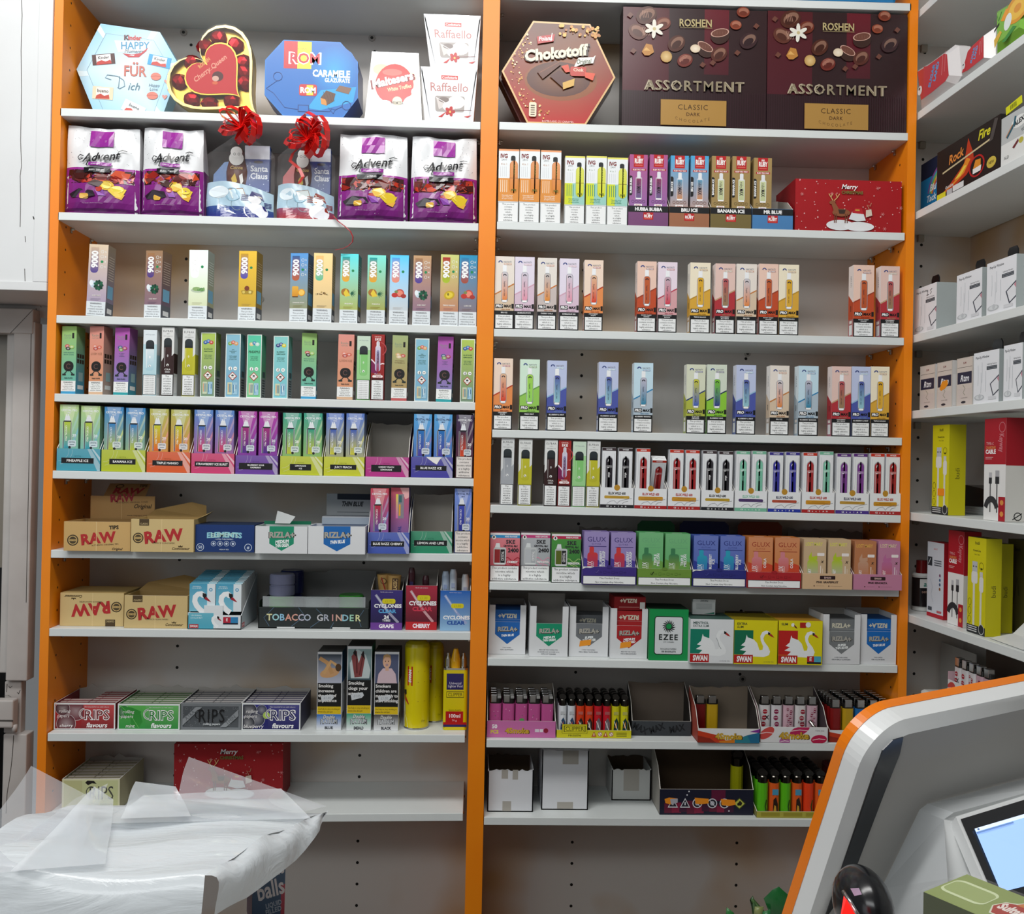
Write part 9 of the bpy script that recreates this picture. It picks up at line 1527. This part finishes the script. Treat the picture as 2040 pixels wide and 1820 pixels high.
def rim(g_, r_=.035):
    pts = [(xA - g_, zb),(xr, zb)]; zt = lambda x: ztop + g_ + slope * (x - TL(1810,1462)[0]); pts.append((xr, zt(xr)))
    for t in range(13): a = radians(90 + 7.5 * t); c_ = (xA - g_ + r_ + g_, 0); pts.append((xA - g_ + (r_ + g_) + (r_ + g_) * cos(a), zt(xA - g_ + r_ + g_) - (r_ + g_) + (r_ + g_) * sin(a)))
    return pts
def slab(g, o0, o1, c0, c1, c, mat='s', smooth=False):
    n = len(o0); A = [TP(a, b_, c0) for a, b_ in o0]; B = [TP(a, b_, c1) for a, b_ in o1]; g.add(A + B, [(i, (i + 1) % n, n + (i + 1) % n, n + i) for i in range(n)], c, mat, smooth=smooth); return A, B, n
g = MB(); A, B, n = slab(g, rim(0), rim(.010), 0,-.008,'#d4d6d6', smooth=True); g.add(A, [tuple(range(n))], '#b4b2ae', 'm'); slab(g, rim(.010), rim(.010), -.008,-.026,'#dcdede'); g.obj('back_shell', till)['label'] = 'white back shell'
g = MB(); A, B, n = slab(g, rim(.0105), rim(.0105), -.026,-.036,'#e87a0a'); g.add(B, [tuple(range(n - 1,-1,-1))], '#1c1c1e', 's'); g.add(A, [tuple(range(n))], '#e87a0a', 's'); g.obj('rim', till)['label'] = 'orange rim'
g = MB(); sl = [TL(*q) for q in ((1797,1466),(1776,1472),(1756,1492),(1640,1830),(1690,1760),(1760,1575),(1790,1500))]; S3 = [TP(a, b_, .0006) for a, b_ in sl]; S4 = [TP(a, b_, .0016) for a, b_ in sl]; n = len(sl); g.add(S3 + S4, [(i, (i + 1) % n, n + (i + 1) % n, n + i) for i in range(n)] + [tuple(range(n, 2 * n))], '#14171c', 's'); g.obj('vent_slot', till)['label'] = 'black slot along the edge'
# customer screen
def onp(px, py, off): return Ppl(px, py, B0 + NN * off, NN) - till.location
def off_h(px, py, d_): return PD(px, py, d_) - till.location
bkp = [onp(1730,1830,.001), onp(1755,1770,.001), onp(1832,1612,.001), onp(1848,1600,.001), onp(2080,1540,.001)]
dT = (bkp[2] + till.location - CAM).dot(fw)
fr_ = [off_h(1886,1850, dT - .115), off_h(1888,1750, dT - .10), off_h(1880,1632, dT - .045), off_h(1900,1618, dT - .045), off_h(2090,1566, dT + .0)]
g = MB(); n = 5; g.add(bkp + fr_, [(i, i + 1, n + i + 1, n + i) for i in range(n - 1)], '#c8ccce', 's')
fc = [off_h(1886,1850, dT - .115), off_h(1880,1632, dT - .045), off_h(1900,1618, dT - .045), off_h(2090,1566, dT), off_h(2110,1850, dT - .10)]; g.add(fc, [(4,3,2,1,0)], '#d0d2d2', 's'); a = onp(2090,1560,.0); g.obj('screen_housing', till)
C4 = [(1913,1632),(2090,1578),(2150,1760),(1985,1800)]; D4 = [dT - .048, dT - .004, dT - .07, dT - .112]
q4 = [off_h(*p_, d_ - .006) for p_, d_ in zip(C4, D4)]
def lerp4(u, v): return q4[0] * (1 - u) * (1 - v) + q4[1] * u * (1 - v) + q4[2] * u * v + q4[3] * (1 - u) * v
nrm = (q4[1] - q4[0]).cross(q4[3] - q4[0]).normalized(); nrm = nrm if nrm.dot(CAM - till.location - q4[0]) > 0 else -nrm
def quad(g, u0, v0, u1, v1, k, c, mat): g.add([lerp4(*x) + nrm * k for x in ((u0, v0),(u0, v1),(u1, v1),(u1, v0))], [(0,1,2,3)], c, mat)
g = MB(); A = [lerp4(*x) for x in ((-.03,-.05),(-.03,1.05),(1.05,1.05),(1.05,-.05))]; B = [x - nrm * .012 for x in A]; g.add(A + B, [(0,1,2,3),(7,6,5,4),(0,4,5,1),(1,5,6,2),(2,6,7,3),(3,7,4,0)], '#dcdede', 's'); quad(g, 0,0,1,1,.0006,'#16181c', 's'); g.obj('screen_bezel', till)
g = MB(); quad(g, .09,.16,1,.90,.0012,'#8fb0e4', 'e'); quad(g, .09,.16,1,.20,.0016,'#c4d4ec', 'e'); quad(g, .09,.205,.5,.225,.0018,'#5c78a8', 'e'); quad(g, .11,.17,.13,.19,.0020,'#3c5480', 'e'); g.obj('lit_screen', till)
g = MB(); A = (onp(1960,1830,-.01) + Vector((0,0,0))); st = Vector((.16,.0,.0)); g.lathe([(.09,0),(.085,.012),(.03,.02),(.028,.10)], .16,.02,'#d0d2d2', 's', 20, sy=.8); g.obj('stand', till)
# barcode scanner
sp = PD(1735,1800,.72); e = empty('barcode_scanner', (sp.x, sp.y, ZCN)); tag(e, 'black barcode scanner with a glowing red window in front of the till', 'barcode scanner'); zz = sp.z - ZCN; H = PD(1735,1752,.72).z - ZCN; g = MB(); bm = bmesh.new(); bmesh.ops.create_uvsphere(bm, u_segments=20, v_segments=14, radius=1)
for v in bm.verts: v.co = Vector((v.co.x * .021 + .002, v.co.y * .035 + .02, v.co.z * .028 * (1 if v.co.z > 0 else 1.2) + H - .028))
g.bm(bm, '#16171a', 's', True); g.obj('scanner_head', e); g = MB(); g.tube([(.004,.03,.0),(.004,.028, H * .5),(.004,.02, H - .03)], [.03,.012,.014], '#17181b', 's', 12); g.obj('scanner_stand', e)
def sc_(px, py, d_): return PD(px, py, d_) - e.location
g = MB(); w4 = [sc_(1681,1783,.690), sc_(1686,1790,.682), sc_(1716,1838,.672), sc_(1672,1838,.682)]; g.add(w4, [(3,2,1,0)], '#f01810', 'e'); g.obj('red_window', e)
g = MB(); g.tube([sc_(1679,1774,.688), sc_(1694,1796,.680), sc_(1716,1834,.668)], .0014,'#b8b4b4', 'c'); g.obj('chrome_edge', e)['label'] = 'shiny edge strip'; g = MB(); w4 = [sc_(1694,1769,.676), sc_(1711,1768,.676), sc_(1717,1781,.674), sc_(1702,1784,.674)]; g.add(w4, [(3,2,1,0)], '#c0a8c4', 'm'); g.obj('paper_label', e)['label'] = 'small lilac paper label'
d = bpy.data.lights.new('scanner_glow', 'POINT'); d.energy = .006; d.color = (1,.05,.04); d.shadow_soft_size = .01; o = bpy.data.objects.new('scanner_glow', d); col.objects.link(o); o.location = PD(1668,1800,.67)
# green box in front
gd = .60; c0, c1 = PD(1840,1776, gd), PD(2070,1792, gd * .90); Wd = (c1 - c0).length; ang = math.atan2((c1 - c0).y, (c1 - c0).x); e = empty('green_carton', (c0.x, c0.y, ZCN),(0,0, ang)); tag(e, 'olive green film wrapped carton with a red emblem, before the till', 'carton'); hh = c0.z - ZCN; g = MB(); dp = .05; g.box(0, Wd, 0, dp, 0, hh, '#3c4420', 'g', top='#8c9c58'); q = Pan(g, (0,0,0),(1,0,0),(0,0,1), Wd, hh, 'g'); q.rect(0,0,1,1,'#4a5a20', '#3c441c')
em = hh; kx = lambda x: x; cy = 1 - .030 / hh
def emb(p, u, v, su, sv):
    p.poly([(u - su, v - sv * .3),(u - su * .75, v + sv * .35),(u - su * .25, v + sv * .6),(u, v + sv),(u + su * .25, v + sv * .6),(u + su * .75, v + sv * .35),(u + su, v - sv * .3),(u + su * .6, v - sv),(u - su * .6, v - sv)], '#d8dcc8'); p.poly([(u - su * .93, v - sv * .3),(u - su * .7, v + sv * .28),(u - su * .22, v + sv * .5),(u, v + sv * .86),(u + su * .22, v + sv * .5),(u + su * .7, v + sv * .28),(u + su * .93, v - sv * .3),(u + su * .55, v - sv * .9),(u - su * .55, v - sv * .9)], '#a83024'); p.poly([(u - su * .22, v + sv * .45),(u, v + sv * .8),(u + su * .22, v + sv * .45)], '#c87a3c')
emb(q, .33, cy, .26,.024 / hh); q.text('Sultan', .33, cy - .006 / hh, .010 / hh, '#f0e4dc', st='k', mx=.42); q.rect(.70,1 - .02 / hh, .735,1,'#2a2f6a'); q.rect(.74,1 - .02 / hh, .765,1,'#c8b43c'); q.rect(.77,1 - .02 / hh, .80,1,'#a83c28'); q.rect(.67,1 - .06 / hh, .9,1 - .022 / hh, '#d8dcd8')
tq = Pan(g, (0,0, hh),(1,0,0),(0,1,0), Wd, dp, 'g'); tq.rr(.02,.25,.40,.78,.006,'#d0dcb0'); tq.rr(.03,.31,.39,.72,.005,'#9cac6c'); emb(tq, .58,.52,.14,.34); tq.text('Sultan', .58,.5,.2,'#f0e4dc', st='k', mx=.2); tq.rect(.82,.1,.98,.9,'#c8d0d0'); g.obj('carton_body', e); g = MB(); g.box(-.0012, Wd + .001,-.0012, dp + .001,0, hh + .0012,'#ffffff', FILM); g.obj('film_wrap', e)
# leaves behind the till
lp = PD(1545,1830,1.12); e = empty('leafy_plant', (lp.x, lp.y, ZCN)); tag(e, 'green leafy plant peeping up behind the till', 'plant')
def leaf(pts, d_, c, fold=.01):
    V3 = [PD(x, y, d_) - e.location for x, y in pts]; mid = sum(V3, Vector()) / len(V3) + Vector((0,-fold, 0)); n = len(V3); g = MB(); g.add(V3 + [mid], [(i, (i + 1) % n, n) for i in range(n)], c, 's', smooth=True); g.add([v + Vector((0,.0012,0)) for v in V3] + [mid + Vector((0,.0012,0))], [((i + 1) % n, i, n) for i in range(n)], mixc(c, '#000000', .2), 's'); g.obj('leaf', e)
leaf([(1522,1790),(1540,1772),(1552,1766),(1570,1782),(1585,1806),(1572,1824),(1535,1824)], 1.10,'#1c5c2c'); leaf([(1578,1784),(1600,1782),(1606,1800),(1590,1812)], 1.13,'#17482a'); leaf([(1446,1824),(1448,1807),(1462,1818),(1466,1826)], 1.11,'#2c7034'); leaf([(1496,1792),(1500,1784),(1506,1800),(1510,1820),(1500,1822)], 1.12,'#3c5a34'); leaf([(1504,1806),(1522,1806),(1518,1822),(1502,1822)], 1.10,'#7c8450'); leaf([(1520,1816),(1535,1812),(1536,1830),(1518,1830)], 1.09,'#2c6a3c'); leaf([(1597,1772),(1612,1773),(1606,1786),(1600,1780)], 1.14,'#3c2420')
g = MB(); g.tube([(0,0,.006),(.004,.0,.04),(.0,-.004, lp.z - ZCN + .02)], .004,'#3c5a2c', 'm', 8); g.tube([(0,0,.006),(-.03,.0,.04),(PD(1503,1818,1.12) - e.location)], .003,'#3c5a2c', 'm', 8); g.obj('stem', e)
